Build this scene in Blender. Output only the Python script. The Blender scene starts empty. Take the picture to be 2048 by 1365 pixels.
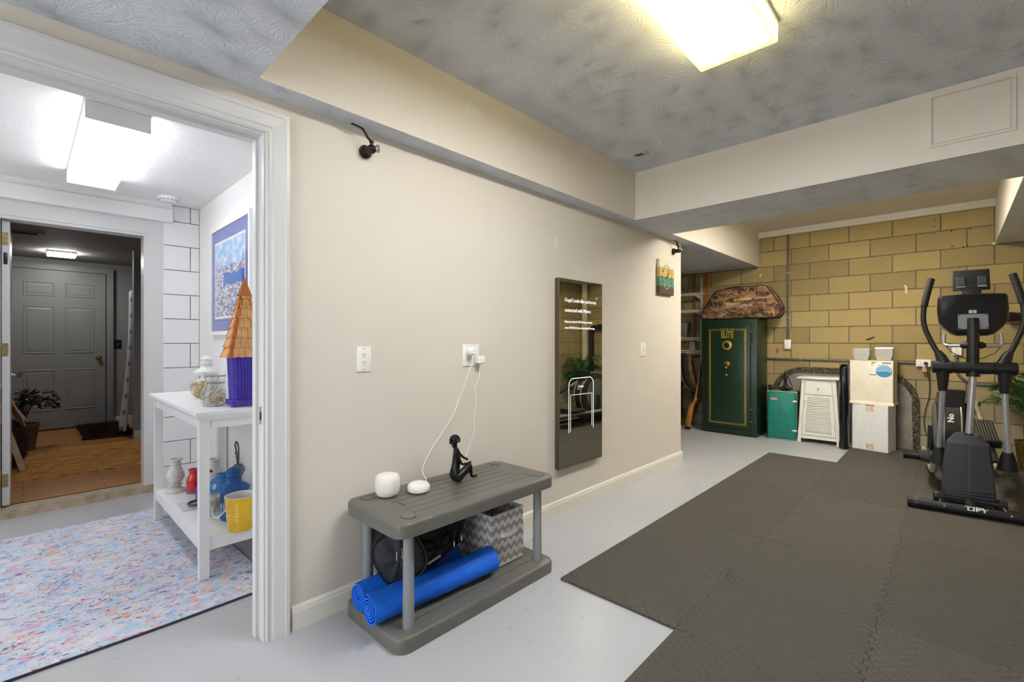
import bpy, bmesh, math, random
from mathutils import Vector, Matrix
R = math.radians
scn = bpy.context.scene
col = scn.collection
random.seed(7)

# ---------------------------------------------------------------- camera
cam_d = bpy.data.cameras.new('camera')
cam_d.sensor_width = 36.0
cam_d.lens = 930 / 2048 * 36.0
cam_d.clip_start = 0.02
cam = bpy.data.objects.new('camera', cam_d)
col.objects.link(cam)
cam.location = (0, 0, 1.2)
cam.rotation_euler = (R(90), 0, R(43.55 - 90))
scn.camera = cam
# ---------------------------------------------------------------- world, big lights, exposure
world = bpy.data.worlds.new('world')
scn.world = world
world.use_nodes = True
world.node_tree.nodes['Background'].inputs[0].default_value = (0.80, 0.90, 1.0, 1)
world.node_tree.nodes['Background'].inputs[1].default_value = 0.6
scn.view_settings.view_transform = 'Standard'
scn.view_settings.look = 'None'
scn.view_settings.gamma = 1.0
scn.view_settings.use_curve_mapping = False
scn.view_settings.exposure = -0.12

LAMP_MAIN, LAMP_BAY, LAMP_HALL, LAMP_FAR, FILL_NEAR = 108.0, 205.0, 10.2, 56.0, 5.0

def area(name, loc, rot, sx, sy, power, color):
    d = bpy.data.lights.new(name, 'AREA')
    d.shape = 'RECTANGLE'; d.size = sx; d.size_y = sy; d.energy = power; d.color = color
    o = bpy.data.objects.new(name, d); col.objects.link(o)
    o.location = loc; o.rotation_euler = rot
    return o
# unseen daylight source added behind the camera to brighten the near room
area('near_fill', (-2.52, 0.6, 1.15), (R(90), 0, R(-90)), 2.2, 1.7, 74, (0.93, 0.965, 1.0))

area('passage_fill', (-1.46, 3.3, 1.25), (R(90), 0, R(-90)), 1.3, 1.5, 16, (1.0, 0.985, 0.965))  # unseen daylight added to brighten the passage rug and lower shelf



# ---------------------------------------------------------------- material helpers
def lin(c):
    return tuple(((v / 255) / 12.92 if v / 255 <= 0.04045 else (((v / 255) + 0.055) / 1.055) ** 2.4) for v in c[:3]) + (1,)

class NT:
    def __init__(s, name):
        s.m = bpy.data.materials.new(name); s.m.use_nodes = True
        s.t = s.m.node_tree; s.n = s.t.nodes; s.l = s.t.links
        s.b = s.n['Principled BSDF']
    def node(s, typ, **kw):
        n = s.n.new(typ)
        for k, v in kw.items(): setattr(n, k, v)
        return n
    def put(s, sock, v):
        if hasattr(v, 'is_output') or isinstance(v, bpy.types.NodeSocket): s.l.new(v, sock)
        else: sock.default_value = v
    def math(s, op, a, b=0.0, c=None, clamp=False):
        n = s.node('ShaderNodeMath', operation=op, use_clamp=clamp)
        s.put(n.inputs[0], a); s.put(n.inputs[1], b)
        if c is not None: s.put(n.inputs[2], c)
        return n.outputs[0]
    def coord(s, kind='Object'):
        return s.node('ShaderNodeTexCoord').outputs[kind]
    def xyz(s, v):
        n = s.node('ShaderNodeSeparateXYZ'); s.put(n.inputs[0], v); return n.outputs
    def comb(s, x, y, z):
        n = s.node('ShaderNodeCombineXYZ')
        for i, q in enumerate((x, y, z)): s.put(n.inputs[i], q)
        return n.outputs[0]
    def scale(s, v, sc):
        n = s.node('ShaderNodeMapping'); s.put(n.inputs[0], v); n.inputs['Scale'].default_value = sc; return n.outputs[0]
    def noise(s, v, scale, detail=3, rough=0.55, dist=0.0):
        n = s.node('ShaderNodeTexNoise'); s.put(n.inputs['Vector'], v)
        n.inputs['Scale'].default_value = scale; n.inputs['Detail'].default_value = detail
        n.inputs['Roughness'].default_value = rough; n.inputs['Distortion'].default_value = dist
        return n.outputs[0]
    def voro(s, v, scale, feature='F1', out=0, rnd=1.0):
        n = s.node('ShaderNodeTexVoronoi', feature=feature); s.put(n.inputs['Vector'], v)
        n.inputs['Scale'].default_value = scale; n.inputs['Randomness'].default_value = rnd
        return n.outputs[out]
    def mix(s, f, a, b, mode='MIX'):
        n = s.node('ShaderNodeMix', data_type='RGBA', blend_type=mode)
        s.put(n.inputs[0], f); s.put(n.inputs[6], a); s.put(n.inputs[7], b)
        return n.outputs[2]
    def ramp(s, f, stops, interp='LINEAR'):
        n = s.node('ShaderNodeValToRGB'); s.put(n.inputs[0], f)
        cr = n.color_ramp; cr.interpolation = interp
        while len(cr.elements) < len(stops): cr.elements.new(0.5)
        for e, (p, c) in zip(cr.elements, stops):
            e.position = p; e.color = c if len(c) == 4 else lin(c)
        return n.outputs[0]
    def bump(s, h, strength=0.3, dist=0.01):
        n = s.node('ShaderNodeBump'); n.inputs['Strength'].default_value = strength
        n.inputs['Distance'].default_value = dist; s.put(n.inputs['Height'], h)
        s.l.new(n.outputs[0], s.b.inputs['Normal']); return n
    def base(s, c): s.put(s.b.inputs['Base Color'], c)
    def set(s, **kw):
        for k, v in kw.items(): s.put(s.b.inputs[k.replace('_', ' ')], v)

MATS = {}
def M(name, c=(200, 200, 200), rough=0.6, metal=0.0, var=0.0, vs=6.0, bump=0.0, bs=60.0, spec=0.5, trans=0.0, ior=1.45, alpha=1.0, coat=0.0, emit=None, es=0.0, dark=None):
    if name in MATS: return MATS[name]
    k = NT(name)
    if var:
        v = k.noise(k.coord(), vs, 4, 0.6)
        d = dark or tuple(x * (1 - var) for x in c)
        k.base(k.ramp(v, [(0.3, d), (0.7, c)]))
    else: k.base(lin(c))
    k.set(Roughness=rough, Metallic=metal, IOR=ior)
    k.b.inputs['Specular IOR Level'].default_value = spec
    if trans: k.b.inputs['Transmission Weight'].default_value = trans
    if alpha < 1: k.b.inputs['Alpha'].default_value = alpha
    if coat: k.b.inputs['Coat Weight'].default_value = coat
    if emit:
        k.b.inputs['Emission Color'].default_value = lin(emit); k.b.inputs['Emission Strength'].default_value = es
    if bump: k.bump(k.noise(k.coord(), bs, 5, 0.6), bump, 0.004)
    MATS[name] = k.m
    return k.m

# ---------------------------------------------------------------- mesh builder
ORG = {}
def fr(o, x, y):
    x = Vector(x).normalized(); y = Vector(y).normalized(); z = x.cross(y)
    m = Matrix.Identity(4)
    for i in range(3): m[i][0], m[i][1], m[i][2], m[i][3] = x[i], y[i], z[i], o[i]
    return m
class B:
    def __init__(s): s.v = []; s.f = []; s.mi = []
    def add(s, vs, fs, mx=None, mi=0):
        k = len(s.v)
        s.v += [(mx @ Vector(v)) if mx else Vector(v) for v in vs]
        s.f += [[i + k for i in f] for f in fs]; s.mi += [mi] * len(fs)
        return s
    def box(s, x0, x1, y0, y1, z0, z1, mx=None, mi=0, mb=None):
        vs = [(x0, y0, z0), (x1, y0, z0), (x1, y1, z0), (x0, y1, z0), (x0, y0, z1), (x1, y0, z1), (x1, y1, z1), (x0, y1, z1)]
        fs = [[0, 3, 2, 1], [4, 5, 6, 7], [0, 1, 5, 4], [1, 2, 6, 5], [2, 3, 7, 6], [3, 0, 4, 7]]
        s.add(vs, fs, mx, mi)
        if mb is not None: s.mi[-6] = mb
        return s
    def frame(s, a0, a1, b0, b1, w, d0, d1, axis='x', bottom=True, wb=None):
        # rectangular frame of four butted bars; axis = direction of its thickness (d0..d1)
        def bx(u0, u1, v0, v1):
            if axis == 'x': s.box(d0, d1, u0, u1, v0, v1)
            elif axis == 'y': s.box(u0, u1, d0, d1, v0, v1)
            else: s.box(u0, u1, v0, v1, d0, d1)
        bx(a0, a1, b1 - w, b1)
        if bottom: bx(a0, a1, b0, b0 + w)
        zb = b0 + w if bottom else b0
        bx(a0, a0 + w, zb, b1 - w); bx(a1 - w, a1, zb, b1 - w)
        return s
    def bm(s, b, mx=None, mi=0):
        b.verts.ensure_lookup_table(); b.verts.index_update()
        s.add([v.co.copy() for v in b.verts], [[v.index for v in f.verts] for f in b.faces], mx, mi); b.free(); return s
    def rbox(s, x0, x1, y0, y1, z0, z1, r=0.01, seg=2, mx=None, only=None, mi=0):
        b = bmesh.new(); bmesh.ops.create_cube(b, size=1)
        for v in b.verts: v.co = Vector(((x0 + x1) / 2 + v.co.x * (x1 - x0), (y0 + y1) / 2 + v.co.y * (y1 - y0), (z0 + z1) / 2 + v.co.z * (z1 - z0)))
        ed = list(b.edges)
        if only is not None: ed = [e for e in ed if abs((e.verts[0].co - e.verts[1].co)[only]) > 1e-6]
        bmesh.ops.bevel(b, geom=ed, offset=r, segments=seg, profile=0.5, affect='EDGES')
        return s.bm(b, mx, mi)
    def prism(s, poly, h0, h1, mx=None, mi=0):
        n = len(poly)
        vs = [(x, y, h0) for x, y in poly] + [(x, y, h1) for x, y in poly]
        fs = [list(range(n))[::-1], list(range(n, 2 * n))] + [[i, (i + 1) % n, n + (i + 1) % n, n + i] for i in range(n)]
        return s.add(vs, fs, mx, mi)
    def cyl(s, p0, p1, r0, r1=None, n=16, caps=True, mi=0):
        return s.tube([p0, p1], [r0, r0 if r1 is None else r1], n, caps=caps, mi=mi)
    def tube(s, pts, r, n=8, caps=True, closed=False, mi=0, flat=None, up=None):
        pts = [Vector(p) for p in pts]; m = len(pts)
        rr = r if isinstance(r, (list, tuple)) else [r] * m
        vs = []; fs = []
        t0 = (pts[1] - pts[0]).normalized()
        a = Vector(up) if up else (Vector((0, 0, 1)) if abs(t0.z) < 0.9 else Vector((1, 0, 0)))
        nx = (a - t0 * a.dot(t0)).normalized()
        for i, p in enumerate(pts):
            if closed: t = (pts[(i + 1) % m] - pts[i - 1]).normalized()
            else: t = (pts[min(i + 1, m - 1)] - pts[max(i - 1, 0)]).normalized()
            nx = (nx - t * nx.dot(t)).normalized(); ny = t.cross(nx)
            for k in range(n):
                an = 2 * math.pi * k / n
                vs.append(p + nx * math.cos(an) * rr[i] * (flat or 1) + ny * math.sin(an) * rr[i])
        for i in range(m if closed else m - 1):
            j = (i + 1) % m
            for k in range(n): fs.append([i * n + k, i * n + (k + 1) % n, j * n + (k + 1) % n, j * n + k])
        if caps and not closed:
            fs.append(list(range(n))[::-1]); fs.append([(m - 1) * n + k for k in range(n)])
        return s.add(vs, fs, None, mi)
    def lathe(s, prof, c=(0, 0, 0), n=24, mx=None, mi=0, sy=1.0, caps=True):
        vs = []; fs = []; m = len(prof)
        for r, z in prof:
            for k in range(n):
                a = 2 * math.pi * k / n
                vs.append((c[0] + max(r, 1e-5) * math.cos(a), c[1] + sy * max(r, 1e-5) * math.sin(a), c[2] + z))
        for i in range(m - 1):
            for k in range(n): fs.append([i * n + k, i * n + (k + 1) % n, (i + 1) * n + (k + 1) % n, (i + 1) * n + k])
        if abs(prof[0][0] - prof[-1][0]) + abs(prof[0][1] - prof[-1][1]) < 1e-6: caps = False
        if caps and prof[0][0] > 1e-4: fs.append(list(range(n))[::-1])
        if caps and prof[-1][0] > 1e-4: fs.append([(m - 1) * n + k for k in range(n)])
        return s.add(vs, fs, mx, mi)
    def ball(s, c, r, n=16, m=10, e=1.0, mx=None):
        if not isinstance(r, (tuple, list)): r = (r, r, r)
        sg = lambda q: math.copysign(abs(q) ** e, q)
        vs = []; fs = []
        for i in range(m + 1):
            ph = -math.pi / 2 + math.pi * i / m
            for k in range(n):
                a = 2 * math.pi * k / n
                vs.append((c[0] + r[0] * sg(math.cos(ph)) * sg(math.cos(a)), c[1] + r[1] * sg(math.cos(ph)) * sg(math.sin(a)), c[2] + r[2] * sg(math.sin(ph))))
        for i in range(m):
            for k in range(n): fs.append([i * n + k, i * n + (k + 1) % n, (i + 1) * n + (k + 1) % n, (i + 1) * n + k])
        return s.add(vs, fs, mx)
    def grid(s, fn, nu, nv, mi=0):
        vs = [fn(i / nu, j / nv) for j in range(nv + 1) for i in range(nu + 1)]
        fs = [[j * (nu + 1) + i, j * (nu + 1) + i + 1, (j + 1) * (nu + 1) + i + 1, (j + 1) * (nu + 1) + i] for j in range(nv) for i in range(nu)]
        return s.add(vs, fs, None, mi)
    def obj(s, name, mats, parent=None, smooth=False, label=None, cat=None, group=None, kind=None, solid=0.0, sharp=38, org=None, weld=True):
        if org is None:
            if parent is not None: org = ORG[parent.name]
            elif kind == 'structure' or not s.v: org = Vector((0, 0, 0))
            else:
                lo = [min(v[i] for v in s.v) for i in range(3)]; hi = [max(v[i] for v in s.v) for i in range(3)]
                org = Vector(((lo[0] + hi[0]) / 2, (lo[1] + hi[1]) / 2, lo[2]))
        me = bpy.data.meshes.new(name)
        me.from_pydata([tuple(v - org) for v in s.v], [], s.f)
        if not isinstance(mats, (list, tuple)): mats = [mats]
        for m in mats: me.materials.append(m)
        for p, i in zip(me.polygons, s.mi): p.material_index = i
        if weld:
            b = bmesh.new(); b.from_mesh(me)
            bmesh.ops.remove_doubles(b, verts=b.verts, dist=1e-5)
            bmesh.ops.recalc_face_normals(b, faces=b.faces)
            b.to_mesh(me); b.free()
        if smooth:
            me.shade_smooth(); me.set_sharp_from_angle(angle=R(sharp))
        me.update()
        o = bpy.data.objects.new(name, me); col.objects.link(o)
        if parent is not None: o.parent = parent
        else: o.location = org
        ORG[o.name] = org
        if label: o['label'] = label
        if cat: o['category'] = cat
        if group: o['group'] = group
        if kind: o['kind'] = kind
        if solid:
            md = o.modifiers.new('thickness', 'SOLIDIFY'); md.thickness = solid; md.offset = 0
        return o
def thing(name, label, cat, loc, group=None, kind=None):
    o = bpy.data.objects.new(name, None); col.objects.link(o)
    o.location = loc; o.empty_display_size = 0.05
    ORG[o.name] = Vector(loc)
    if label: o['label'] = label
    if cat: o['category'] = cat
    if group: o['group'] = group
    if kind: o['kind'] = kind
    return o
def inst(o, loc, parent=None, rot=None, name=None):
    c = o.copy(); col.objects.link(c); c.parent = parent
    c.location = Vector(loc) - (ORG[parent.name] if parent is not None else Vector((0, 0, 0)))
    if rot: c.rotation_euler = rot
    ORG[c.name] = Vector(loc)
    return c
def text(b, s, size, mx, ext=0.0004, align='CENTER', space=1.0, shear=0.0, bold=0.0):
    cu = bpy.data.curves.new('lettering', 'FONT')
    cu.body = s; cu.size = size; cu.align_x = align; cu.align_y = 'CENTER'; cu.extrude = ext
    cu.space_character = space; cu.shear = shear; cu.offset = bold; cu.resolution_u = 3
    o = bpy.data.objects.new('lettering', cu); col.objects.link(o)
    me = o.to_mesh()
    b.add([v.co.copy() for v in me.vertices], [list(p.vertices) for p in me.polygons], mx)
    o.to_mesh_clear()
    bpy.data.objects.remove(o); bpy.data.curves.remove(cu)
    return b
def skin(pts, edges, sub=2, org=(0, 0, 0), root=0):
    me = bpy.data.meshes.new('s')
    me.from_pydata([p[:3] for p in pts], edges, [])
    o = bpy.data.objects.new('s', me); col.objects.link(o)
    o.modifiers.new('k', 'SKIN')
    for i, p in enumerate(pts):
        r = p[3]; sv = me.skin_vertices[0].data[i]
        sv.radius = (r, r) if not isinstance(r, tuple) else r
        sv.use_root = (i == root)
    md = o.modifiers.new('u', 'SUBSURF'); md.levels = sub; md.render_levels = sub
    dg = bpy.context.evaluated_depsgraph_get()
    ev = o.evaluated_get(dg); m2 = ev.to_mesh()
    b = B(); b.add([v.co + Vector(org) for v in m2.vertices], [list(p.vertices) for p in m2.polygons])
    ev.to_mesh_clear(); bpy.data.objects.remove(o); bpy.data.meshes.remove(me)
    return b
def spline(pts, n=8):
    P = [Vector(p) for p in pts]; out = []
    for i in range(len(P) - 1):
        a, b, c, d = P[max(i - 1, 0)], P[i], P[i + 1], P[min(i + 2, len(P) - 1)]
        for k in range(n):
            t = k / n
            out.append(0.5 * ((2 * b) + (c - a) * t + (2 * a - 5 * b + 4 * c - d) * t * t + (3 * b - a - 3 * c + d) * t ** 3))
    out.append(P[-1]); return out
WALLF = lambda x, z, y=1.99: fr((x, y, z), (1, 0, 0), (0, 0, 1))      # frame on the long tan wall, looking at it
BACKF = lambda y, z, x=6.75: fr((x, y, z), (0, -1, 0), (0, 0, 1))     # frame on the block wall
# ================================================================= surface materials
def crow(name, c, c2, bstr=0.5, size=3.6):
    k = NT(name)
    co = k.coord()
    w = k.node('ShaderNodeTexVoronoi', feature='F1'); k.put(w.inputs['Vector'], co); w.inputs['Scale'].default_value = size
    d = k.node('ShaderNodeVectorMath', operation='SUBTRACT')
    k.l.new(co, d.inputs[0])
    k.l.new(w.outputs['Position'], d.inputs[1])
    x, y, z = k.xyz(d.outputs[0])
    ang = k.math('ARCTAN2', y, x)
    rad = w.outputs['Distance']
    cr, cg, cb = k.xyz(w.outputs['Color'])
    vec = k.comb(k.math('MULTIPLY', ang, 5.5), k.math('MULTIPLY', rad, 2.2), k.math('MULTIPLY', cr, 50))
    n1 = k.noise(vec, 1.6, 4, 0.65)
    n2 = k.noise(co, 75, 4, 0.7)
    fine = k.math('MULTIPLY_ADD', n2, 0.35, n1)
    ridge = k.math('SUBTRACT', 1.0, k.math('MULTIPLY', k.math('ABSOLUTE', k.math('SUBTRACT', n1, 0.5)), 7.0), clamp=True)
    h = k.math('ADD', k.math('MULTIPLY', ridge, 0.6), fine)
    k.base(k.ramp(k.noise(co, 1.3, 3), [(0.3, c2), (0.75, c)]))
    k.set(Roughness=0.75)
    k.bump(h, bstr, 0.006)
    return k.m
mCEIL = crow('textured_grey_ceiling_paint', (222, 226, 233), (215, 219, 226), 0.7, 4.4)
mCEILW = crow('textured_white_ceiling_paint', (246, 246, 246), (240, 240, 240), 0.45, 4.4)
def paint(name, c, c2, bs=220, st=0.06, rough=0.55):
    k = NT(name); co = k.coord()
    k.base(k.ramp(k.noise(co, 1.1, 5, 0.6), [(0.25, c2), (0.7, c)]))
    k.set(Roughness=rough); k.bump(k.noise(co, bs, 3), st, 0.002); return k.m
mTAN = paint('tan_wall_paint', (221, 214, 202), (216, 208, 196))
mWHITE = paint('white_wall_paint', (240, 240, 240), (234, 234, 234))
mTRIM = paint('white_trim_paint', (214, 214, 214), (207, 207, 207), 90, 0.03, 0.35)
mGREYW = paint('grey_entry_wall_paint', (150, 151, 152), (144, 145, 146))
mBASEB = paint('cream_trim_paint', (232, 229, 218), (225, 221, 208), 90, 0.03, 0.35)
def floor_mat():
    k = NT('grey_floor_paint'); co = k.coord()
    f = k.noise(co, 0.9, 6, 0.6)
    f2 = k.noise(k.scale(co, (1, 1, 1)), 14, 5, 0.7)
    a = k.ramp(f, [(0.25, (176, 177, 181)), (0.75, (189, 190, 193))])
    k.base(k.mix(k.math('MULTIPLY', f2, 0.12), a, lin((160, 161, 164))))
    k.set(Roughness=k.math('MULTIPLY_ADD', f2, 0.15, 0.22)); k.b.inputs['Specular IOR Level'].default_value = 0.45
    k.bump(k.noise(co, 6, 4), 0.08, 0.004)
    return k.m
mFLOOR = floor_mat()
def block_mat(name, ca, cb, cc, rnd=0.5, low_grey=True):
    k = NT(name); co = k.coord()
    oi = k.node('ShaderNodeObjectInfo')
    gp = k.node('ShaderNodeNewGeometry').outputs['Position']
    r = oi.outputs['Random']
    n = k.noise(gp, 240, 2, 0.8)
    big = k.noise(gp, 2.3, 4, 0.6)
    c = k.ramp(k.math('ADD', k.math('MULTIPLY', r, 0.55), k.math('MULTIPLY', big, 0.45)), [(0.15, cb), (0.5, ca), (0.85, cc)])
    c = k.mix(k.math('MULTIPLY', n, 0.55), c, k.mix(1.0, c, (0.52, 0.50, 0.46, 1), 'MULTIPLY'))
    wz = k.xyz(gp)[2]
    low = k.math('MULTIPLY', k.math('SUBTRACT', 1.12, k.math('MULTIPLY_ADD', big, 0.35, wz)), 1.6, clamp=True)
    c = k.mix(k.math('MULTIPLY', low, 0.6), c, lin((158, 150, 136)))      # lower courses mixed towards grey
    k.base(c); k.set(Roughness=0.92); k.b.inputs['Specular IOR Level'].default_value = 0.15
    k.bump(n, 0.35, 0.003)
    return k.m
mBLOCK = block_mat('tan_concrete_block', (176, 157, 108), (154, 137, 98), (190, 170, 118))
mMORT = M('grey_brown_mortar', (128, 118, 100), 0.95, var=0.25, vs=20, bump=0.4, bs=160)
mWBLOCK = paint('white_painted_block', (236, 237, 238), (228, 229, 230), 120, 0.2)
mWMORT = M('white_painted_joint', (232, 233, 234), 0.7)
def wood_floor():
    k = NT('brown_plank_flooring'); co = k.coord()
    n = k.noise(k.scale(co, (2, 14, 1)), 3, 5, 0.6, 0.6)
    br = k.node('ShaderNodeTexBrick'); k.put(br.inputs['Vector'], co)
    br.inputs['Scale'].default_value = 1.0; br.inputs['Brick Width'].default_value = 0.9; br.inputs['Row Height'].default_value = 0.11
    br.inputs['Mortar Size'].default_value = 0.003; br.inputs['Mortar'].default_value = lin((82, 54, 26))
    br.inputs['Color1'].default_value = lin((190, 128, 62)); br.inputs['Color2'].default_value = lin((202, 142, 74))
    c = k.mix(k.math('MULTIPLY', n, 0.65), br.outputs[0], lin((140, 90, 44)))
    k.base(c); k.set(Roughness=0.32); return k.m
mWOODF = wood_floor()

# ================================================================= the room
XW, YR, YL = 6.75, -0.81, 1.99
CEIL, SOF = 2.565, 2.18
def S(name, b, m, **kw): return b.obj(name, m, kind='structure', **kw)
S('floor', B().box(-2.7, XW + 0.2, YR - 0.2, 4.74, -0.1, 0), mFLOOR)
S('ceiling', B().box(0.6, 3.45, YR, 1.99, CEIL, CEIL + 0.08), mCEIL)
# long tan wall with the doorway
OX0, OX1, OZ = -0.30, 0.672, 2.035
b = B()
b.box(OX1, 4.555, YL, YL + 0.12, 0, SOF + 0.02)
b.box(OX0, OX1, YL, YL + 0.12, OZ, SOF + 0.4)
b.box(-2.7, OX0, YL, YL + 0.12, 0, SOF + 0.4)
S('wall_left', b, mTAN)
# soffits: tan faces, grey textured undersides
def soffit(name, x0, x1, y0, y1, z0=SOF, z1=CEIL + 0.1):
    return S(name, B().box(x0, x1, y0, y1, z0, z1, mi=0, mb=1), [mTAN, mCEIL])
soffit('trim_1', 0.605, 3.43, 1.872, YL + 0.12)
soffit('trim_2', 3.42, 4.10, YR, 4.3)
soffit('trim_3', 4.09, XW + 0.02, 1.872, 4.3)
soffit('trim_4', 4.09, XW + 0.02, YR, -0.30)
S('trim_5', B().box(-2.7, 0.605, YR, YL + 0.02, SOF, CEIL + 0.1, mb=1), [mTAN, mCEIL])
S('ceiling_bay', B().box(4.09, XW, -0.31, 1.88, 2.63, 2.7), mTAN)
S('trim_6', B().box(XW - 0.055, XW + 0.01, -0.30, 1.872, 2.555, 2.64), mBASEB)
# block walls: mortar core and every block its own piece
wb = S('wall_back', B().box(XW, XW + 0.2, YR - 0.2, 4.3, -0.05, 2.7), mMORT)
wr = S('wall_right', B().box(-2.7, XW + 0.2, YR - 0.2, YR, -0.05, 2.7), mMORT)
def blk(w, h, t, mat, axis):
    bb = B()
    if axis == 'x': bb.rbox(-t, 0.03, -w / 2, w / 2, -h / 2, h / 2, 0.003, 1)
    else: bb.rbox(-w / 2, w / 2, -0.03, t, -h / 2, h / 2, 0.003, 1)
    return bb
protos = {}
def place_block(parent, w, h, t, mat, axis, loc):
    key = (round(w, 3), round(h, 3), axis, mat.name)
    if key not in protos:
        o = blk(w, h, t, mat, axis).obj('block', mat, org=Vector((0, 0, 0)))
        o.parent = parent; o.location = loc; protos[key] = o
    else:
        o = protos[key].copy(); col.objects.link(o); o.parent = parent; o.location = loc
    return o
J = 0.010
for r in range(13):
    z0 = -0.028 + 0.2 * r; z1 = z0 + 0.2
    za, zb_ = max(z0, 0.0), min(z1, 2.56)
    if zb_ - za < 0.05: continue
    off = 0.903 + (0.0 if r % 2 == 0 else 0.2)
    ylo, yhi = (YR, 4.2) if z0 < 2.17 else (-0.30, 1.872)
    i0 = math.floor((ylo - off) / 0.4); y = off + i0 * 0.4
    while y < yhi:
        a, c = max(y, ylo), min(y + 0.4, yhi)
        if c - a > 0.04:
            jit = random.uniform(-0.0015, 0.0015)
            place_block(wb, c - a - J, zb_ - za - J, 0.006, mBLOCK, 'x', (XW + jit, (a + c) / 2, (za + zb_) / 2))
        y += 0.4
for r in range(11):
    z0 = -0.028 + 0.2 * r; za, zb_ = max(z0, 0.0), z0 + 0.2
    x = XW - (0.4 if r % 2 else 0.2) - 0.2 * 0
    hi = XW
    while hi > 3.2:
        w = hi - x
        place_block(wr, w - J, zb_ - za - J, 0.006, mBLOCK, 'y', ((hi + x) / 2, YR, (za + zb_) / 2))
        hi = x; x -= 0.4
# rest of the shell (behind and beside the camera)
b = B()
b.box(-2.9, -2.7, YR - 0.2, YL + 0.2, 0, 0.2); b.box(-2.9, -2.7, YR - 0.2, YL + 0.2, 2.1, 2.7)
b.box(-2.9, -2.7, YR - 0.2, -0.55, 0.2, 2.1); b.box(-2.9, -2.7, 1.75, YL + 0.2, 0.2, 2.1)
S('wall_near', b, mTAN)
b = B()
for y in (-0.55, 0.2, 0.975, 1.71): b.box(-2.8, -2.75, y, y + 0.04, 0.2, 2.1)
for z in (0.2, 0.82, 1.45, 2.06): b.box(-2.8, -2.75, -0.55, 1.75, z, z + 0.04)
S('added_window_1', b, mTRIM)  # made-up frame for the daylight added behind the camera
S('wall_recess', B().box(4.5, XW + 0.2, 4.2, 4.35, 0, 2.3), mTAN)
S('wall_recess_side', B().box(4.43, 4.56, 2.10, 4.3, 0, 2.3), mTAN)

# baseboard along the tan wall: profile swept
def baseboard(name, p0, p1, nrm, mat, h=0.098, t=0.015):
    p0 = Vector(p0); p1 = Vector(p1); n = Vector(nrm)
    prof = [(0, 0), (t, 0), (t, h * 0.74), (t * 0.8, h * 0.82), (t * 0.75, h * 0.9), (t * 0.35, h * 0.98), (0, h)]
    b = B(); m = len(prof)
    vs = [p + n * a + Vector((0, 0, z)) for p in (p0, p1) for a, z in prof]
    fs = [[i, (i + 1) % m, m + (i + 1) % m, m + i] for i in range(m)] + [list(range(m))[::-1], list(range(m, 2 * m))]
    b.add(vs, fs)
    return S(name, b, mat)
baseboard('baseboard_left', (0.765, YL, 0), (4.57, YL, 0), (0, -1, 0), mBASEB)
# door casing of the near doorway (jambs, head, moulded casing)
def casing(b, x0, x1, zt, y, sgn, w=0.088, left=True):
    prof = [(0, 0.0), (0.0, 0.012), (0.006, 0.016), (0.014, 0.012), (0.022, 0.012), (0.028, 0.017), (0.05, 0.019), (0.07, 0.021), (0.074, 0.024), (w, 0.024), (w, 0)]
    m = len(prof)
    path = [((x1, 0), (1, 0)), ((x1, zt), (1, 1)), ((x0, zt), (-1, 1)), ((x0, 0), (-1, 0))]
    vs = []
    for (px, pz), (dx, dz) in path:
        for a, t in prof: vs.append((px + dx * a, y + sgn * t, pz + dz * a))
    fs = []
    for q in range(3):
        for i in range(m - 1): fs.append([q * m + i, q * m + i + 1, (q + 1) * m + i + 1, (q + 1) * m + i])
    fs.append(list(range(m))); fs.append([3 * m + i for i in range(m)][::-1])
    return b.add(vs, fs)
b = B()
casing(b, OX0 + 0.012, OX1 - 0.008, OZ - 0.008, YL, -1)
dj = S('door_1', b, mTRIM)
b = B()
b.frame(OX0 - 0.004, OX1 + 0.004, 0, OZ + 0.004, 0.018, YL - 0.004, YL + 0.124, 'y', bottom=False)
b.obj('jamb', mTRIM, dj)
b = B()
b.frame(OX0 + 0.013, OX1 - 0.013, 0, OZ - 0.013, 0.013, YL + 0.05, YL + 0.088, 'y', bottom=False)
b.obj('door_stop', mTRIM, dj)
mNICK = M('brushed_nickel', (190, 188, 182), 0.3, 1.0)
b = B(); b.rbox(OX1 - 0.0165, OX1 - 0.0135, YL + 0.006, YL + 0.036, 0.865, 0.935, 0.001, 1)
sp = b.obj('strike_plate', mNICK, dj)
B().box(OX1 - 0.0175, OX1 - 0.0160, YL + 0.013, YL + 0.029, 0.885, 0.915).obj('latch_hole', M('dark_hole', (20, 20, 20), 0.8), sp)

# ---------------------------------------------------------------- white passage behind the doorway
HC, YF = 2.31, 4.65
S('ceiling_passage', B().box(-1.6, 1.1, YL + 0.12, YF + 0.1, HC, HC + 0.1), mCEILW)
S('wall_passage_right', B().box(1.03, 1.13, YL + 0.12, YF + 0.1, 0, HC), mWHITE)
S('wall_passage_left', B().box(-1.6, -1.5, YL + 0.12, 2.62, 0, HC).box(-1.6, -1.5, 3.98, YF + 0.1, 0, HC).box(-1.6, -1.5, 2.62, 3.98, 0, 0.47).box(-1.6, -1.5, 2.62, 3.98, 2.03, HC), mWHITE)
S('added_window_2', B().box(-1.56, -1.52, 2.62, 2.67, 0.47, 2.03).box(-1.56, -1.52, 3.93, 3.98, 0.47, 2.03).box(-1.56, -1.52, 2.62, 3.98, 0.47, 0.52).box(-1.56, -1.52, 2.62, 3.98, 1.98, 2.03), mWHITE)  # made-up frame for the daylight added in the passage
S('wall_passage_lining', B().box(OX1 + 0.06, 1.03, YL + 0.12, YL + 0.125, 0, HC), mWHITE)
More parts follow.
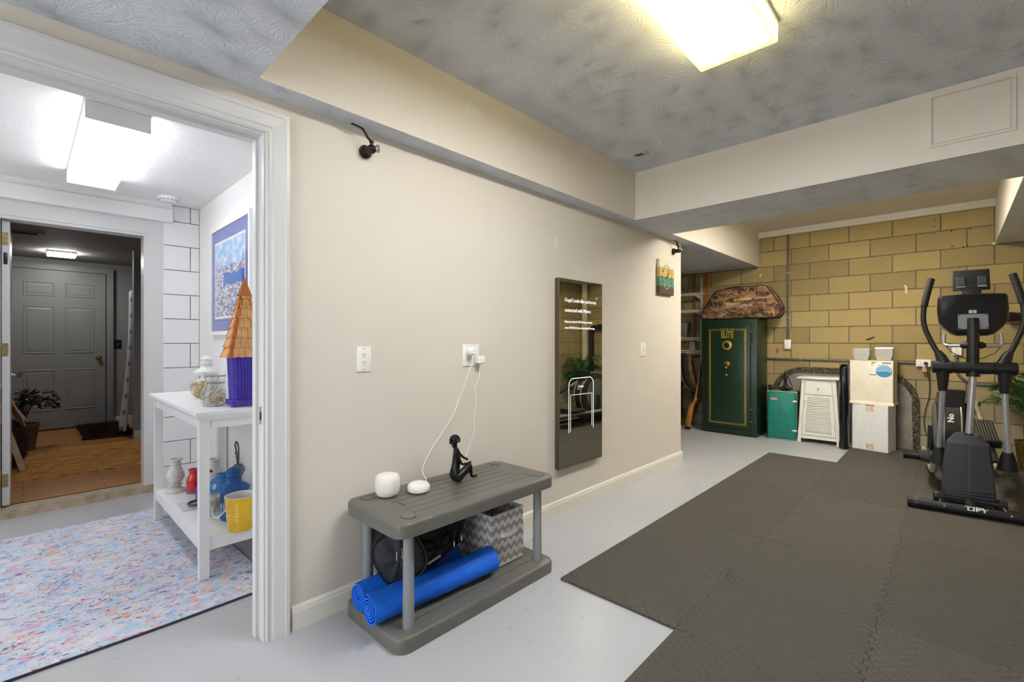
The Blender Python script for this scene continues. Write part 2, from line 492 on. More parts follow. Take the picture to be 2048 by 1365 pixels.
# far wall with the second doorway
FX0, FX1, FZ = -0.125, 0.678, 2.05
b = B()
b.box(FX1, 1.05, YF + 0.012, YF + 0.11, 0, HC); b.box(-1.5, FX0, YF, YF + 0.11, 0, HC); b.box(FX0, FX1, YF, YF + 0.11, FZ, HC)
wf = S('wall_far', b, mWMORT)
for r in range(12):
    z0 = 0.2 * r - 0.02; za = max(z0, 0); zt = min(z0 + 0.2, HC)
    cuts = [0.78, 0.965, 1.03] if r % 2 else [0.78, 1.03]
    if zt - za < 0.03: continue
    for a, c in zip(cuts[:-1], cuts[1:]):
        place_block(wf, c - a - 0.005, zt - za - 0.005, -0.006, mWBLOCK, 'y', ((a + c) / 2, YF + 0.004, (za + zt) / 2))
b = B()
for x0, x1 in ((FX1, 0.785), (FX0 - 0.10, FX0)): b.box(x0, x1, YF - 0.02, YF + 0.02, 0.06, FZ)
b.box(FX0 - 0.10, 0.785, YF - 0.02, YF + 0.02, FZ, FZ + 0.11)
b.frame(FX0, FX1, 0.06, FZ, 0.02, YF - 0.012, YF + 0.12, 'y', bottom=False)
S('door_2', b, mTRIM)
S('trim_7', B().box(-1.5, 0.835, YF - 0.07, YF, FZ + 0.11, HC - 0.05).box(-1.5, 0.835, YF - 0.05, YF, HC - 0.05, HC), mWHITE)
S('trim_8', B().box(FX0 - 0.1, 0.72, YF - 0.035, YF + 0.12, 0, 0.06), M('worn_tan_sill', (196, 176, 152), 0.6, var=0.2, vs=15))
# grey entry beyond
EZ = 0.06
S('floor_entry', B().box(-1.6, 2.4, YF + 0.10, 8.6, -0.05, EZ), mWOODF)
S('ceiling_entry', B().box(-1.6, 2.4, YF + 0.1, 8.6, 2.25, 2.35), crow('textured_entry_ceiling', (156, 157, 158), (148, 149, 150), 0.5))
S('wall_entry_end', B().box(-1.6, 2.4, 8.4, 8.6, EZ, 2.3), mGREYW)
S('wall_entry_left', B().box(-1.7, -1.5, YF + 0.1, 8.6, EZ, 2.3), mGREYW)
S('wall_entry_right', B().box(2.3, 2.4, YF + 0.1, 8.6, EZ, 2.3), mGREYW)
S('wall_entry_corner', B().box(0.885, 2.3, 6.88, 6.98, EZ, 2.3), mGREYW)
baseboard('baseboard_entry', (0.885, 6.88, EZ), (2.3, 6.88, EZ), (0, -1, 0), mTRIM)
baseboard('baseboard_entry_end', (0.86, 8.4, EZ), (2.3, 8.4, EZ), (0, -1, 0), mTRIM)
# ================================================================= ceiling lamps
def lens_mat(name, edge, mid, strength, y0, w, bands):
    k = NT(name); x, y, z = k.xyz(k.coord())
    u = k.math('DIVIDE', y, w)      # -0.5..0.5 across
    if bands:
        d = k.math('ABSOLUTE', k.math('SUBTRACT', k.math('ABSOLUTE', u), 0.23))
        f = k.math('SUBTRACT', 1.0, k.math('MULTIPLY', d, 4.15), clamp=True)
    else:
        f = k.math('SUBTRACT', 1.0, k.math('MULTIPLY', k.math('ABSOLUTE', u), 1.2), clamp=True)
    k.base(lin((230, 226, 214))); k.set(Roughness=0.5)
    xf = k.math('MULTIPLY', k.math('SUBTRACT', 1.0, k.math('DIVIDE', k.math('ABSOLUTE', x), 0.585)), 9.0, clamp=True)
    f = k.math('MULTIPLY', f, xf)
    k.put(k.b.inputs['Emission Color'], k.mix(k.math('MULTIPLY', f, 2.5, clamp=True), lin(edge), lin(mid)))
    nz = k.math('ABSOLUTE', k.xyz(k.node('ShaderNodeNewGeometry').outputs['True Normal'])[2])
    side = k.math('MULTIPLY', k.math('SUBTRACT', 1.0, nz, clamp=True), 8.5)
    k.put(k.b.inputs['Emission Strength'], k.math('ADD', k.math('MULTIPLY_ADD', k.math('POWER', f, 1.8), strength, 1.25), side))
    return k.m
def tube_lamp(name, label, x0, x1, y0, y1, zt, h, lens, group=None, end_cap=True, along='x'):
    t = thing(name, label, 'lamp', ((x0 + x1) / 2, (y0 + y1) / 2, zt - h), group)
    mH = M('white_lamp_housing', (238, 238, 236), 0.4)
    B().rbox(x0, x1, y0, y1, zt - 0.022, zt, 0.003, 1).obj('housing', mH, t)
    ins = 0.004
    b = B().rbox(x0 + ins, x1 - ins, y0 + ins, y1 - ins, zt - h, zt - 0.02, 0.006, 2)
    b.obj('diffuser', lens, t, smooth=True)
    if end_cap:
        if along == 'x':
            for xa in (x0 - 0.004, x1 - 0.004): B().rbox(xa, xa + 0.008, y0, y1, zt - h - 0.002, zt, 0.002, 1).obj('end_cap', mH, t)
        else:
            for ya in (y0 - 0.004, y1 - 0.004): B().rbox(x0, x1, ya, ya + 0.008, zt - h - 0.002, zt, 0.002, 1).obj('end_cap', mH, t)
    return t
tube_lamp('ceiling_lamp', 'yellowed fluorescent wraparound lamp on the grey textured ceiling', 0.99, 2.215, 0.538, 0.872, CEIL, 0.095,
          lens_mat('glowing_yellowed_lens', (255, 233, 158), (249, 251, 255), LAMP_MAIN, 0.705, 0.334, True), end_cap=False)
tube_lamp('ceiling_lamp', 'fluorescent lamp in the storage bay behind the tan beam', 4.25, 5.38, 0.55, 0.87, 2.63, 0.09,
          lens_mat('glowing_bay_lens', (255, 238, 200), (255, 248, 234), LAMP_BAY, 0.77, 0.30, True), end_cap=False)
def lens_y(name, c, strength):
    k = NT(name); k.base(lin((240, 240, 240))); k.set(Roughness=0.5)
    k.b.inputs['Emission Color'].default_value = lin(c); k.b.inputs['Emission Strength'].default_value = strength; return k.m
tube_lamp('passage_lamp', 'white fluorescent box lamp on the white passage ceiling', 0.195, 0.437, 2.88, 4.14, HC, 0.085,
          lens_y('glowing_white_lens', (250, 252, 255), LAMP_HALL), along='y')
tube_lamp('entry_lamp', 'small white lamp on the dim entry ceiling before the panelled door', 0.19, 0.44, 7.52, 7.74, 2.25, 0.05,
          lens_y('glowing_entry_lens', (255, 252, 245), LAMP_FAR), end_cap=False)
tube_lamp('ceiling_lamp', 'added fluorescent lamp, unseen, under the soffit behind the camera', -1.9, -0.7, 0.45, 0.78, SOF + 0.012, 0.09,
          lens_mat('added_near_lens', (255, 240, 200), (255, 250, 240), FILL_NEAR, 0.6, 0.33, True), end_cap=False)  # out-of-view lamp added to light the near end of the room
# ceiling vent, access panel, smoke detector
mGV = M('grey_painted_metal', (188, 189, 192), 0.5)
t = thing('ceiling_vent', 'small grey slotted vent on the ceiling near the tan corner', 'vent', (3.09, 1.66, CEIL - 0.008))
B().rbox(3.06, 3.12, 1.60, 1.72, CEIL - 0.008, CEIL, 0.002, 1).obj('frame', mGV, t)
for i in range(4): B().box(3.072 + i * 0.011, 3.076 + i * 0.011, 1.63, 1.69, CEIL - 0.0095, CEIL - 0.007).obj('slot', M('dark_hole'), t)
t = thing('access_panel', 'tan painted access hatch set in the cross beam', 'panel', (3.42, -0.05, 2.25))
X0 = 3.42
b = B().frame(-0.225, 0.10, 2.255, 2.535, 0.012, X0 - 0.009, X0 + 0.002, 'x')
b.obj('frame', mTAN, t)
B().rbox(X0 - 0.005, X0 + 0.002, -0.208, 0.083, 2.272, 2.518, 0.002, 1).obj('hatch', mTAN, t)
t = thing('smoke_detector', 'round white smoke detector on the passage ceiling', 'smoke detector', (0.775, 4.40, HC - 0.035))
B().lathe([(0.0, -0.032), (0.035, -0.034), (0.052, -0.028), (0.062, -0.018), (0.066, -0.012), (0.066, 0)], (0.775, 4.40, HC), 28).obj('body', M('white_plastic', (240, 240, 238), 0.35), t, smooth=True)
b = B()
for k in range(14):
    a = 2 * math.pi * k / 14
    b.tube([(0.775 + 0.058 * math.cos(a + d), 4.40 + 0.058 * math.sin(a + d), HC - 0.0225) for d in (-0.12, 0, 0.12)], 0.003, 5)
b.obj('vent_slots', M('mid_grey_plastic', (120, 120, 122), 0.6), t)

# ================================================================= valves on the tan wall
mVALV = M('tarnished_brass_valve', (72, 66, 56), 0.45, 0.85, var=0.5, vs=60, bump=0.2, bs=150)
mVH = M('black_valve_handle', (26, 25, 24), 0.45)
def valve(x, z, label):
    t = thing('shutoff_valve', label, 'valve', (x, YL - 0.08, z - 0.03), 'shutoff valves on the tan wall')
    y = YL
    b = B().cyl((x, y, z), (x, y - 0.012, z), 0.03, 0.03, 20); b.cyl((x, y - 0.01, z), (x, y - 0.028, z), 0.024, 0.02, 20)
    b.cyl((x, y - 0.025, z), (x, y - 0.06, z), 0.02, 0.016, 8)
    b.ball((x + 0.004, y - 0.055, z), 0.021, 14, 10)
    b.obj('body', mVALV, t, smooth=True)
    b = B().tube([(x, y - 0.05, z), (x + 0.03, y - 0.075, z + 0.004)], [0.012, 0.012], 12)
    b.obj('outlet', mVALV, t, smooth=True)
    b = B().lathe([(0.0125, 0), (0.017, 0), (0.017, 0.012), (0.010, 0.012), (0.010, 0.002), (0.0125, 0)], (0, 0, 0), 16, mx=fr((x + 0.03, y - 0.075, z + 0.004), (0, 0, 1), (0.64, 0.77, 0)))
    b.obj('thread', M('worn_steel', (170, 168, 160), 0.4, 0.9), t, smooth=True)
    b = B().cyl((x + 0.003, y - 0.055, z + 0.015), (x + 0.003, y - 0.055, z + 0.04), 0.007, 0.006, 10)
    b.cyl((x + 0.003, y - 0.055, z + 0.030), (x + 0.003, y - 0.055, z + 0.036), 0.012, 0.012, 6)
    b.obj('stem', mVALV, t, smooth=True)
    b = B().tube(spline([(x + 0.008, y - 0.055, z + 0.037), (x - 0.012, y - 0.056, z + 0.042), (x - 0.036, y - 0.058, z + 0.07), (x - 0.05, y - 0.06, z + 0.078), (x - 0.098, y - 0.062, z + 0.082)], 4), 0.0085, 8, flat=0.4)
    b.obj('handle', mVH, t, smooth=True)
valve(1.098, 2.08, 'dark brass shutoff valve with lever near the white doorway')
valve(4.375, 2.075, 'dark brass shutoff valve with lever above the striped clock')

# ================================================================= outlets, switch, plugs and cords
mPLATE = M('white_cover_plate', (240, 238, 230), 0.35)
mSLOT = M('dark_slot', (30, 28, 26), 0.7)
mTINY = M('steel_screw', (150, 150, 148), 0.35, 0.8)
def plate_on_wall(mx, w, h, label, kind, cat='outlet', name='wall_outlet'):
    t = thing(name, label, cat, mx @ Vector((0, -h / 2, 0)))
    B().rbox(-w / 2, w / 2, -h / 2, h / 2, 0, 0.006, 0.003, 2, mx).obj('cover_plate', mPLATE, t, smooth=True)
    def slots(cx, cy, k=1.0, gfci=False):
        b = B()
        b.box(cx - 0.0075 * k, cx - 0.0055 * k, cy, cy + 0.008 * k, 0.0075, 0.0086, mx); b.box(cx + 0.0045 * k, cx + 0.0062 * k, cy + 0.001, cy + 0.007 * k, 0.0075, 0.0086, mx)
        if gfci: b.box(cx - 0.0105, cx - 0.0055, cy + 0.003, cy + 0.005, 0.0075, 0.0086, mx)
        b.cyl(mx @ Vector((cx, cy - 0.006 * k, 0.0075)), mx @ Vector((cx, cy - 0.006 * k, 0.0086)), 0.0024 * k, n=8)
        return b
    if kind == 'gfci':
        B().rbox(-0.0165, 0.0165, -0.033, 0.033, 0.004, 0.008, 0.001, 1, mx).obj('receptacle', mPLATE, t)
        for cy in (0.017, -0.018): slots(0, cy, 1.0, True).obj('slots', mSLOT, t)
        B().box(-0.009, -0.001, 0.0015, 0.0045, 0.007, 0.0088, mx).box(0.001, 0.009, 0.0015, 0.0045, 0.007, 0.0088, mx).obj('test_button', mPLATE, t)
    elif kind == 'duplex' or kind == 'double':
        xs = (0,) if kind == 'duplex' else (-0.023, 0.023)
        for cx in xs:
            for cy in (0.0195, -0.0195):
                B().rbox(cx - 0.0165, cx + 0.0165, cy - 0.014, cy + 0.014, 0.004, 0.0078, 0.006, 2, mx, only=2).obj('receptacle', mPLATE, t)
                slots(cx, cy).obj('slots', mSLOT, t)
    elif kind == 'switch':
        B().rbox(-0.0165, 0.0165, -0.033, 0.033, 0.004, 0.0085, 0.001, 1, mx).obj('switch_insert', mPLATE, t)
        for cy in (0.005, -0.018):
            for cx in (-0.0075, 0.0075): B().rbox(cx - 0.006, cx + 0.006, cy - 0.003, cy + 0.003, 0.008, 0.0105, 0.001, 1, mx).obj('button', M('grey_button', (205, 203, 196), 0.4), t)
    elif kind == 'horiz':
        for cx in (-0.0195, 0.0195):
            B().rbox(cx - 0.014, cx + 0.014, -0.0165, 0.0165, 0.004, 0.0078, 0.006, 2, mx, only=2).obj('receptacle', mPLATE, t)
            b = B().box(cx - 0.004, cx + 0.004, 0.005, 0.0068, 0.0075, 0.0086, mx).box(cx - 0.004, cx + 0.003, -0.0068, -0.005, 0.0075, 0.0086, mx)
            b.obj('slots', mSLOT, t)
    ys = [0.048, -0.048] if kind in ('gfci', 'switch') else [0]
    if kind != 'horiz':
        for q in ys: B().cyl(mx @ Vector((0, q, 0.0055)), mx @ Vector((0, q, 0.0072)), 0.003, n=10).obj('screw', mTINY, t)
    return t
plate_on_wall(WALLF(1.092, 1.116), 0.073, 0.118, 'white outlet with test buttons on the tan wall near the doorway', 'gfci')
plate_on_wall(WALLF(1.752, 1.120), 0.122, 0.124, 'white double outlet with two chargers plugged in above the bench', 'double')
plate_on_wall(WALLF(3.768, 1.126), 0.105, 0.122, 'white four-button switch plate between the mirror and the corner', 'switch', 'switch', 'light_switch')
mCHG = M('white_charger_plastic', (243, 242, 238), 0.3)
t = thing('charger', 'round white plug charger with cord to the smaller speaker puck', 'charger', (1.735, YL - 0.05, 1.13))
mx = WALLF(1.735, 1.142, YL - 0.008)
B().lathe([(0.0, 0.044), (0.016, 0.044), (0.021, 0.040), (0.0235, 0.03), (0.0235, 0.004), (0.021, 0.0)], n=24, mx=mx).obj('plug', mCHG, t, smooth=True)
cordp = spline([(1.735, YL - 0.045, 1.122), (1.728, YL - 0.035, 1.07), (1.70, YL - 0.02, 0.98), (1.665, YL - 0.015, 0.90), (1.615, YL - 0.014, 0.80), (1.53, YL - 0.013, 0.70), (1.455, YL - 0.016, 0.62), (1.40, YL - 0.03, 0.545), (1.375, YL - 0.10, 0.509), (1.31, 1.845, 0.509), (1.285, 1.822, 0.513)], 7)
B().tube(cordp, 0.0021, 6).obj('cord', mCHG, t, smooth=True)
t = thing('charger', 'square white plug charger with cord hanging behind the bench', 'charger', (1.80, YL - 0.05, 1.06))
mx = WALLF(1.80, 1.094, YL - 0.008)
B().rbox(-0.024, 0.024, -0.022, 0.022, 0, 0.038, 0.007, 3, mx).obj('plug', mCHG, t, smooth=True)
cordp = spline([(1.80, YL - 0.028, 1.073), (1.798, YL - 0.022, 1.0), (1.775, YL - 0.013, 0.93), (1.785, YL - 0.012, 0.85), (1.765, YL - 0.012, 0.77), (1.77, YL - 0.012, 0.69), (1.735, YL - 0.012, 0.62), (1.69, YL - 0.014, 0.53), (1.62, YL - 0.014, 0.47), (1.4, YL - 0.013, 0.46), (1.22, YL - 0.013, 0.50), (1.18, YL - 0.05, 0.513), (1.165, 1.915, 0.51)], 7)
B().tube(cordp, 0.0019, 6).obj('cord', mCHG, t, smooth=True)

# ================================================================= bench and what stands on it
mBT = M('grey_moulded_plastic', (104, 103, 97), 0.38, var=0.06, vs=8, bump=0.08, bs=200)
mBP = M('light_grey_plastic_post', (136, 138, 140), 0.4)
BX0, BX1, BY0, BY1, BZ = 0.975, 1.925, 1.512, 1.955, 0.5
t = thing('shelf_bench', 'low grey plastic two-tier shelf bench against the tan wall', 'bench', ((BX0 + BX1) / 2, (BY0 + BY1) / 2, 0))
def slab(zt, th, dx=0.0):
    b = B()
    bm_ = bmesh.new(); bmesh.ops.create_cube(bm_, size=1)
    for v in bm_.verts: v.co = Vector(((BX0 + BX1) / 2 + v.co.x * (BX1 - BX0 + 2 * dx), (BY0 + BY1) / 2 + v.co.y * (BY1 - BY0 + 2 * dx), zt - th / 2 + v.co.z * th))
    bmesh.ops.bevel(bm_, geom=[e for e in bm_.edges if abs(e.verts[0].co.z - e.verts[1].co.z) > 0.01], offset=0.055, segments=5, profile=0.5, affect='EDGES')
    top = [e for e in bm_.edges if e.verts[0].co.z > zt - 0.001 and e.verts[1].co.z > zt - 0.001 and len([f for f in e.link_faces if abs(f.normal.z) < 0.5]) == 1]
    bmesh.ops.bevel(bm_, geom=top, offset=0.014, segments=3, profile=0.5, affect='EDGES')
    b.bm(bm_); return b
top = slab(BZ, 0.058).obj('top_shelf', mBT, t, smooth=True)
bot = slab(0.06, 0.06).obj('bottom_shelf', mBT, t, smooth=True)
for part, zt in ((top, BZ), (bot, 0.06)):
    for i in range(6):
        y = BY0 + 0.085 + i * 0.0545
        B().box(BX0 + 0.12, BX1 - 0.12, y, y + 0.0035, zt - 0.001, zt + 0.0004).obj('groove', M('groove_shade', (72, 71, 67), 0.6), part)
for px in (1.06, 1.85):
    for py in (1.577, 1.895):
        B().cyl((px, py, 0.055), (px, py, BZ - 0.05), 0.0235, 0.021, 20).obj('post', mBP, t, smooth=True)
        b = B().lathe([(0.0, 0.004), (0.026, 0.004), (0.028, 0.002), (0.028, -0.002)], (px, py, BZ), 24)
        cap = b.obj('post_cap', mBT, t, smooth=True)
        B().lathe([(0.0285, 0.0012), (0.031, 0.0012), (0.031, -0.001), (0.0285, -0.001), (0.0285, 0.0012)], (px, py, BZ), 24).obj('cap_ring', M('groove_shade'), cap)
for cx, cy in ((1.12, 1.72), (1.82, 1.62)): B().rbox(cx - 0.004, cx + 0.004, cy - 0.03, cy + 0.03, BZ - 0.001, BZ + 0.0005, 0.0002, 1).obj('embossed_mark', M('groove_shade'), top)
mSPK = M('white_matte_speaker', (238, 234, 226), 0.6)
# the taller speaker
b = B().lathe([(0.0, 0.098), (0.03, 0.0975), (0.045, 0.094), (0.0525, 0.084), (0.0545, 0.068), (0.0545, 0.038), (0.052, 0.018), (0.045, 0.006), (0.036, 0.001), (0.0, 0.0)], (1.135, 1.855, BZ + 0.002), 36)
b.obj('smart_router', mSPK, smooth=True, label='tall rounded white router puck at the left end of the bench', cat='router')
t = thing('smart_speaker', 'flat rounded white speaker puck next to the taller white one', 'speaker', (1.265, 1.80, BZ + 0.0005))
B().lathe([(0.0, 0.0), (0.040, 0.001), (0.0495, 0.008), (0.052, 0.018), (0.051, 0.028), (0.047, 0.035)], (1.265, 1.80, BZ + 0.001), 36).obj('body', mSPK, t, smooth=True)
B().lathe([(0.047, 0.035), (0.040, 0.041), (0.02, 0.0435), (0.0, 0.044)], (1.265, 1.80, BZ + 0.001), 36).obj('fabric_top', M('white_speaker_fabric', (242, 240, 234), 0.85, bump=0.3, bs=900), t, smooth=True)

# seated black figurine
mFIG = M('black_cast_figurine', (28, 28, 32), 0.38, 0.25, var=0.4, vs=50, bump=0.15, bs=160)
def fp(cx, cy, y, r): return ((cx - 350) * 0.000287, y, (1240 - cy) * 0.000216, r)
fpts = [fp(470, 1120, 0.0, 0.0329),        # 0 pelvis
        fp(470, 960, 0.0, 0.0268), fp(505, 800, 0.0, 0.0201), fp(520, 640, 0.0, 0.0226), fp(515, 500, 0.0, 0.0201), fp(495, 420, 0.0, 0.0084), fp(475, 350, 0.0, 0.0122),
        fp(465, 280, 0.0, 0.0238), fp(460, 220, 0.0, 0.0183),
        # near arm 9..12 (towards camera, -y)
        fp(480, 480, -0.020, 0.0095), fp(500, 680, -0.027, 0.0076), fp(560, 790, -0.027, 0.0067), fp(720, 815, -0.016, 0.0058), fp(830, 820, -0.004, 0.0069),
        # far arm 14..17
        fp(560, 470, 0.020, 0.0090), fp(650, 610, 0.025, 0.0069), fp(740, 720, 0.020, 0.0062), fp(800, 770, 0.006, 0.0067),
        # near raised leg 18..
        fp(500, 1090, -0.018, 0.0256), fp(640, 960, -0.017, 0.0201), fp(785, 850, -0.010, 0.0140), fp(800, 960, -0.010, 0.0116), fp(815, 1090, -0.011, 0.0081), fp(830, 1160, -0.012, 0.0081), fp(950, 1150, -0.014, 0.0062),
        # far folded leg 25..
        fp(520, 1130, 0.020, 0.0232), fp(700, 1130, 0.028, 0.0165), fp(860, 1060, 0.026, 0.0122), fp(890, 960, 0.022, 0.0110),
        # face
        fp(395, 285, 0.0, 0.0110), fp(420, 350, 0.0, 0.0084)]
fed = [(0, 1), (1, 2), (2, 3), (3, 4), (4, 5), (5, 6), (6, 7), (7, 8), (4, 9), (9, 10), (10, 11), (11, 12), (12, 13), (4, 14), (14, 15), (15, 16), (16, 17), (0, 18), (18, 19), (19, 20), (20, 21), (21, 22), (22, 23), (23, 24), (0, 25), (25, 26), (26, 27), (27, 28), (7, 29), (6, 30)]
FO = (1.415, 1.765, BZ + 0.001)
t = thing('figurine', 'black seated woman figurine hugging a raised knee on the bench', 'figurine', (1.50, 1.765, BZ))
sk = skin(fpts, fed, 2, FO)
for v in sk.v: v.z = max(v.z, BZ + 0.0008)
sk.obj('body', mFIG, t, smooth=True, sharp=80)
b = B(); rr = random.Random(3)
hc = Vector(FO) + Vector(fp(478, 250, 0, 0)[:3])
for i in range(110):
    d = Vector((rr.uniform(-0.7, 1), rr.uniform(-1, 1), rr.uniform(-0.15, 1)))
    if d.length < 0.2: continue
    d.normalize()
    b.ball(hc + Vector((d.x * 0.023, d.y * 0.020, d.z * 0.023)), 0.0066, 6, 4)
b.obj('curly_hair', mFIG, t, smooth=True)
B().tube([Vector(FO) + Vector(fp(392, 262, 0, 0)[:3]), Vector(FO) + Vector(fp(362, 290, 0, 0)[:3]), Vector(FO) + Vector(fp(395, 310, 0, 0)[:3])], [0.003, 0.0035, 0.003], 6).obj('nose', mFIG, t, smooth=True)

# ================================================================= bench lower tier: rolled mats, bag, fabric bin
def roll_mat(name, label, p0, p1, r, turns, th, seed, strap=None, loose=0.0):
    p0 = Vector(p0); p1 = Vector(p1); ax = (p1 - p0); L = ax.length; ax.normalize()
    u = ax.cross(Vector((0, 0, 1))).normalized(); w = u.cross(ax).normalized()
    t = thing(name, label, 'yoga mat', (p0 + p1) / 2 - Vector((0, 0, r)))
    k = NT(name + '_blue'); ob = k.coord()
    x, y, z = k.xyz(ob)
    st = k.math('SINE', k.math('MULTIPLY', k.math('ADD', k.math('ARCTAN2', z, y), 0.0), 170.0))
    k.base(k.ramp(k.noise(ob, 12, 3), [(0.3, (4, 98, 218)), (0.7, (12, 114, 236))]))
    k.set(Roughness=0.6); k.bump(k.noise(ob, 260, 2), 0.35, 0.003)
    N = int(turns * 26); vs = []; fs = []
    for i in range(N + 1):
        a = 2 * math.pi * turns * i / N
        q = i / N
        ro = r * 0.16 + (r - r * 0.16) * (q ** (1 + loose))
        for rad in (ro, ro - th):
            for e in (0, 1):
                dz = 0.0
                c = (p0 if e == 0 else p1) + (u * math.cos(a + seed) + w * math.sin(a + seed)) * rad
                if e == 0: c = c - ax * (0.012 * loose * (1 - q))
                vs.append(c)
    for i in range(N):
        a, b_ = i * 4, (i + 1) * 4
        fs += [[a, b_, b_ + 1, a + 1], [a + 2, a + 3, b_ + 3, b_ + 2], [a, a + 2, b_ + 2, b_], [a + 1, b_ + 1, b_ + 3, a + 3]]
    fs += [[0, 1, 3, 2], [N * 4, N * 4 + 2, N * 4 + 3, N * 4 + 1]]
    b = B(); b.add(vs, fs); b.obj('mat_sheet', k.m, t, smooth=True)
    if strap:
        for s_ in strap:
            c = p0 + ax * s_
            b = B().tube([c, c + ax * 0.03], [r + 0.003, r + 0.003], 32, caps=False)
            b.obj('strap', M('black_webbing', (22, 22, 24), 0.8), t, smooth=True, solid=0.003)
    return t
roll_mat('yoga_mat', 'long bright blue ribbed yoga mat rolled on the bench lower shelf', (0.950, 1.688, 0.1245), (1.59, 1.652, 0.1245), 0.0635, 4.6, 0.006, -1.68, loose=0.35)
roll_mat('yoga_mat', 'shorter blue rolled mat with black strap behind the long blue roll', (0.968, 1.812, 0.1215), (1.50, 1.83, 0.1215), 0.059, 6.2, 0.0045, 0.84, strap=[0.115])
# black bag
mBAG = M('black_nylon', (24, 26, 30), 0.62, var=0.3, vs=14, bump=0.35, bs=38)
mBAGP = M('charcoal_mesh_panel', (36, 40, 46), 0.7, var=0.2, vs=10, bump=0.25, bs=60)
t = thing('gym_bag', 'black nylon gym bag stuffed between the bench shelves', 'bag', (1.28, 1.82, 0.17))
def bagpt(u, v, sc=1.0):
    a = 2 * math.pi * u; ph = -math.pi / 2 + math.pi * v
    sg = lambda q, e: math.copysign(abs(q) ** e, q)
    x = 1.30 + 0.235 * sc * sg(math.cos(ph), 0.6) * sg(math.cos(a), 0.75)
    y = 1.835 + 0.105 * sc * sg(math.cos(ph), 0.7) * sg(math.sin(a), 0.7)
    z = 0.297 + 0.115 * sc * sg(math.sin(ph), 0.75)
    w = 0.010 * math.sin(9 * a + 3 * ph) * math.cos(ph) + 0.007 * math.sin(17 * a - 5 * ph) * math.cos(ph)
    # droops over the rolled mats, sagging to the left
    z += -0.03 * (x - 1.30) / 0.24 * 0.2
    return (x + w * 0.4, y + w, z + w * 0.5)
b = B().grid(bagpt, 48, 22); b.obj('body', mBAG, t, smooth=True, sharp=80)
def panel(c, rx, rz, n, tilt, bulge, nm, mat, pipe=True):
    n = Vector(n).normalized(); u = Vector((0, 0, 1)).cross(n).normalized(); w = n.cross(u)
    ct, s_ = math.cos(tilt), math.sin(tilt); u2 = u * ct + w * s_; w2 = -u * s_ + w * ct; c = Vector(c)
    def f(a, rad):
        ang = 2 * math.pi * a
        p = 0.7
        ca, sa = math.cos(ang), math.sin(ang)
        x = math.copysign(abs(ca) ** p, ca) * rx * rad; z = math.copysign(abs(sa) ** p, sa) * rz * rad
        return c + u2 * x + w2 * z + n * (bulge * (1 - rad ** 2.5) + 0.006 * math.sin(7 * ang) * rad * (1 - rad) * 4 - (0.035 if rad > 0.99 else 0))
    b = B().grid(lambda a, r_: f(a, min(r_ * 1.1, 1.0) if r_ < 0.95 else 1.0), 28, 10)
    o = b.obj(nm, mat, t, smooth=True, sharp=80)
    if pipe: B().tube([f(i / 36, 0.97) + n * 0.036 * 0 for i in range(36)], 0.004, 6, closed=True).obj('piping', M('black_piping', (14, 14, 15), 0.5), o, smooth=True)
    return o
panel((1.115, 1.725, 0.275), 0.105, 0.118, (-0.55, -0.82, 0.12), 0.5, 0.03, 'end_panel', mBAGP)
panel((1.30, 1.725, 0.255), 0.105, 0.065, (0.05, -1, 0.25), 0.25, 0.03, 'front_pocket', mBAG)
B().tube(spline([(1.17, 1.715, 0.41), (1.19, 1.70, 0.345), (1.27, 1.695, 0.315), (1.36, 1.70, 0.335), (1.41, 1.72, 0.40)], 6), 0.011, 8, flat=0.35).obj('handle', M('black_webbing'), t, smooth=True)
b = B().tube(spline([(1.40, 1.724, 0.235), (1.42, 1.722, 0.29), (1.45, 1.735, 0.36)], 5), 0.005, 6); b.tube(spline([(1.44, 1.724, 0.24), (1.465, 1.725, 0.29), (1.49, 1.745, 0.35)], 5), 0.005, 6)
b.obj('zipper', M('black_piping'), t, smooth=True)
for (zx, zy, zz) in ((1.405, 1.715, 0.255), (1.45, 1.715, 0.27)):
    B().rbox(zx - 0.004, zx + 0.004, zy - 0.004, zy - 0.001, zz - 0.028, zz, 0.0015, 1).obj('zipper_pull', M('bright_silver', (215, 214, 210), 0.25, 1.0), t)
b = B().tube([(1.055, 1.655, 0.30), (1.055, 1.655, 0.335), (1.075, 1.65, 0.345), (1.08, 1.65, 0.30)], 0.0018, 6, closed=True); b.obj('buckle_ring', M('bright_silver'), t, smooth=True)
b = B()
for i in range(6): b.box(1.235 + i * 0.0125, 1.235 + i * 0.0125 + 0.008, -0.001, 0.001, 0.0, 0.011, mx=Matrix.Translation((0, 1.686 + 0.0006 * i, 0.209 + 0.002 * i)) @ Matrix.Shear('XY', 4, (0, 0)))
b.obj('printed_mark', M('white_print', (225, 225, 225), 0.6), t)

# fabric bin with chevrons
def chevron():
    k = NT('grey_white_chevron_fabric'); x, y, z = k.xyz(k.coord())
    u = k.math('ADD', x, y)
    tri = k.math('PINGPONG', u, 0.022)
    v = k.math('DIVIDE', k.math('ADD', z, k.math('MULTIPLY', tri, 0.95)), 0.052)
    f = k.math('GREATER_THAN', k.math('FRACT', k.math('ADD', v, 10.0)), 0.5)
    k.base(k.mix(f, lin((232, 230, 232)), lin((172, 166, 168)))); k.set(Roughness=0.85)
    k.bump(k.noise(k.coord(), 500, 2), 0.15, 0.002); return k.m
mCHEV = chevron()
t = thing('storage_bin', 'open fabric cube bin with grey chevron stripes and white handle', 'bin', (1.735, 1.775, 0.062))
x0, x1, y0, y1, z0, z1 = 1.60, 1.832, 1.66, 1.905, 0.062, 0.325
b = B().frame(x0, x1, y0, y1, 0.003, z0 + 0.003, z1, 'z').box(x0, x1, y0, y1, z0, z0 + 0.003)
b.obj('bin_walls', mCHEV, t)
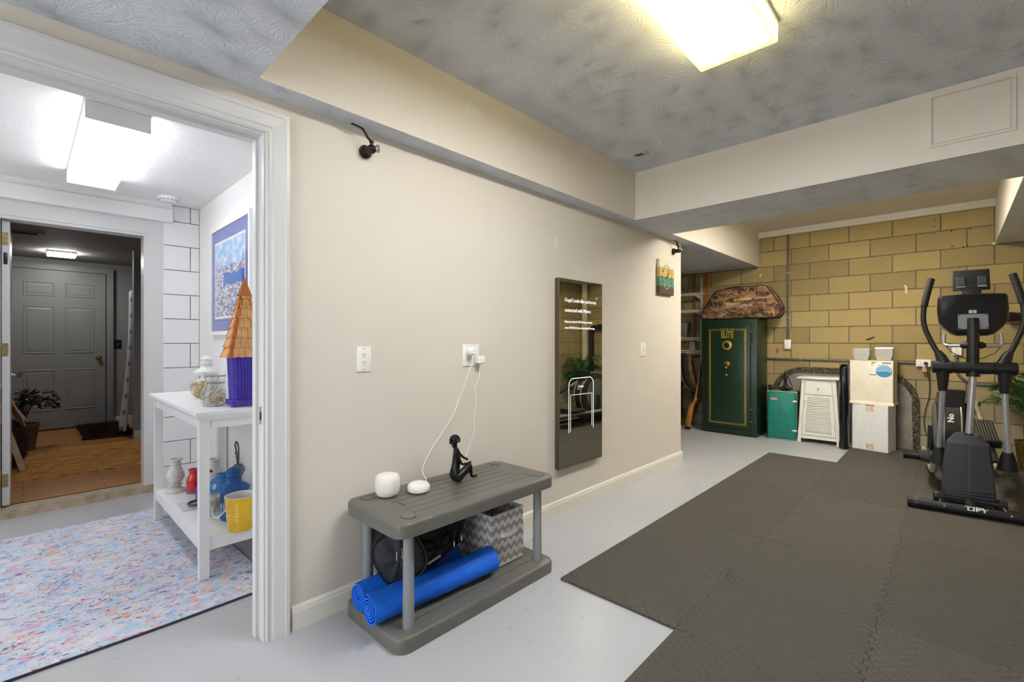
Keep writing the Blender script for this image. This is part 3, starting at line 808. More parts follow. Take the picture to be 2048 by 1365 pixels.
b = B().frame(x0 - 0.001, x1 + 0.001, y0 - 0.001, y1 + 0.001, 0.006, z1 - 0.004, z1 + 0.003, 'z')
b.obj('rim_binding', M('pale_grey_binding', (205, 203, 205), 0.8), t)
B().box(x0 + 0.004, x1 - 0.004, y0 + 0.004, y1 - 0.004, z0 + 0.003, z0 + 0.006).obj('lining', M('grey_lining', (120, 116, 112), 0.9), t)
b = B().tube(spline([(1.675, y0 - 0.001, 0.215), (1.682, y0 - 0.014, 0.214), (1.72, y0 - 0.018, 0.211), (1.756, y0 - 0.014, 0.214), (1.765, y0 - 0.001, 0.216)], 4), 0.013, 8, flat=1.0, up=(0, 0, 1))
for v in b.v: v.y = y0 - 0.001 + (v.y - y0 + 0.001) * 0.55
b.obj('handle', M('white_webbing', (238, 236, 234), 0.7), t, smooth=True)

# ================================================================= workout mirror and clock
mMFR = M('bronze_mirror_frame', (92, 80, 64), 0.4, 0.5)
t = thing('workout_mirror', 'tall slim smart workout mirror with bronze frame showing white writing', 'mirror', (2.785, 1.968, 0.315))
mx0, mx1, mz0, mz1 = 2.518, 3.052, 0.316, 1.634
B().rbox(mx0, mx1, 1.951, 1.989, mz0, mz1, 0.002, 1).obj('frame', mMFR, t)
k = NT('dark_mirror_glass'); k.base((0.60, 0.62, 0.56, 1)); k.set(Metallic=1.0, Roughness=0.012)
gl = B().box(mx0 + 0.003, mx1 - 0.003, 1.9495, 1.952, mz0 + 0.003, mz1 - 0.003).obj('mirror_glass', k.m, t)
mSCR = M('lit_screen_white', (255, 255, 255), 0.5, emit=(255, 250, 250), es=0.6)
YG = 1.9485
LX = 2.578
text(B(), 'Oops! Looks like you\'re not', 0.037, WALLF(LX, 1.485, YG), 0.0002, 'LEFT', space=0.93).obj('screen_writing', mSCR, gl, weld=False)
text(B(), 'connected with Mirror.', 0.037, WALLF(LX, 1.415, YG), 0.0002, 'LEFT', space=0.93).obj('screen_writing', mSCR, gl, weld=False)
text(B(), 'Open your phone\'s WiFi Settings and select', 0.0215, WALLF(LX, 1.335, YG), 0.0002, 'LEFT', space=0.9).obj('screen_writing', mSCR, gl, weld=False)
text(B(), 'mirror-TRYINGLE, then return to the Mirror app.', 0.0215, WALLF(LX, 1.292, YG), 0.0002, 'LEFT', space=0.86).obj('screen_writing', mSCR, gl, weld=False)
B().add([(2.966, YG, 1.525), (2.984, YG, 1.525), (2.975, YG, 1.510)], [[0, 1, 2]]).obj('screen_icon', mSCR, gl, weld=False)
def rr_path(xa, xb, za, zb, r, n=6):
    pts = [(xa, YG, za)]
    for i in range(n + 1):
        a = math.pi - math.pi / 2 * i / n; pts.append((xa + r + r * math.cos(a), YG, zb - r + r * math.sin(a)))
    for i in range(n + 1):
        a = math.pi / 2 - math.pi / 2 * i / n; pts.append((xb - r + r * math.cos(a), YG, zb - r + r * math.sin(a)))
    pts.append((xb, YG, za)); return pts
b = B()
b.tube(rr_path(2.626, 2.930, 0.555, 0.935, 0.05), 0.0028, 5); b.tube([(2.646, YG, 0.56), (2.646, YG, 0.82), (2.910, YG, 0.815), (2.910, YG, 0.575)], 0.0022, 5)
b.tube([(2.755, YG, 0.868), (2.755, YG, 0.876), (2.802, YG, 0.876), (2.802, YG, 0.868)], 0.002, 5, closed=True)
for v in b.v: v.y = YG + (v.y - YG) * 0.06
b.obj('screen_drawing', mSCR, gl)
B().rbox(2.528, 2.548, 1.975, 1.988, 0.355, 0.385, 0.002, 1).obj('wall_hook', M('black_bracket', (22, 22, 22), 0.6), t)

t = thing('wall_clock', 'square wooden plank clock in cream, yellow, green and brown stripes', 'clock', (4.175, 1.97, 1.635))
cx0, cx1 = 4.022, 4.328
zc = [1.636, 1.712, 1.794, 1.878, 1.962]
cols = [((96, 76, 46), (70, 54, 30)), ((92, 142, 118), (66, 112, 92)), ((206, 182, 108), (180, 150, 76)), ((228, 222, 200), (200, 190, 160))]
for i in range(4):
    c, d = cols[i]
    B().rbox(cx0 + (0.004 if i % 2 else 0), cx1, 1.958, 1.985, zc[i] + 0.001, zc[i + 1] - 0.001, 0.0025, 1).obj('plank', M('clock_paint_%d' % i, c, 0.7, var=0.2, vs=30, dark=d, bump=0.15, bs=90), t)
YC = 1.9572; ccx, ccz = 4.175, 1.799
for h in range(1, 13):
    a = math.pi / 2 - h * math.pi / 6
    mx = WALLF(ccx + 0.098 * math.cos(a), ccz + 0.105 * math.sin(a), YC)
    text(B(), str(h), 0.036, mx, 0.0004, bold=0.0006).obj('numeral', M('white_print') if h in (5, 6, 7) else M('black_print', (30, 28, 26), 0.6), t, weld=False)
b = B().tube([(ccx - 0.01, YC - 0.002, ccz - 0.004), (ccx + 0.055, YC - 0.002, ccz + 0.045)], [0.004, 0.002], 4)
b.tube([(ccx - 0.012, YC - 0.004, ccz - 0.01), (ccx + 0.035, YC - 0.004, ccz + 0.075)], [0.003, 0.0018], 4); b.cyl((ccx, YC + 0.001, ccz), (ccx, YC - 0.006, ccz), 0.007, n=10)
b.obj('hands', M('black_print'), t)
# paint scuffs on the tan wall
def scuff(loc_mx, pts, mat, nm):
    b = B(); n = len(pts)
    b.prism(pts, 0, 0.0007, loc_mx); return b
mSC = M('bare_plaster_scuff', (226, 222, 212), 0.8)
rr = random.Random(5)
wl = bpy.data.objects['wall_left']
for (x, z, w, h) in ((2.53, 1.88, 0.03, 0.055),):
    pts = [(w * math.cos(a) * rr.uniform(0.5, 1.1), h * math.sin(a) * rr.uniform(0.5, 1.1)) for a in [2 * math.pi * i / 11 for i in range(11)]]
    scuff(WALLF(x, z), pts, mSC, 's').obj('paint_scuff', mSC, wl)
pts = [(0.07 * math.cos(a) * rr.uniform(0.5, 1.1), 0.05 * math.sin(a) * rr.uniform(0.5, 1.1)) for a in [2 * math.pi * i / 13 for i in range(13)]]
scuff(WALLF(1.66, 2.44, 1.872), pts, mSC, 's').obj('paint_scuff', mSC, bpy.data.objects['trim_1'])
# ================================================================= foam floor tiles
def tile_mat():
    k = NT('grey_diamond_plate_foam'); x, y, z = k.xyz(k.coord())
    s = 0.0225
    X_, Y_ = k.math('DIVIDE', x, s), k.math('DIVIDE', y, s)
    u = k.math('SUBTRACT', k.math('FRACT', k.math('ADD', X_, 100.0)), 0.5)
    v = k.math('SUBTRACT', k.math('FRACT', k.math('ADD', Y_, 100.0)), 0.5)
    par = k.math('MODULO', k.math('ADD', k.math('FLOOR', k.math('ADD', X_, 100.0)), k.math('FLOOR', k.math('ADD', Y_, 100.0))), 2.0)
    sg = k.math('MULTIPLY_ADD', par, 2.0, -1.0)
    p = k.math('ADD', u, k.math('MULTIPLY', sg, v)); q = k.math('SUBTRACT', u, k.math('MULTIPLY', sg, v))
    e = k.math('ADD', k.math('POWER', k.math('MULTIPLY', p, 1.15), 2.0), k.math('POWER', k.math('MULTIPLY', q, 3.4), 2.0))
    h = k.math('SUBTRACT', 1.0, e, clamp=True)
    n = k.noise(k.coord(), 420, 2, 0.7)
    oi = k.node('ShaderNodeObjectInfo').outputs['Random']
    c = k.ramp(k.math('MULTIPLY_ADD', oi, 0.8, 0.1), [(0.0, (86, 83, 77)), (1.0, (97, 93, 86))])
    c = k.mix(k.math('MULTIPLY', h, 0.45), c, lin((122, 117, 108)))  # raised lozenges tinted lighter: relief shading put into the colour
    k.base(k.mix(k.math('MULTIPLY', n, 0.5), c, lin((62, 60, 55))))
    k.set(Roughness=0.7); k.b.inputs['Specular IOR Level'].default_value = 0.15
    k.bump(k.math('MULTIPLY_ADD', n, 0.10, h), 1.0, 0.006)
    return k.m
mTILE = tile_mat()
TS, TH = 0.6045, 0.012
def tile_outline(sx, sy, sides):
    """sides: dict of 'n','s','e','w' -> True for toothed edge; teeth interleave between neighbours"""
    P = []
    def edge(a, b, nrm, toothed, phase, L):
        n = 16; w = L / n; tx, ty = (b[0] - a[0]) / L, (b[1] - a[1]) / L; out = []
        g = 0.0012
        if not toothed:
            out.append((a[0] - nrm[0] * g, a[1] - nrm[1] * g)); return out
        for i in range(n):
            s0, s1 = i * w, (i + 1) * w
            d = (0.0075 if (i + phase) % 2 == 0 else -0.0075) - g
            if i == 0 or i == n - 1: d = min(d, -g) if i == 0 else -g
            f = 0.0025
            out.append((a[0] + tx * (s0 + f) + nrm[0] * d, a[1] + ty * (s0 + f) + nrm[1] * d))
            out.append((a[0] + tx * (s1 - f) + nrm[0] * d, a[1] + ty * (s1 - f) + nrm[1] * d))
        return out
    hx, hy = sx / 2, sy / 2
    P += edge((-hx, -hy), (hx, -hy), (0, -1), sides['s'], 0, sx)
    P += edge((hx, -hy), (hx, hy), (1, 0), sides['e'], 0, sy)
    P += edge((hx, hy), (-hx, hy), (0, 1), sides['n'], 0, sx)
    P += edge((-hx, hy), (-hx, -hy), (-1, 0), sides['w'], 0, sy)
    return P
tprot = {}
def foam_tile(xc, yc, sx, sy, sides, where, rot90):
    key = (round(sx, 3), round(sy, 3), tuple(sorted(sides.items())))
    if key not in tprot:
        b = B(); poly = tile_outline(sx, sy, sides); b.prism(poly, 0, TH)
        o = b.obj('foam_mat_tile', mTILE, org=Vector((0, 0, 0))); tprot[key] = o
    else:
        o = tprot[key].copy(); col.objects.link(o)
    o.location = (xc, yc, 0.0004)
    o['label'] = where; o['category'] = 'foam mat'; o['group'] = 'interlocking grey foam floor tiles'
    return o
XA = 1.858; YC_ = [1.430, 0.835, 0.236, -0.363, -0.808]
names = ['beside the tan wall', 'in the second row from the tan wall', 'in the third row from the tan wall', 'in the row along the right block wall']
ordn = ['nearest', 'second nearest', 'third', 'fourth', 'fifth', 'sixth', 'seventh', 'eighth', 'ninth', 'farthest']
for c in range(4):
    sy = YC_[c] - YC_[c + 1]
    rng = range(0, 6) if c == 0 else range(-2, 8)
    for q, i in enumerate(rng):
        first, last = i == rng[0], i == rng[-1]
        sides = {'w': not first, 'e': not last, 's': c < 3, 'n': c > 0 and (c > 1 or 0 <= i < 6)}
        nm = ordn[q] if c else ['nearest', 'second nearest', 'third', 'fourth', 'fifth', 'farthest'][q]
        foam_tile(XA + TS * (i + 0.5), (YC_[c] + YC_[c + 1]) / 2, TS, sy, sides, '%s grey diamond-plate foam tile %s' % (nm, names[c]), False)

# ================================================================= block wall fittings
mGALV = M('grey_conduit', (122, 120, 118), 0.45, 0.6, var=0.15, vs=20)
mCONB = M('brown_grey_conduit', (112, 104, 96), 0.5, 0.3)
def pipe(label, pts, r, mat, clips=(), cat='pipe', name='conduit_pipe', n=10):
    t = thing(name, label, cat, pts[0])
    B().tube(pts, r, n).obj('pipe', mat, t, smooth=True)
    for c, d in clips:
        c = Vector(c); d = Vector(d)
        B().tube([c - d * 0.006, c + d * 0.006], r + 0.0025, 10).box(c.x + r - 0.004, c.x + r + 0.004 + 0.003, c.y - (0.028 if abs(d.z) > 0.5 else 0.006), c.y + (0.028 if abs(d.z) > 0.5 else 0.006), c.z - (0.006 if abs(d.z) > 0.5 else 0.028), c.z + (0.006 if abs(d.z) > 0.5 else 0.028)).obj('clip', M('galvanised_clip', (170, 168, 162), 0.4, 0.8), t)
    return t
XC = XW - 0.02
pipe('brown vertical conduit from the ceiling to the outlet beside the safe', [(XC, 1.535, 2.56), (XC, 1.535, 1.21)], 0.013, mCONB, [((XC, 1.535, 2.07), (0, 0, 1)), ((XC, 1.535, 1.50), (0, 0, 1))])
pipe('grey horizontal conduit running behind the safe, cabinet and boxes', [(XC, 4.1, 0.985), (XC, 0.29, 0.962)], 0.013, mGALV, [((XC, 1.40, 0.969), (0, 1, 0))])
pipe('brown vertical conduit behind the wire shelves', [(XC, 2.735, 2.18), (XC, 2.735, 1.13)], 0.014, mCONB)
pipe('grey conduit bending along the wall behind the exercise machine', spline([(XC, -0.02, 1.06), (XC, -0.02, 0.95), (XC, -0.04, 0.84), (XC, -0.12, 0.765), (XC, -0.22, 0.755), (XC, -0.51, 0.745)], 6), 0.013, mGALV, [((XC, -0.36, 0.750), (0, 1, 0))])
def boxed_outlet(y, z, w, h, label, kind):
    t = plate_on_wall(BACKF(y, z, XW - 0.045), w, h, label, kind)
    B().rbox(XW - 0.046, XW - 0.004, y - w / 2 + 0.004, y + w / 2 - 0.004, z - h / 2 + 0.004, z + h / 2 - 0.004, 0.003, 1).obj('outlet_box', M('pale_metal_box', (200, 196, 184), 0.5), t)
    return t
boxed_outlet(1.535, 1.158, 0.075, 0.118, 'cream outlet box at the foot of the brown conduit beside the safe', 'duplex')
boxed_outlet(0.24, 0.962, 0.122, 0.078, 'white horizontal outlet box on the conduit beside the boxes', 'horiz')
boxed_outlet(-0.02, 1.11, 0.075, 0.118, 'cream outlet box on the wall behind the exercise machine console', 'duplex')
boxed_outlet(2.76, 1.13, 0.075, 0.118, 'cream outlet box below the wire shelf holding the bucket', 'duplex')
t = thing('power_cord', 'dark power cord hanging from the white horizontal outlet to the floor', 'cord', (XW - 0.08, 0.2, 0.02))
B().rbox(XW - 0.085, XW - 0.055, 0.205, 0.235, 0.945, 0.975, 0.004, 1).obj('plug', M('dark_plug', (38, 34, 32), 0.5), t)
B().rbox(XW - 0.075, XW - 0.035, 0.20, 0.25, 0.865, 0.920, 0.003, 1).obj('adapter', M('orange_white_adapter', (222, 170, 130), 0.5, var=0.3, vs=60), t)
B().tube(spline([(XW - 0.085, 0.215, 0.95), (XW - 0.08, 0.205, 0.86), (XW - 0.03, 0.19, 0.74), (XW - 0.03, 0.195, 0.6), (XW - 0.03, 0.225, 0.45), (XW - 0.03, 0.235, 0.30), (XW - 0.035, 0.205, 0.16), (XW - 0.05, 0.17, 0.05), (XW - 0.10, 0.12, 0.02), (XW - 0.3, 0.02, 0.018)], 6), 0.0042, 6).obj('cord', M('brown_black_cord', (44, 36, 32), 0.6), t, smooth=True)
# arched concrete slab on the wall
k = NT('stained_concrete_slab'); gp = k.node('ShaderNodeNewGeometry').outputs['Position']
f = k.noise(gp, 9, 6, 0.7); f2 = k.noise(k.scale(gp, (1, 1, 0.35)), 6, 4)
k.base(k.mix(k.math('MULTIPLY', f2, 0.5), k.ramp(f, [(0.3, (120, 116, 108)), (0.7, (158, 155, 150))]), lin((136, 120, 92)))); k.set(Roughness=0.95); k.bump(k.noise(gp, 130, 3), 0.5, 0.004)
mSLAB = k.m
k = NT('dark_mould_stain'); gp = k.node('ShaderNodeNewGeometry').outputs['Position']
k.base(k.ramp(k.noise(gp, 42, 5, 0.75), [(0.38, (40, 34, 24)), (0.52, (74, 64, 46)), (0.66, (140, 134, 122))])); k.set(Roughness=0.95); k.bump(k.noise(gp, 90, 3), 0.5, 0.005)
mMOULD = k.m
def arch(y0, y1, zt, r, n=10):
    P = [(y0, 0)]
    for i in range(n + 1):
        a = math.pi / 2 * i / n
        P.append((y0 + r - r * math.cos(a), zt - r + r * math.sin(a)))
    for i in range(n + 1):
        a = math.pi / 2 * i / n
        P.append((y1 - r + r * math.sin(a), zt - r + r * math.cos(a)))
    P.append((y1, 0)); return P
t = thing('arched_slab', 'stained concrete slab with rounded top corners against the block wall', 'slab', (XW - 0.03, 1.0, 0))
mxs = fr((XW - 0.008, 0, 0), (0, 1, 0), (0, 0, 1))
out = arch(0.275, 1.715, 0.875, 0.36); inn = arch(0.325, 1.665, 0.815, 0.32)
B().prism(inn, -0.034, 0.006, mxs).obj('face', mSLAB, t)
b = B(); n = len(out)
vs = [mxs @ Vector((x, z, h)) for P in (out, inn) for (x, z) in P for h in (-0.045,)] + [mxs @ Vector((x, z, 0.004)) for (x, z) in out]
rr = random.Random(11)
for i in range(n, 2 * n): vs[i] += Vector((0, rr.uniform(-0.012, 0.012), rr.uniform(-0.012, 0.012)))
fs = []
for i in range(n - 1): fs += [[i, i + 1, n + i + 1, n + i], [2 * n + i, 2 * n + i + 1, i + 1, i]]
b.add(vs, fs); b.obj('stained_rim', mMOULD, t, weld=False)
B().box(XW - 0.062, XW - 0.052, 0.465, 0.478, 0.27, 0.52).obj('dark_streak', M('dark_hole'), t)
# black iron pipe stub left of the slab
t = thing('iron_pipe', 'short rusty black pipe rising between the safe and the slab', 'pipe', (6.71, 1.735, 0))
B().cyl((6.71, 1.735, 0), (6.71, 1.735, 0.60), 0.016, n=12).obj('pipe', M('rusty_black_iron', (60, 44, 36), 0.7, 0.4, var=0.4, vs=30), t, smooth=True)
B().cyl((6.71, 1.735, 0.57), (6.71, 1.735, 0.63), 0.024, n=8).obj('fitting', M('rusty_black_iron'), t, smooth=True)
# paint drips and bolt holes on the block wall
mDRIP = M('cream_paint_blob', (224, 212, 170), 0.7)
rr = random.Random(21)
for (y, z, w, h) in ((0.385, 1.765, 0.012, 0.05), (0.395, 1.81, 0.009, 0.014), (1.86, 2.07, 0.010, 0.022), (1.93, 2.11, 0.004, 0.01), (1.87, 2.16, 0.01, 0.012), (-0.295, 2.185, 0.02, 0.014), (0.10, 2.02, 0.004, 0.004)):
    pts = [(w * math.cos(a) * rr.uniform(0.7, 1.1), h * math.sin(a) * rr.uniform(0.8, 1.1)) for a in [2 * math.pi * i / 10 for i in range(10)]]
    B().prism(pts, 0, 0.003, BACKF(y, z, XW - 0.0065)).obj('paint_blob', mDRIP, wb)
for (y, zs) in ((0.70, (2.50, 2.42, 2.335)), (0.155, (2.50, 2.43, 2.36))):
    for z in zs:
        B().lathe([(0.0, 0.010), (0.006, 0.009), (0.010, 0.004), (0.013, 0.0)], n=10, mx=BACKF(y, z, XW - 0.006)).obj('bolt_head', M('worn_steel'), wb, smooth=True)
for (y, z) in ((0.02, 2.36), (-0.12, 2.36), (0.015, 2.20), (-0.07, 2.18), (-0.10, 2.19)):
    B().cyl((XW - 0.0075, y, z), (XW, y, z), 0.007, n=8).obj('drill_hole', M('dark_hole'), wb)
B().tube([(XW - 0.008, 0.74, 1.215), (XW - 0.012, 0.70, 1.225), (XW - 0.012, 0.665, 1.25)], [0.006, 0.008, 0.004], 6).obj('nail_stub', M('dark_hole'), wb)
b = B().prism([(-0.02, -0.03), (0.0, -0.035), (0.018, 0.0), (0.01, 0.03), (-0.012, 0.034)], 0, 0.001, BACKF(1.66, 1.075, XW - 0.0068)); b.obj('red_scuff', M('red_brown_scuff', (160, 96, 72), 0.8), wb)

# ================================================================= gun safe and the bow case on it
SX, SY0, SY1, SZ = 6.25, 1.765, 2.447, 1.475
k = NT('dark_green_safe_paint'); k.base(k.ramp(k.noise(k.coord(), 160, 2), [(0.3, (13, 36, 22)), (0.7, (20, 48, 30))])); k.set(Roughness=0.32); k.bump(k.noise(k.coord(), 300, 2), 0.12, 0.002)
mSAFE = k.m
mGOLD = M('gold_trim', (206, 172, 70), 0.35, 0.75)
t = thing('gun_safe', 'tall dark green steel safe with gold pinstripes and dial', 'safe', (6.46, 2.1, 0))
B().rbox(SX, 6.68, SY0, SY1, 0.012, SZ, 0.006, 2).obj('body', mSAFE, t, smooth=True)
B().box(SX + 0.02, 6.66, SY0 + 0.02, SY1 - 0.02, 0, 0.014).obj('plinth', M('dark_hole'), t)
dy0, dy1, dz0, dz1 = SY0 + 0.075, SY1 - 0.062, 0.09, SZ - 0.075
B().box(SX - 0.003, SX + 0.004, dy0 - 0.008, dy1 + 0.008, dz0 - 0.008, dz1 + 0.008).obj('door_gap', M('dark_hole'), t)
door = B().rbox(SX - 0.017, SX + 0.002, dy0, dy1, dz0, dz1, 0.004, 2).obj('door', mSAFE, t, smooth=True)
FX = SX - 0.0172
def sline(a, b_, r=0.0022): return B().tube([a, b_], r, 4)
g0, g1, gz0, gz1 = dy0 + 0.05, dy1 - 0.05, dz0 + 0.05, dz1 - 0.05
gm = (g0 + g1) / 2
for off, r in ((0.0, 0.0034), (0.014, 0.0018)):
    a0, a1, b0, b1 = g0 + off, g1 - off, gz0 + off, gz1 - off
    for pa, pb in (((FX, a0, b0), (FX, a0, b1)), ((FX, a1, b0), (FX, a1, b1)), ((FX, a0, b0), (FX, a1, b0)), ((FX, a0, b1), (FX, gm - 0.105, b1)), ((FX, a1, b1), (FX, gm + 0.105, b1))):
        b = sline(pa, pb, r)
        for v in b.v: v.x = FX + (v.x - FX) * 0.25
        b.obj('pinstripe', mGOLD, door)
text(B(), 'STACK-ON', 0.036, BACKF(gm, gz1 - 0.004, FX), 0.0006, space=1.05, bold=0.001).obj('lettering', mGOLD, door, weld=False)
mx = BACKF(gm, gz1 - 0.072, FX) @ Matrix.Diagonal((0.72, 1.45, 1, 1))
text(B(), 'ELITE', 0.082, mx, 0.0006, space=1.1, bold=0.0035).obj('lettering', mGOLD, door, weld=False)
mx = BACKF(gm, 1.145, FX)
dl = B().lathe([(0.034, 0.0), (0.060, 0.0), (0.062, 0.006), (0.058, 0.016), (0.046, 0.022), (0.036, 0.022), (0.034, 0.016)], n=40, mx=mx, caps=False).obj('dial_ring', mGOLD, door, smooth=True)
B().lathe([(0.0, 0.040), (0.022, 0.040), (0.026, 0.034), (0.028, 0.020), (0.036, 0.016), (0.036, 0.0)], n=32, mx=mx).obj('dial_knob', M('black_dial', (24, 26, 30), 0.35), dl, smooth=True)
mx = BACKF(gm, 0.905, FX)
hd = B().lathe([(0.0, 0.024), (0.018, 0.024), (0.024, 0.018), (0.028, 0.006), (0.034, 0.0)], n=28, mx=mx).obj('handle_boss', mGOLD, door, smooth=True)
B().tube([mx @ Vector((0, 0, 0.02)), mx @ Vector((0.001, 0.0, 0.055)), mx @ Vector((0.006, -0.045, 0.062)), mx @ Vector((0.012, -0.13, 0.062))], [0.012, 0.013, 0.0135, 0.0145], 12).obj('lever', M('black_lever', (26, 26, 24), 0.35), hd, smooth=True)
for za, zb in ((-0.05, -0.035), (-0.145, -0.125)):
    B().tube([mx @ Vector((0.0065 - za * 0.05, za, 0.062)), mx @ Vector((0.0065 - zb * 0.05, zb, 0.062))], 0.0158, 12).obj('lever_band', mGOLD, hd, smooth=True)
for hz in (1.24, 0.27):
    h = B().cyl((SX - 0.012, dy0 - 0.012, hz - 0.075), (SX - 0.012, dy0 - 0.012, hz + 0.075), 0.009, n=12).obj('hinge', mSAFE, t, smooth=True)
    for q in (-0.08, 0.07): B().cyl((SX - 0.012, dy0 - 0.012, hz + q), (SX - 0.012, dy0 - 0.012, hz + q + 0.01), 0.0115, n=12).obj('hinge_collar', M('worn_steel'), h, smooth=True)

def camo():
    k = NT('woodland_camouflage_fabric'); gp = k.node('ShaderNodeNewGeometry').outputs['Position']
    w = k.noise(gp, 5, 3, 0.6)
    sx = k.scale(gp, (1, 6, 15)); sw = k.node('ShaderNodeVectorMath', operation='ADD')
    k.l.new(sx, sw.inputs[0]); k.l.new(k.comb(w, k.math('MULTIPLY', w, 2.5), k.math('MULTIPLY', w, 4.0)), sw.inputs[1])
    n = k.noise(sw.outputs[0], 1.0, 4, 0.62, 0.5)
    c = k.ramp(n, [(0.30, (24, 18, 13)), (0.43, (66, 46, 32)), (0.52, (120, 86, 60)), (0.62, (158, 122, 94)), (0.74, (94, 62, 34))])
    v = k.voro(k.scale(gp, (1, 1.2, 0.8)), 7, 'DISTANCE_TO_EDGE', 0)
    tw = k.math('LESS_THAN', k.math('ADD', v, k.math('MULTIPLY', k.noise(gp, 22, 3), 0.06)), 0.045)
    c = k.mix(k.math('MULTIPLY', tw, 0.75), c, lin((188, 158, 120)))
    lf = k.voro(gp, 16, 'F1', 0)
    c = k.mix(k.math('MULTIPLY', k.math('LESS_THAN', lf, 0.16), 0.8), c, lin((176, 116, 70)))
    k.base(c); k.set(Roughness=0.85); k.bump(k.noise(gp, 200, 2), 0.2, 0.002); return k.m
mCAMO = camo()
t = thing('bow_case', 'camouflage fabric bow case lying on top of the green safe', 'case', (6.45, 1.98, SZ))
prof = [(2.475, 0.010), (2.49, 0.03), (2.42, 0.17), (2.33, 0.325), (2.28, 0.37), (2.20, 0.385), (1.97, 0.402), (1.73, 0.405), (1.68, 0.39), (1.62, 0.31), (1.56, 0.21), (1.525, 0.13), (1.53, 0.05), (1.575, 0.005), (1.765, 0.001), (2.40, 0.001)]
prof = [(y, z) for y, z in prof]
def case_ring(inset, x):
    cy = sum(p[0] for p in prof) / len(prof); cz = 0.2
    return [(x, cy + (y - cy) * (1 - inset), SZ + 0.010 + cz + (z - cz) * (1 - inset)) for y, z in prof]
rings = [case_ring(0.16, 6.285), case_ring(0.05, 6.295), case_ring(0.0, 6.32), case_ring(0.0, 6.50), case_ring(0.05, 6.535), case_ring(0.16, 6.545)]
b = B(); m = len(prof); vs = [p for r_ in rings for p in r_]; fs = [[j * m + i, j * m + (i + 1) % m, (j + 1) * m + (i + 1) % m, (j + 1) * m + i] for j in range(len(rings) - 1) for i in range(m)]
fs += [list(range(m)), [(len(rings) - 1) * m + i for i in range(m)][::-1]]
b.add(vs, fs); b.obj('shell', mCAMO, t, smooth=True, sharp=50)
for x in (6.32, 6.50): B().tube(case_ring(0.0, x), 0.008, 6, closed=True).obj('dark_piping', M('dark_brown_piping', (36, 24, 18), 0.7), t, smooth=True)
B().tube(spline([(6.41, 2.21, SZ + 0.385), (6.41, 2.16, SZ + 0.415), (6.41, 2.02, SZ + 0.425), (6.41, 1.95, SZ + 0.405)], 5), 0.014, 8).obj('carry_handle', M('dark_brown_piping'), t, smooth=True)
FB = 6.2845
b = B(); b.prism([(0.155 * math.cos(a) + 0.02 * math.sin(a) * 2, 0.036 * math.sin(a) + 0.14 * 0.155 * math.cos(a)) for a in [2 * math.pi * i / 24 for i in range(24)]], -0.001, 0.0012, BACKF(1.995, SZ + 0.232, FB))
bd = b.obj('oval_badge', M('tan_gold_badge', (196, 162, 92), 0.6), t)
text(B(), 'Mathews', 0.062, BACKF(1.995, SZ + 0.232, FB - 0.0012), 0.0004, shear=0.35, bold=0.0015).obj('lettering', M('dark_brown_piping'), bd, weld=False)
text(B(), 'SWITCHBACK', 0.050, BACKF(1.985, SZ + 0.172, FB - 0.0005), 0.0008, shear=0.2, space=1.05, bold=0.0008).obj('lettering', M('pale_grey_print', (176, 164, 148), 0.7), t, weld=False)
b = B().tube([(FB - 0.001, 1.655, SZ + 0.072), (FB - 0.001, 1.655, SZ + 0.088), (FB - 0.001, 1.60, SZ + 0.088), (FB - 0.001, 1.585, SZ + 0.072)], 0.003, 5, closed=True); b.obj('corner_badge', M('tan_gold_badge'), t)
B().tube(spline([(FB + 0.02, 1.80, SZ + 0.05), (FB + 0.003, 1.72, SZ + 0.09), (FB + 0.002, 1.62, SZ + 0.07), (FB + 0.012, 1.56, SZ + 0.065)], 5), 0.0022, 5).obj('pull_string', M('tan_gold_badge'), t)

# ================================================================= cooler, yoga figurine, cabinet, wrapped roll, boxes
mTEAL = M('teal_green_enamel', (18, 124, 108), 0.35, var=0.06, vs=8)
t = thing('cooler', 'teal metal cooler standing on end with two silver latches', 'cooler', (6.43, 1.515, 0))
ca = Vector((6.312, 1.668, 0)); cb = Vector((6.345, 1.362, 0)); cx_ = (cb - ca).normalized(); cy_ = Vector((-cx_.y, cx_.x, 0)) ; cy_ = cy_ if cy_.x > 0 else -cy_
mxc = Matrix.Identity(4)
W = (cb - ca).length
for i in range(3): mxc[i][0], mxc[i][1], mxc[i][2], mxc[i][3] = cx_[i], cy_[i], (0, 0, 1)[i], ca[i]
B().rbox(0, W, 0.055, 0.30, 0.012, 0.585, 0.022, 3, mxc).obj('body', mTEAL, t, smooth=True)
lid = B().rbox(0, W, 0.0, 0.05, 0.012, 0.585, 0.022, 3, mxc).obj('lid', mTEAL, t, smooth=True)
B().rbox(-0.002, W + 0.002, 0.048, 0.058, 0.010, 0.587, 0.003, 1, mxc).obj('cream_rim', M('cream_plastic_rim', (216, 208, 160), 0.5), t)
bd = B().rbox(0.035, 0.115, -0.0025, 0.003, 0.482, 0.508, 0.002, 1, mxc).obj('red_badge', M('red_orange_badge', (206, 84, 44), 0.5), lid)
text(B(), 'Coleman', 0.017, mxc @ fr((0.075, -0.003, 0.494), (1, 0, 0), (0, 0, 1)), 0.0005, bold=0.0008).obj('lettering', M('white_print'), bd, weld=False)
for i in range(7):
    for j in range(7):
        px = W / 2 + (i - j) * 0.0105 - 0.01; pz = 0.28 + (i + j - 6) * 0.0215
        b = B().ball((px, -0.0005, pz), (0.0055, 0.0022, 0.010), 8, 4, mx=mxc)
        b.obj('embossed_diamond', mTEAL, lid, smooth=True)
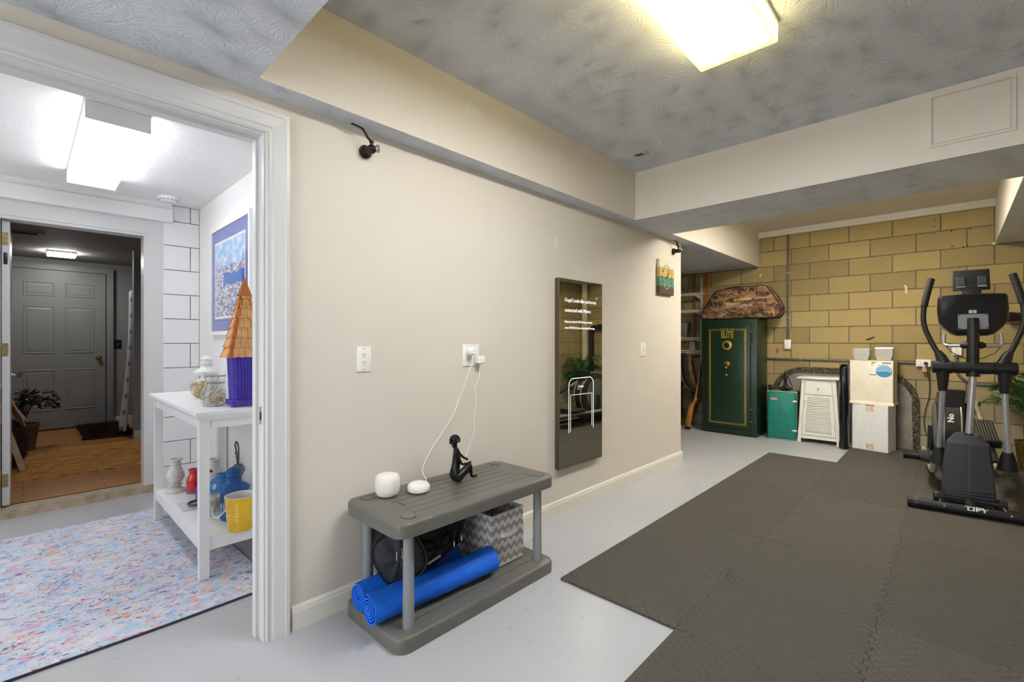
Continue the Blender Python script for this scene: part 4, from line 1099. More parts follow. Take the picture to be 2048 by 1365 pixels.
for z in (0.475, 0.125):
    l = B().rbox(W - 0.05, W + 0.012, -0.006, 0.012, z - 0.013, z + 0.013, 0.005, 2, mxc).obj('latch', M('bright_silver'), t, smooth=True)
    B().rbox(W - 0.01, W + 0.012, 0.0, 0.085, z - 0.009, z + 0.009, 0.003, 1, mxc).obj('latch_arm', M('bright_silver'), l)
B().rbox(0.01, W - 0.01, 0.02, 0.28, 0.0, 0.014, 0.003, 1, mxc).obj('base_strip', M('worn_steel'), t)
B().tube([mxc @ Vector(p) for p in ((-0.002, 0.12, 0.18), (-0.018, 0.12, 0.2), (-0.018, 0.12, 0.36), (-0.002, 0.12, 0.38))], 0.006, 8).obj('side_handle', M('bright_silver'), t, smooth=True)
# meditating figurine standing on the cooler
O = Vector((6.50, 1.512, 0.588))
mp = [(0, 0, 0.035, 0.03), (0, 0, 0.09, 0.017), (0, 0, 0.14, 0.021), (0, 0, 0.178, 0.018), (0, 0, 0.195, 0.0055), (0, 0, 0.212, 0.012), (0, 0, 0.23, 0.010),
      (0, 0.026, 0.178, 0.007), (0, 0.05, 0.11, 0.0055), (0, 0.078, 0.05, 0.005), (0, -0.026, 0.178, 0.007), (0, -0.05, 0.11, 0.0055), (0, -0.078, 0.05, 0.005),
      (-0.01, 0.04, 0.025, 0.014), (-0.02, 0.085, 0.03, 0.014), (-0.035, 0.03, 0.014, 0.012), (-0.01, -0.04, 0.025, 0.014), (-0.02, -0.085, 0.03, 0.014), (-0.035, -0.03, 0.014, 0.012)]
me_ = [(0, 1), (1, 2), (2, 3), (3, 4), (4, 5), (5, 6), (3, 7), (7, 8), (8, 9), (3, 10), (10, 11), (11, 12), (0, 13), (13, 14), (14, 15), (0, 16), (16, 17), (17, 18)]
b = skin(mp, me_, 2, O)
for v in b.v: v.z = max(v.z, O.z + 0.001)
t = thing('figurine', 'black metal figurine in a meditation pose on the teal cooler', 'figurine', O - Vector((0, 0, 0.002)))
b.obj('body', M('black_cast_figurine'), t, smooth=True, sharp=80)
B().lathe([(0.0, 0.0), (0.05, 0.0), (0.05, 0.006), (0.02, 0.012), (0.012, 0.02)], (O.x, O.y, O.z - 0.001), 20).obj('foot', M('black_cast_figurine'), t, smooth=True)
B().ball((O.x, O.y, O.z + 0.248), 0.007, 10, 6).obj('hair_bun', M('black_cast_figurine'), t, smooth=True)

# white louvered cabinet with splayed sides
mCABW = M('white_cabinet_paint', (242, 240, 230), 0.45, var=0.03, vs=6)
t = thing('cabinet', 'small white tapered cabinet with a drawer and louvered door', 'cabinet', (6.53, 1.143, 0))
cyc, fx = 1.143, 6.372
def hw(z): return 0.212 - (0.212 - 0.168) * z / 0.75      # half width by height
def trap(b, z0, z1, ins, x0, x1):
    a, c = hw(z0) - ins, hw(z1) - ins
    b.add([(x0, cyc - a, z0), (x0, cyc + a, z0), (x0, cyc + c, z1), (x0, cyc - c, z1), (x1, cyc - a, z0), (x1, cyc + a, z0), (x1, cyc + c, z1), (x1, cyc - c, z1)],
          [[0, 1, 2, 3], [7, 6, 5, 4], [0, 4, 5, 1], [1, 5, 6, 2], [2, 6, 7, 3], [3, 7, 4, 0]]); return b
B().rbox(fx - 0.025, 6.66, cyc - 0.212, cyc + 0.212, 0.752, 0.775, 0.006, 2).obj('top', mCABW, t, smooth=True)
trap(B(), 0.085, 0.752, 0.03, fx + 0.02, 6.64).obj('body', mCABW, t)
for sgn in (-1, 1):
    for x0 in (fx, 6.615):
        def q(z, e): return cyc + sgn * (hw(z) - e)
        B().add([(x0, q(0, 0), 0), (x0 + 0.034, q(0, 0), 0), (x0 + 0.034, q(0, 0.034), 0), (x0, q(0, 0.034), 0), (x0, q(0.752, 0), 0.752), (x0 + 0.034, q(0.752, 0), 0.752), (x0 + 0.034, q(0.752, 0.034), 0.752), (x0, q(0.752, 0.034), 0.752)],
                [[0, 1, 2, 3], [4, 5, 6, 7], [0, 1, 5, 4], [1, 2, 6, 5], [2, 3, 7, 6], [3, 0, 4, 7]]).obj('leg', mCABW, t)
trap(B(), 0.05, 0.085, 0.034, fx + 0.006, fx + 0.03).obj('bottom_rail', mCABW, t)
dr = trap(B(), 0.575, 0.735, 0.042, fx - 0.001, fx + 0.022).obj('drawer', mCABW, t)
B().lathe([(0.0, 0.026), (0.010, 0.024), (0.014, 0.017), (0.011, 0.008), (0.006, 0.004), (0.006, 0.0)], n=16, mx=BACKF(cyc, 0.648, fx - 0.001)).obj('knob', M('white_plastic'), dr, smooth=True)
dr = B()
for sgn in (-1, 1):
    z0, z1 = 0.095, 0.565
    def q(z, e): return cyc + sgn * (hw(z) - e)
    dr.add([(fx, q(z0, 0.040), z0), (fx, q(z0, 0.072), z0), (fx, q(z1, 0.072), z1), (fx, q(z1, 0.040), z1), (fx + 0.02, q(z0, 0.040), z0), (fx + 0.02, q(z0, 0.072), z0), (fx + 0.02, q(z1, 0.072), z1), (fx + 0.02, q(z1, 0.040), z1)],
           [[0, 1, 2, 3], [7, 6, 5, 4], [0, 4, 5, 1], [1, 5, 6, 2], [2, 6, 7, 3], [3, 7, 4, 0]])
trap(dr, 0.095, 0.13, 0.072, fx, fx + 0.02); trap(dr, 0.54, 0.565, 0.072, fx, fx + 0.02)
dr = dr.obj('door', mCABW, t)
trap(B(), 0.12, 0.55, 0.072, fx + 0.016, fx + 0.0195).obj('door_back', M('shaded_slat_backing', (120, 116, 104), 0.7), dr)  # backing coloured dark to paint in the shade between the slats
for i in range(20):
    z = 0.136 + i * 0.0203
    a = hw(z) - 0.071
    B().add([(fx + 0.001, cyc - a, z), (fx + 0.001, cyc + a, z), (fx + 0.015, cyc + a, z + 0.014), (fx + 0.015, cyc - a, z + 0.014), (fx + 0.001, cyc - a, z + 0.005), (fx + 0.001, cyc + a, z + 0.005), (fx + 0.015, cyc + a, z + 0.018), (fx + 0.015, cyc - a, z + 0.018)],
            [[0, 1, 2, 3], [7, 6, 5, 4], [0, 4, 5, 1], [1, 5, 6, 2], [2, 6, 7, 3], [3, 7, 4, 0]]).obj('slat', mCABW, dr)
B().lathe([(0.0, 0.022), (0.009, 0.02), (0.012, 0.014), (0.006, 0.004), (0.005, 0.0)], n=14, mx=BACKF(cyc + hw(0.5) - 0.056, 0.495, fx)).obj('knob', M('white_plastic'), dr, smooth=True)

# black plastic wrapped roll
def wrapf(u, v):
    a = 2 * math.pi * u; z = 0.015 + v * 0.93
    r = 0.046 + 0.003 * math.sin(5 * a + 9 * v) + 0.002 * math.sin(13 * a - 20 * v)
    if v > 0.94: r *= math.sqrt(max(0.0, 1 - ((v - 0.94) / 0.06) ** 2)) * 0.9 + 0.1
    return (6.283 + r * math.cos(a), 0.884 + r * math.sin(a), z)
b = B().grid(wrapf, 24, 40)
t = thing('wrapped_roll', 'tall roll wrapped in shiny black plastic leaning by the cabinet', 'roll', (6.283, 0.884, 0.0))
b.obj('wrapping', M('shiny_black_plastic', (14, 14, 17), 0.22, coat=0.3, bump=0.5, bs=22), t, smooth=True, sharp=80)
for z in (0.02, 0.94): B().cyl((6.283, 0.884, z - 0.006), (6.283, 0.884, z), 0.046, n=20).obj('roll_end', M('dark_hole'), t)
# boxes
mBOXW = M('white_corrugated_cardboard', (240, 240, 238), 0.8, var=0.05, vs=30, bump=0.1, bs=140)
mBOXY = M('yellowed_white_cardboard', (243, 238, 222), 0.75, var=0.08, vs=5, dark=(234, 222, 194), bump=0.35, bs=11)
def boxframe(p, ang): return Matrix.Translation(p) @ Matrix.Rotation(ang, 4, 'Z')
mxb = boxframe((6.350, 0.822, 0.0128), R(-12))
mR = M('red_print', (206, 112, 84), 0.7); 
t = thing('cardboard_box', 'white carton with red stamps, lower box of the stack', 'box', (6.49, 0.66, 0.0125))
B().rbox(0, 0.235, -0.325, 0, 0, 0.497, 0.004, 1, mxb).obj('carton', mBOXW, t)
for zc_, w in ((0.455, 0.075), (0.045, 0.07)):
    lab = B().box(-0.0006, 0.0004, -0.20, -0.20 + w, zc_ - 0.033, zc_ + 0.033, mxb).obj('stamp', M('pale_pink_tape', (228, 208, 194), 0.7), t)
    rr = random.Random(int(zc_ * 100))
    for i in range(5):
        for j in range(4):
            if rr.random() < 0.75: B().box(-0.0012, -0.0004, -0.196 + i * 0.0135, -0.196 + i * 0.0135 + rr.uniform(0.004, 0.011), zc_ - 0.028 + j * 0.015, zc_ - 0.028 + j * 0.015 + 0.009, mxb).obj('stamp_print', mR, lab)
B().box(-0.0006, 0.0004, -0.205, -0.125, 0.488, 0.496, mxb).obj('label_strip', M('dark_print', (70, 66, 62), 0.7), t)
t = thing('cardboard_box', 'yellowed white carton with a blue oval print, upper box', 'box', (6.47, 0.65, 0.512))
mxb2 = boxframe((6.345, 0.838, 0.512), R(-3.5))
b = B(); zz = [0, 0.012, 0.035, 0.2, 0.475]; fl = [0.010, 0.008, 0.0, 0.0, 0.002]
def ringb(z, f): return [(-f, f, z), (0.27 + f, f, z), (0.27 + f, -0.372 - f, z), (-f, -0.372 - f, z)]
vs = [p for z, f in zip(zz, fl) for p in ringb(z, f)]
fs = [[j * 4 + i, j * 4 + (i + 1) % 4, (j + 1) * 4 + (i + 1) % 4, (j + 1) * 4 + i] for j in range(4) for i in range(4)] + [[0, 3, 2, 1], [16, 17, 18, 19]]
b.add(vs, fs, mxb2); b.obj('carton', mBOXY, t)
def sheet(y0, y1, z0, z1, nm, m_, d=0.0008, par=None): return B().box(-0.0022 - d, -0.001, y0, y1, z0, z1, mxb2).obj(nm, m_, par or t)
lab = sheet(-0.368, -0.185, 0.285, 0.468, 'printed_label', M('white_paper', (240, 238, 230), 0.6))
gr = B().add([(-0.0034, -0.19, 0.467), (-0.0034, -0.24, 0.467), (-0.0034, -0.19, 0.425)], [[0, 1, 2]], mxb2).obj('green_corner', M('lime_print', (150, 196, 70), 0.6), lab, weld=False)
sheet(-0.36, -0.28, 0.448, 0.457, 'dark_strip', M('dark_print'), 0.0016, lab); sheet(-0.232, -0.175, 0.318, 0.327, 'dark_strip', M('grey_print', (120, 116, 112), 0.6), 0.0016, lab)
text(B(), 'Salt Wave Spa', 0.020, mxb2 @ fr((-0.0032, -0.275, 0.428), (0, -1, 0), (0, 0, 1)), 0.0003, shear=0.2).obj('lettering', M('grey_print'), lab, weld=False) if False else None
for i in range(3): sheet(-0.245 - i * 0.034, -0.268 - i * 0.034 + 0.0, 0.424, 0.432, 'printed_word', M('pale_tan_print', (190, 184, 168), 0.6), 0.0016, lab)
k = NT('blue_sea_print'); gp = k.node('ShaderNodeNewGeometry').outputs['Position']; x, y, z = k.xyz(gp)
k.base(k.ramp(k.math('MULTIPLY_ADD', k.noise(gp, 30, 3), 0.03, z), [(0.0, (60, 130, 165)), (0.80 - 0.0, (60, 130, 165)), (0.875, (60, 140, 178)), (0.895, (150, 190, 205)), (0.92, (120, 178, 222)), (1.0, (150, 195, 232))])); k.set(Roughness=0.5)
ov = [(-0.298 + 0.072 * math.cos(a), 0.362 + 0.062 * math.sin(a)) for a in [2 * math.pi * i / 30 for i in range(30)]]
ov = [(max(y_, -0.366), z_) for y_, z_ in ov]
op = B().add([(-0.0036, y_, z_) for y_, z_ in ov], [list(range(30))], mxb2).obj('oval_picture', k.m, lab, weld=False)
B().box(-0.0044, -0.0034, -0.335, -0.262, 0.352, 0.358, mxb2).obj('boat_print', M('teal_dark_print', (40, 96, 110), 0.6), op)
# plastic takeaway containers, nested in two stacks
k = NT('clear_frosted_plastic'); k.base(lin((246, 246, 240))); k.set(Roughness=0.3); k.b.inputs['Transmission Weight'].default_value = 0.15; k.b.inputs['Alpha'].default_value = 0.55
mCLEAR = k.m
def tray(w, d, h):
    b = B()
    def rg(e, z): return [(-d / 2 + e, -w / 2 + e, z), (d / 2 - e, -w / 2 + e, z), (d / 2 - e, w / 2 - e, z), (-d / 2 + e, w / 2 - e, z)]
    R_ = [rg(0.02, 0), rg(0.006, h - 0.004), rg(0.0, h - 0.004), rg(0.0, h), rg(0.007, h), rg(0.022, 0.002)]
    vs = [p for r_ in R_ for p in r_]
    fs = [[j * 4 + i, j * 4 + (i + 1) % 4, (j + 1) * 4 + (i + 1) % 4, (j + 1) * 4 + i] for j in range(5) for i in range(4)] + [[0, 1, 2, 3], [20, 21, 22, 23]]
    b.add(vs, fs); return b
proto = None
for (yy, n, gname, lb) in ((0.745, 9, 'clear containers nested in the left stack', 'clear plastic container nested in the left stack on the box'), (0.548, 8, 'clear containers nested in the right stack', 'clear plastic container nested in the right stack under the white lid')):
    for i in range(n):
        z = 0.990 + i * 0.0095
        if proto is None: o = tray(0.155, 0.20, 0.05).obj('plastic_container', mCLEAR, org=Vector((0, 0, 0))); proto = o
        else: o = proto.copy(); col.objects.link(o)
        o.location = (6.47, yy, z); o['label'] = lb; o['category'] = 'container'; o['group'] = gname
b = B().rbox(6.37, 6.57, 0.465, 0.625, 1.108, 1.132, 0.008, 2)
b.obj('container_lid', M('white_plastic'), smooth=True, label='white plastic lid on the right container stack', cat='lid')

# ================================================================= shelves in the recess
mWIRE = M('white_coated_wire', (236, 234, 226), 0.4)
def wire_shelf(z, where):
    t = thing('wire_shelf', 'white wire wall shelf ' + where, 'shelf', (6.6, 3.0, z), 'white wire shelves on the block wall')
    ya, yb, xa, xb = 2.555, 3.5, 6.43, XW - 0.012
    for x, zz, r in ((xa, z, 0.004), (xa, z - 0.03, 0.004), (xb, z, 0.004), ((xa + xb) / 2, z - 0.004, 0.004)):
        B().cyl((x, ya, zz), (x, yb, zz), r, n=6).obj('rail', mWIRE, t)
    n = 37
    w0 = None
    for i in range(n):
        y = ya + 0.004 + i * 0.0255
        if w0 is None:
            w0 = B().tube([(xa - 0.001, y, z - 0.03), (xa - 0.001, y, z + 0.002), (xb, y, z + 0.002)], 0.0022, 4).obj('wire', mWIRE, t)
            y00 = y
        else:
            c = w0.copy(); col.objects.link(c); c.location = (0, y - y00, 0)
    B().add([(XW - 0.03, 2.648, z - 0.01), (XW - 0.03, 2.652, z - 0.01), (xa + 0.02, 2.652, z - 0.008), (xa + 0.02, 2.648, z - 0.008), (XW - 0.03, 2.648, z - 0.06), (XW - 0.03, 2.652, z - 0.06), (xa + 0.02, 2.652, z - 0.02), (xa + 0.02, 2.648, z - 0.02)],
            [[0, 1, 2, 3], [7, 6, 5, 4], [0, 4, 5, 1], [1, 5, 6, 2], [2, 6, 7, 3], [3, 7, 4, 0]]).obj('bracket', mWIRE, t)
for z, w in ((1.868, 'holding the glass pitcher, topmost'), (1.632, 'standing empty, second from the top'), (1.247, 'holding the steel bucket'), (1.062, 'lowest, above the rifles')): wire_shelf(z, w)
t = thing('shelf_standard', 'white slotted shelf upright on the block wall beside the safe', 'upright', (XW - 0.025, 2.63, 0.9))
B().box(XW - 0.032, XW - 0.014, 2.618, 2.644, 0.9, 2.11).obj('channel', mWIRE, t)
for i in range(46): B().box(XW - 0.0335, XW - 0.0315, 2.626, 2.636, 0.915 + i * 0.026, 0.928 + i * 0.026).obj('slot', M('slot_grey', (120, 112, 96), 0.8), t)
B().rbox(XW - 0.026, XW - 0.008, 2.545, 2.612, 0.7, 2.165, 0.002, 1).obj('wood_batten', M('amber_pine', (176, 118, 48), 0.6, var=0.2, vs=9), label='amber wooden batten fixed upright beside the slotted shelf upright', cat='batten')
k = NT('clear_glass'); k.base((0.97, 0.98, 0.97, 1)); k.set(Roughness=0.03, IOR=1.3); k.b.inputs['Transmission Weight'].default_value = 0.92
mGLASS = k.m
t = thing('glass_pitcher', 'ribbed clear glass vase on the topmost wire shelf', 'vase', (6.56, 2.83, 1.873))
B().lathe([(0.0, 0.004), (0.055, 0.002), (0.06, 0.01), (0.058, 0.06), (0.068, 0.15), (0.085, 0.24), (0.088, 0.25), (0.083, 0.25), (0.065, 0.15), (0.054, 0.06), (0.054, 0.016), (0.0, 0.014)], (6.56, 2.83, 1.872), 20).obj('body', mGLASS, t, smooth=True)
B().ball((6.53, 2.81, 1.93), 0.02, 8, 6).obj('dark_stone', M('dark_hole'), t)
mTIN = M('galvanised_bucket', (168, 164, 150), 0.3, 0.9, var=0.2, vs=10)
t = thing('bucket', 'galvanised steel bucket with brown contents on the wire shelf', 'bucket', (6.56, 2.80, 1.255))
B().lathe([(0.0, 0.002), (0.062, 0.0), (0.064, 0.006), (0.088, 0.19), (0.092, 0.195), (0.092, 0.205), (0.086, 0.205), (0.082, 0.19)], (6.56, 2.80, 1.253), 28).obj('pail', mTIN, t, smooth=True)
b = B(); rr = random.Random(2)
for i in range(26): b.ball((6.56 + rr.uniform(-0.06, 0.06), 2.80 + rr.uniform(-0.06, 0.06), 1.253 + 0.195 + rr.uniform(-0.01, 0.02)), (rr.uniform(0.01, 0.024), rr.uniform(0.01, 0.024), 0.012), 7, 5)
o = b.obj('brown_cones', M('dark_red_brown', (82, 44, 32), 0.8, var=0.4, vs=30), t, smooth=True); o['kind'] = 'stuff'
B().tube(spline([(6.56, 2.71, 1.43), (6.545, 2.70, 1.40), (6.53, 2.705, 1.375)], 4), 0.004, 6).obj('bail', mTIN, t, smooth=True)
# things under the shelves
t = thing('dark_crate', 'dark wooden cabinet with a red bundle, under the lowest shelf', 'crate', (6.6, 3.05, 0))
B().rbox(6.36, 6.72, 2.91, 3.45, 0.10, 0.62, 0.004, 1).obj('crate_body', M('dark_stained_wood', (42, 30, 22), 0.6, var=0.4, vs=8), t)
B().rbox(6.34, 6.74, 2.89, 3.47, 0.0, 0.10, 0.004, 1).obj('base', M('olive_brown_wood', (104, 86, 50), 0.7, var=0.3, vs=9), t)
B().rbox(6.35, 6.73, 2.89, 3.46, 0.62, 0.645, 0.003, 1).obj('top_board', M('white_wire_edge', (205, 196, 176), 0.6), t)
t = thing('red_pouch', 'red pouch with a pale patch lying on the dark crate', 'pouch', (6.42, 2.92, 0.646))
B().rbox(6.38, 6.48, 2.895, 3.08, 0.646, 0.71, 0.02, 2).obj('pouch', M('dull_red_cloth', (140, 42, 34), 0.8), t, smooth=True)
B().ball((6.41, 2.95, 0.80), (0.03, 0.045, 0.085), 12, 10).obj('cream_mitt', M('cream_canvas', (206, 194, 166), 0.85, var=0.15, vs=20), label='cream canvas pouch hanging above the red one', cat='pouch')
mLEA = M('worn_leather', (120, 92, 60), 0.7, var=0.35, vs=12)
t = thing('rifle_case', 'dark soft rifle case with tan edging hanging under the shelf', 'rifle case', (6.45, 2.72, 0.45))
def ribbon(pts, w, th, nm, mat, par): 
    b = B().tube(spline(pts, 6), w, 10, flat=th / w, up=(1, 0, 0)); return b.obj(nm, mat, par, smooth=True)
ribbon([(6.46, 2.79, 1.03), (6.45, 2.775, 0.85), (6.44, 2.74, 0.68), (6.42, 2.66, 0.56), (6.41, 2.60, 0.47)], 0.042, 0.02, 'case_body', M('black_nylon'), t)
ribbon([(6.44, 2.84, 1.02), (6.43, 2.82, 0.82), (6.42, 2.77, 0.63), (6.40, 2.64, 0.50)], 0.010, 0.008, 'tan_edging', mLEA, t)
ribbon([(6.48, 2.705, 1.02), (6.47, 2.695, 0.85), (6.45, 2.64, 0.62), (6.43, 2.585, 0.42)], 0.03, 0.02, 'tan_side', M('tan_canvas', (150, 118, 70), 0.8, var=0.3, vs=14), t)
ribbon([(6.47, 2.66, 0.93), (6.46, 2.62, 0.74), (6.45, 2.57, 0.55)], 0.014, 0.01, 'strap', M('dark_stained_wood'), t)
ribbon([(6.36, 2.88, 0.80), (6.345, 2.87, 0.62), (6.38, 2.80, 0.545), (6.40, 2.68, 0.55)], 0.007, 0.006, 'sling', mLEA, t)
t = thing('rifle', 'rifle with honey wooden stock leaning against the green safe', 'rifle', (6.25, 2.585, 0.0))
ST = M('honey_wood_stock', (190, 128, 56), 0.35, var=0.25, vs=16)
b = B(); A = [(6.235, 2.625, 0.035), (6.24, 2.61, 0.15), (6.25, 2.592, 0.27), (6.26, 2.575, 0.33), (6.275, 2.545, 0.38), (6.29, 2.53, 0.45), (6.31, 2.515, 0.60), (6.33, 2.50, 0.75)]
b.tube(spline(A, 4), [0.037 - 0.0] * 4 + [0.036] * 4 + [0.032] * 4 + [0.024] * 4 + [0.022] * 4 + [0.020] * 4 + [0.017] * 4 + [0.012], 10, flat=0.6, up=(1, 0, 0)); b.obj('stock', ST, t, smooth=True)
B().cyl((6.232, 2.629, 0.0), (6.236, 2.624, 0.038), 0.038, n=14).obj('butt_pad', M('black_bracket'), t, smooth=True)
B().tube([(6.285, 2.52, 0.42), (6.32, 2.49, 0.72), (6.40, 2.47, 1.15)], 0.011, 10).obj('barrel', M('dark_gun_steel', (40, 40, 42), 0.35, 0.8), t, smooth=True)
B().tube(spline([(6.262, 2.56, 0.345), (6.25, 2.55, 0.335), (6.255, 2.532, 0.37), (6.27, 2.53, 0.405)], 4), 0.004, 6).obj('trigger_guard', M('dark_gun_steel'), t, smooth=True)
t = thing('wooden_plank', 'weathered grey-brown board leaning behind the rifle', 'board', (6.5, 2.72, 0))
B().add([(6.48, 2.86, 0.0), (6.51, 2.86, 0.0), (6.51, 2.76, 0.0), (6.48, 2.76, 0.0), (6.66, 2.58, 0.62), (6.69, 2.58, 0.62), (6.69, 2.50, 0.62), (6.66, 2.50, 0.62)], [[0, 1, 2, 3], [4, 5, 6, 7], [0, 1, 5, 4], [1, 2, 6, 5], [2, 3, 7, 6], [3, 0, 4, 7]]).obj('board', M('olive_brown_wood'), t)
# ================================================================= elliptical trainer
EO = Vector((4.415, -0.09, 0.0165)); ea = math.atan2(0.092, 0.996)
ME = Matrix.Translation(EO) @ Matrix.Rotation(ea, 4, 'Z')
def L(x, y, z): return ME @ Vector((x, y, z))
mEB = M('matte_black_machine', (24, 25, 28), 0.42, bump=0.06, bs=260)
mEG = M('dark_blue_grey_shroud', (52, 56, 64), 0.5, bump=0.12, bs=260)
mES = M('silver_painted_tube', (176, 178, 184), 0.32, 0.55)
mEC = M('champagne_tube', (176, 170, 148), 0.35, 0.4)
mEDK = M('dark_housing', (40, 39, 37), 0.35)
t = thing('elliptical_trainer', 'black and silver elliptical trainer on the foam tiles by the right wall', 'exercise machine', EO)
def T(nm, pts, r, mat=mEB, n=12, par=None, **kw):
    return B().tube([L(*p) for p in pts], r, n, **kw).obj(nm, mat, par or t, smooth=True)
st = T('front_stabilizer', [(0, 0.30, 0.034), (0, -0.36, 0.034)], 0.033, n=18)
for s in (1, -1):
    y = 0.30 if s > 0 else -0.36
    T('stabilizer_cap', [(0, y + s * 0.004, 0.034), (0, y + s * 0.035, 0.034)], [0.036, 0.034], M('black_rubber', (18, 18, 18), 0.6), 18, st)
    T('cap_ring', [(0, y - s * 0.022, 0.034), (0, y - s * 0.006, 0.034)], 0.0355, M('dark_steel_ring', (70, 70, 70), 0.35, 0.8), 18, st)
    b = B().lathe([(0, 0.004), (0.006, 0.003), (0.009, 0)], n=10, mx=ME @ fr((-0.029, s * 0.16 - 0.02, 0.046), (0, -1, 0), (0, 0, 1))); b.obj('bolt', M('worn_steel'), st, smooth=True)
text(B(), 'LIFT', 0.040, ME @ fr((-0.0285, -0.02, 0.051), (0, -1, 0), (0.5, 0, 0.866)) @ Matrix.Diagonal((1.4, 0.7, 1, 1)), 0.0036, bold=0.0008).obj('lettering', M('white_print'), st, weld=False)
for i in range(9): B().box(-0.001, 0.001, -0.0035, 0.0035, 0.0, 0.009, mx=ME @ Matrix.Translation((-0.0165, 0.035 - i * 0.0105, 0.059))).obj('small_print', M('white_print'), st)
T('rear_stabilizer', [(1.80, 0.27, 0.034), (1.80, -0.27, 0.034)], 0.033, n=16)
for s in (1, -1): T('stabilizer_cap', [(1.80, s * 0.26, 0.034), (1.80, s * 0.30, 0.034)], 0.036, M('black_rubber'), 16)
T('main_beam', [(0.25, 0, 0.085), (1.80, 0, 0.075)], 0.042, n=8)
T('front_brace', [(0.0, 0.0, 0.04), (0.30, 0, 0.085)], 0.036, n=10)
# tower shroud
def ring(z, hwid, xf, xb, ridge): return [(xf, 0, z)] if False else [(xf - ridge, 0.0, z), (xf, -hwid, z), (xf + 0.06, -hwid - 0.018, z), (xb, -hwid * 0.9, z), (xb, hwid * 0.9, z), (xf + 0.06, hwid + 0.018, z), (xf, hwid, z)]
R_ = [ring(0.05, 0.125, 0.14, 0.42, 0.012), ring(0.12, 0.122, 0.145, 0.42, 0.012), ring(0.30, 0.112, 0.155, 0.40, 0.012), ring(0.455, 0.096, 0.165, 0.38, 0.010), ring(0.515, 0.050, 0.20, 0.33, 0.006)]
b = B(); m = 7; vs = [p for r_ in R_ for p in r_]
fs = [[j * m + i, j * m + (i + 1) % m, (j + 1) * m + (i + 1) % m, (j + 1) * m + i] for j in range(4) for i in range(m)] + [list(range(m))[::-1], [4 * m + i for i in range(m)]]
b.add(vs, fs, ME); tw = b.obj('tower_shroud', mEG, t, smooth=True, sharp=22)
for z in (0.085, 0.108, 0.132):
    q = ring(z, 0.1238, 0.141, 0.42, 0.013); B().tube([ME @ Vector(p) for p in (q[2], q[1], q[0], q[6], q[5])], 0.0022, 5).obj('groove', mEB, tw)
T('seam', [(0.1265, 0, 0.06), (0.152, 0, 0.45)], 0.0012, M('grey_seam', (110, 114, 122), 0.5), 5, tw)
T('guard_bar', [(0.02, 0.15, 0.045), (0.06, 0.155, 0.06), (0.09, 0.14, 0.075), (0.10, 0.10, 0.078), (0.10, -0.10, 0.078), (0.09, -0.145, 0.075), (0.05, -0.165, 0.055), (0.02, -0.17, 0.04)], 0.011, n=8)
for s in (1, -1):
    w = B().lathe([(0.0, 0.022), (0.024, 0.022), (0.038, 0.018), (0.040, 0.0), (0.038, -0.018), (0.024, -0.022), (0.0, -0.022)], n=20, mx=ME @ fr((0.16, s * 0.165, 0.062), (1, 0, 0), (0, 0, 1)))
    w.obj('transport_wheel', mEB, t, smooth=True)
    B().box(0.06, 0.2, -0.012, 0.012, 0.035, 0.085, ME @ Matrix.Translation((0, s * 0.142, 0))).obj('wheel_bracket', mEB, t)
# mast and crossbar
MY = -0.03
T('mast', [(0.235, -0.008, 0.50), (0.235, MY, 0.955)], 0.020, mES, 20)
T('mast_collar', [(0.235, -0.008, 0.50), (0.235, -0.009, 0.525)], 0.026, mEB, 20)
cb_ = T('crossbar', [(0.24, 0.10 + MY, 0.992), (0.24, -0.10 + MY, 0.992)], 0.041, n=20)
for y in (0.055, -0.055): T('ring_seam', [(0.24, y + MY - 0.001, 0.992), (0.24, y + MY + 0.001, 0.992)], 0.0418, M('dark_steel_ring'), 20, cb_)
for s in (1, -1): T('crossbar_gap', [(0.24, s * 0.10 + MY, 0.992), (0.24, s * 0.107 + MY, 0.992)], 0.037, M('dark_hole'), 20, cb_)
T('upright_sleeve', [(0.24, MY, 0.93), (0.245, MY, 1.06), (0.25, MY - 0.002, 1.20), (0.27, MY - 0.003, 1.345)], [0.036, 0.034, 0.033, 0.031], n=20)
T('sleeve_seam', [(0.243, MY, 1.058), (0.243, MY, 1.062)], 0.0348, M('dark_hole'), 20)
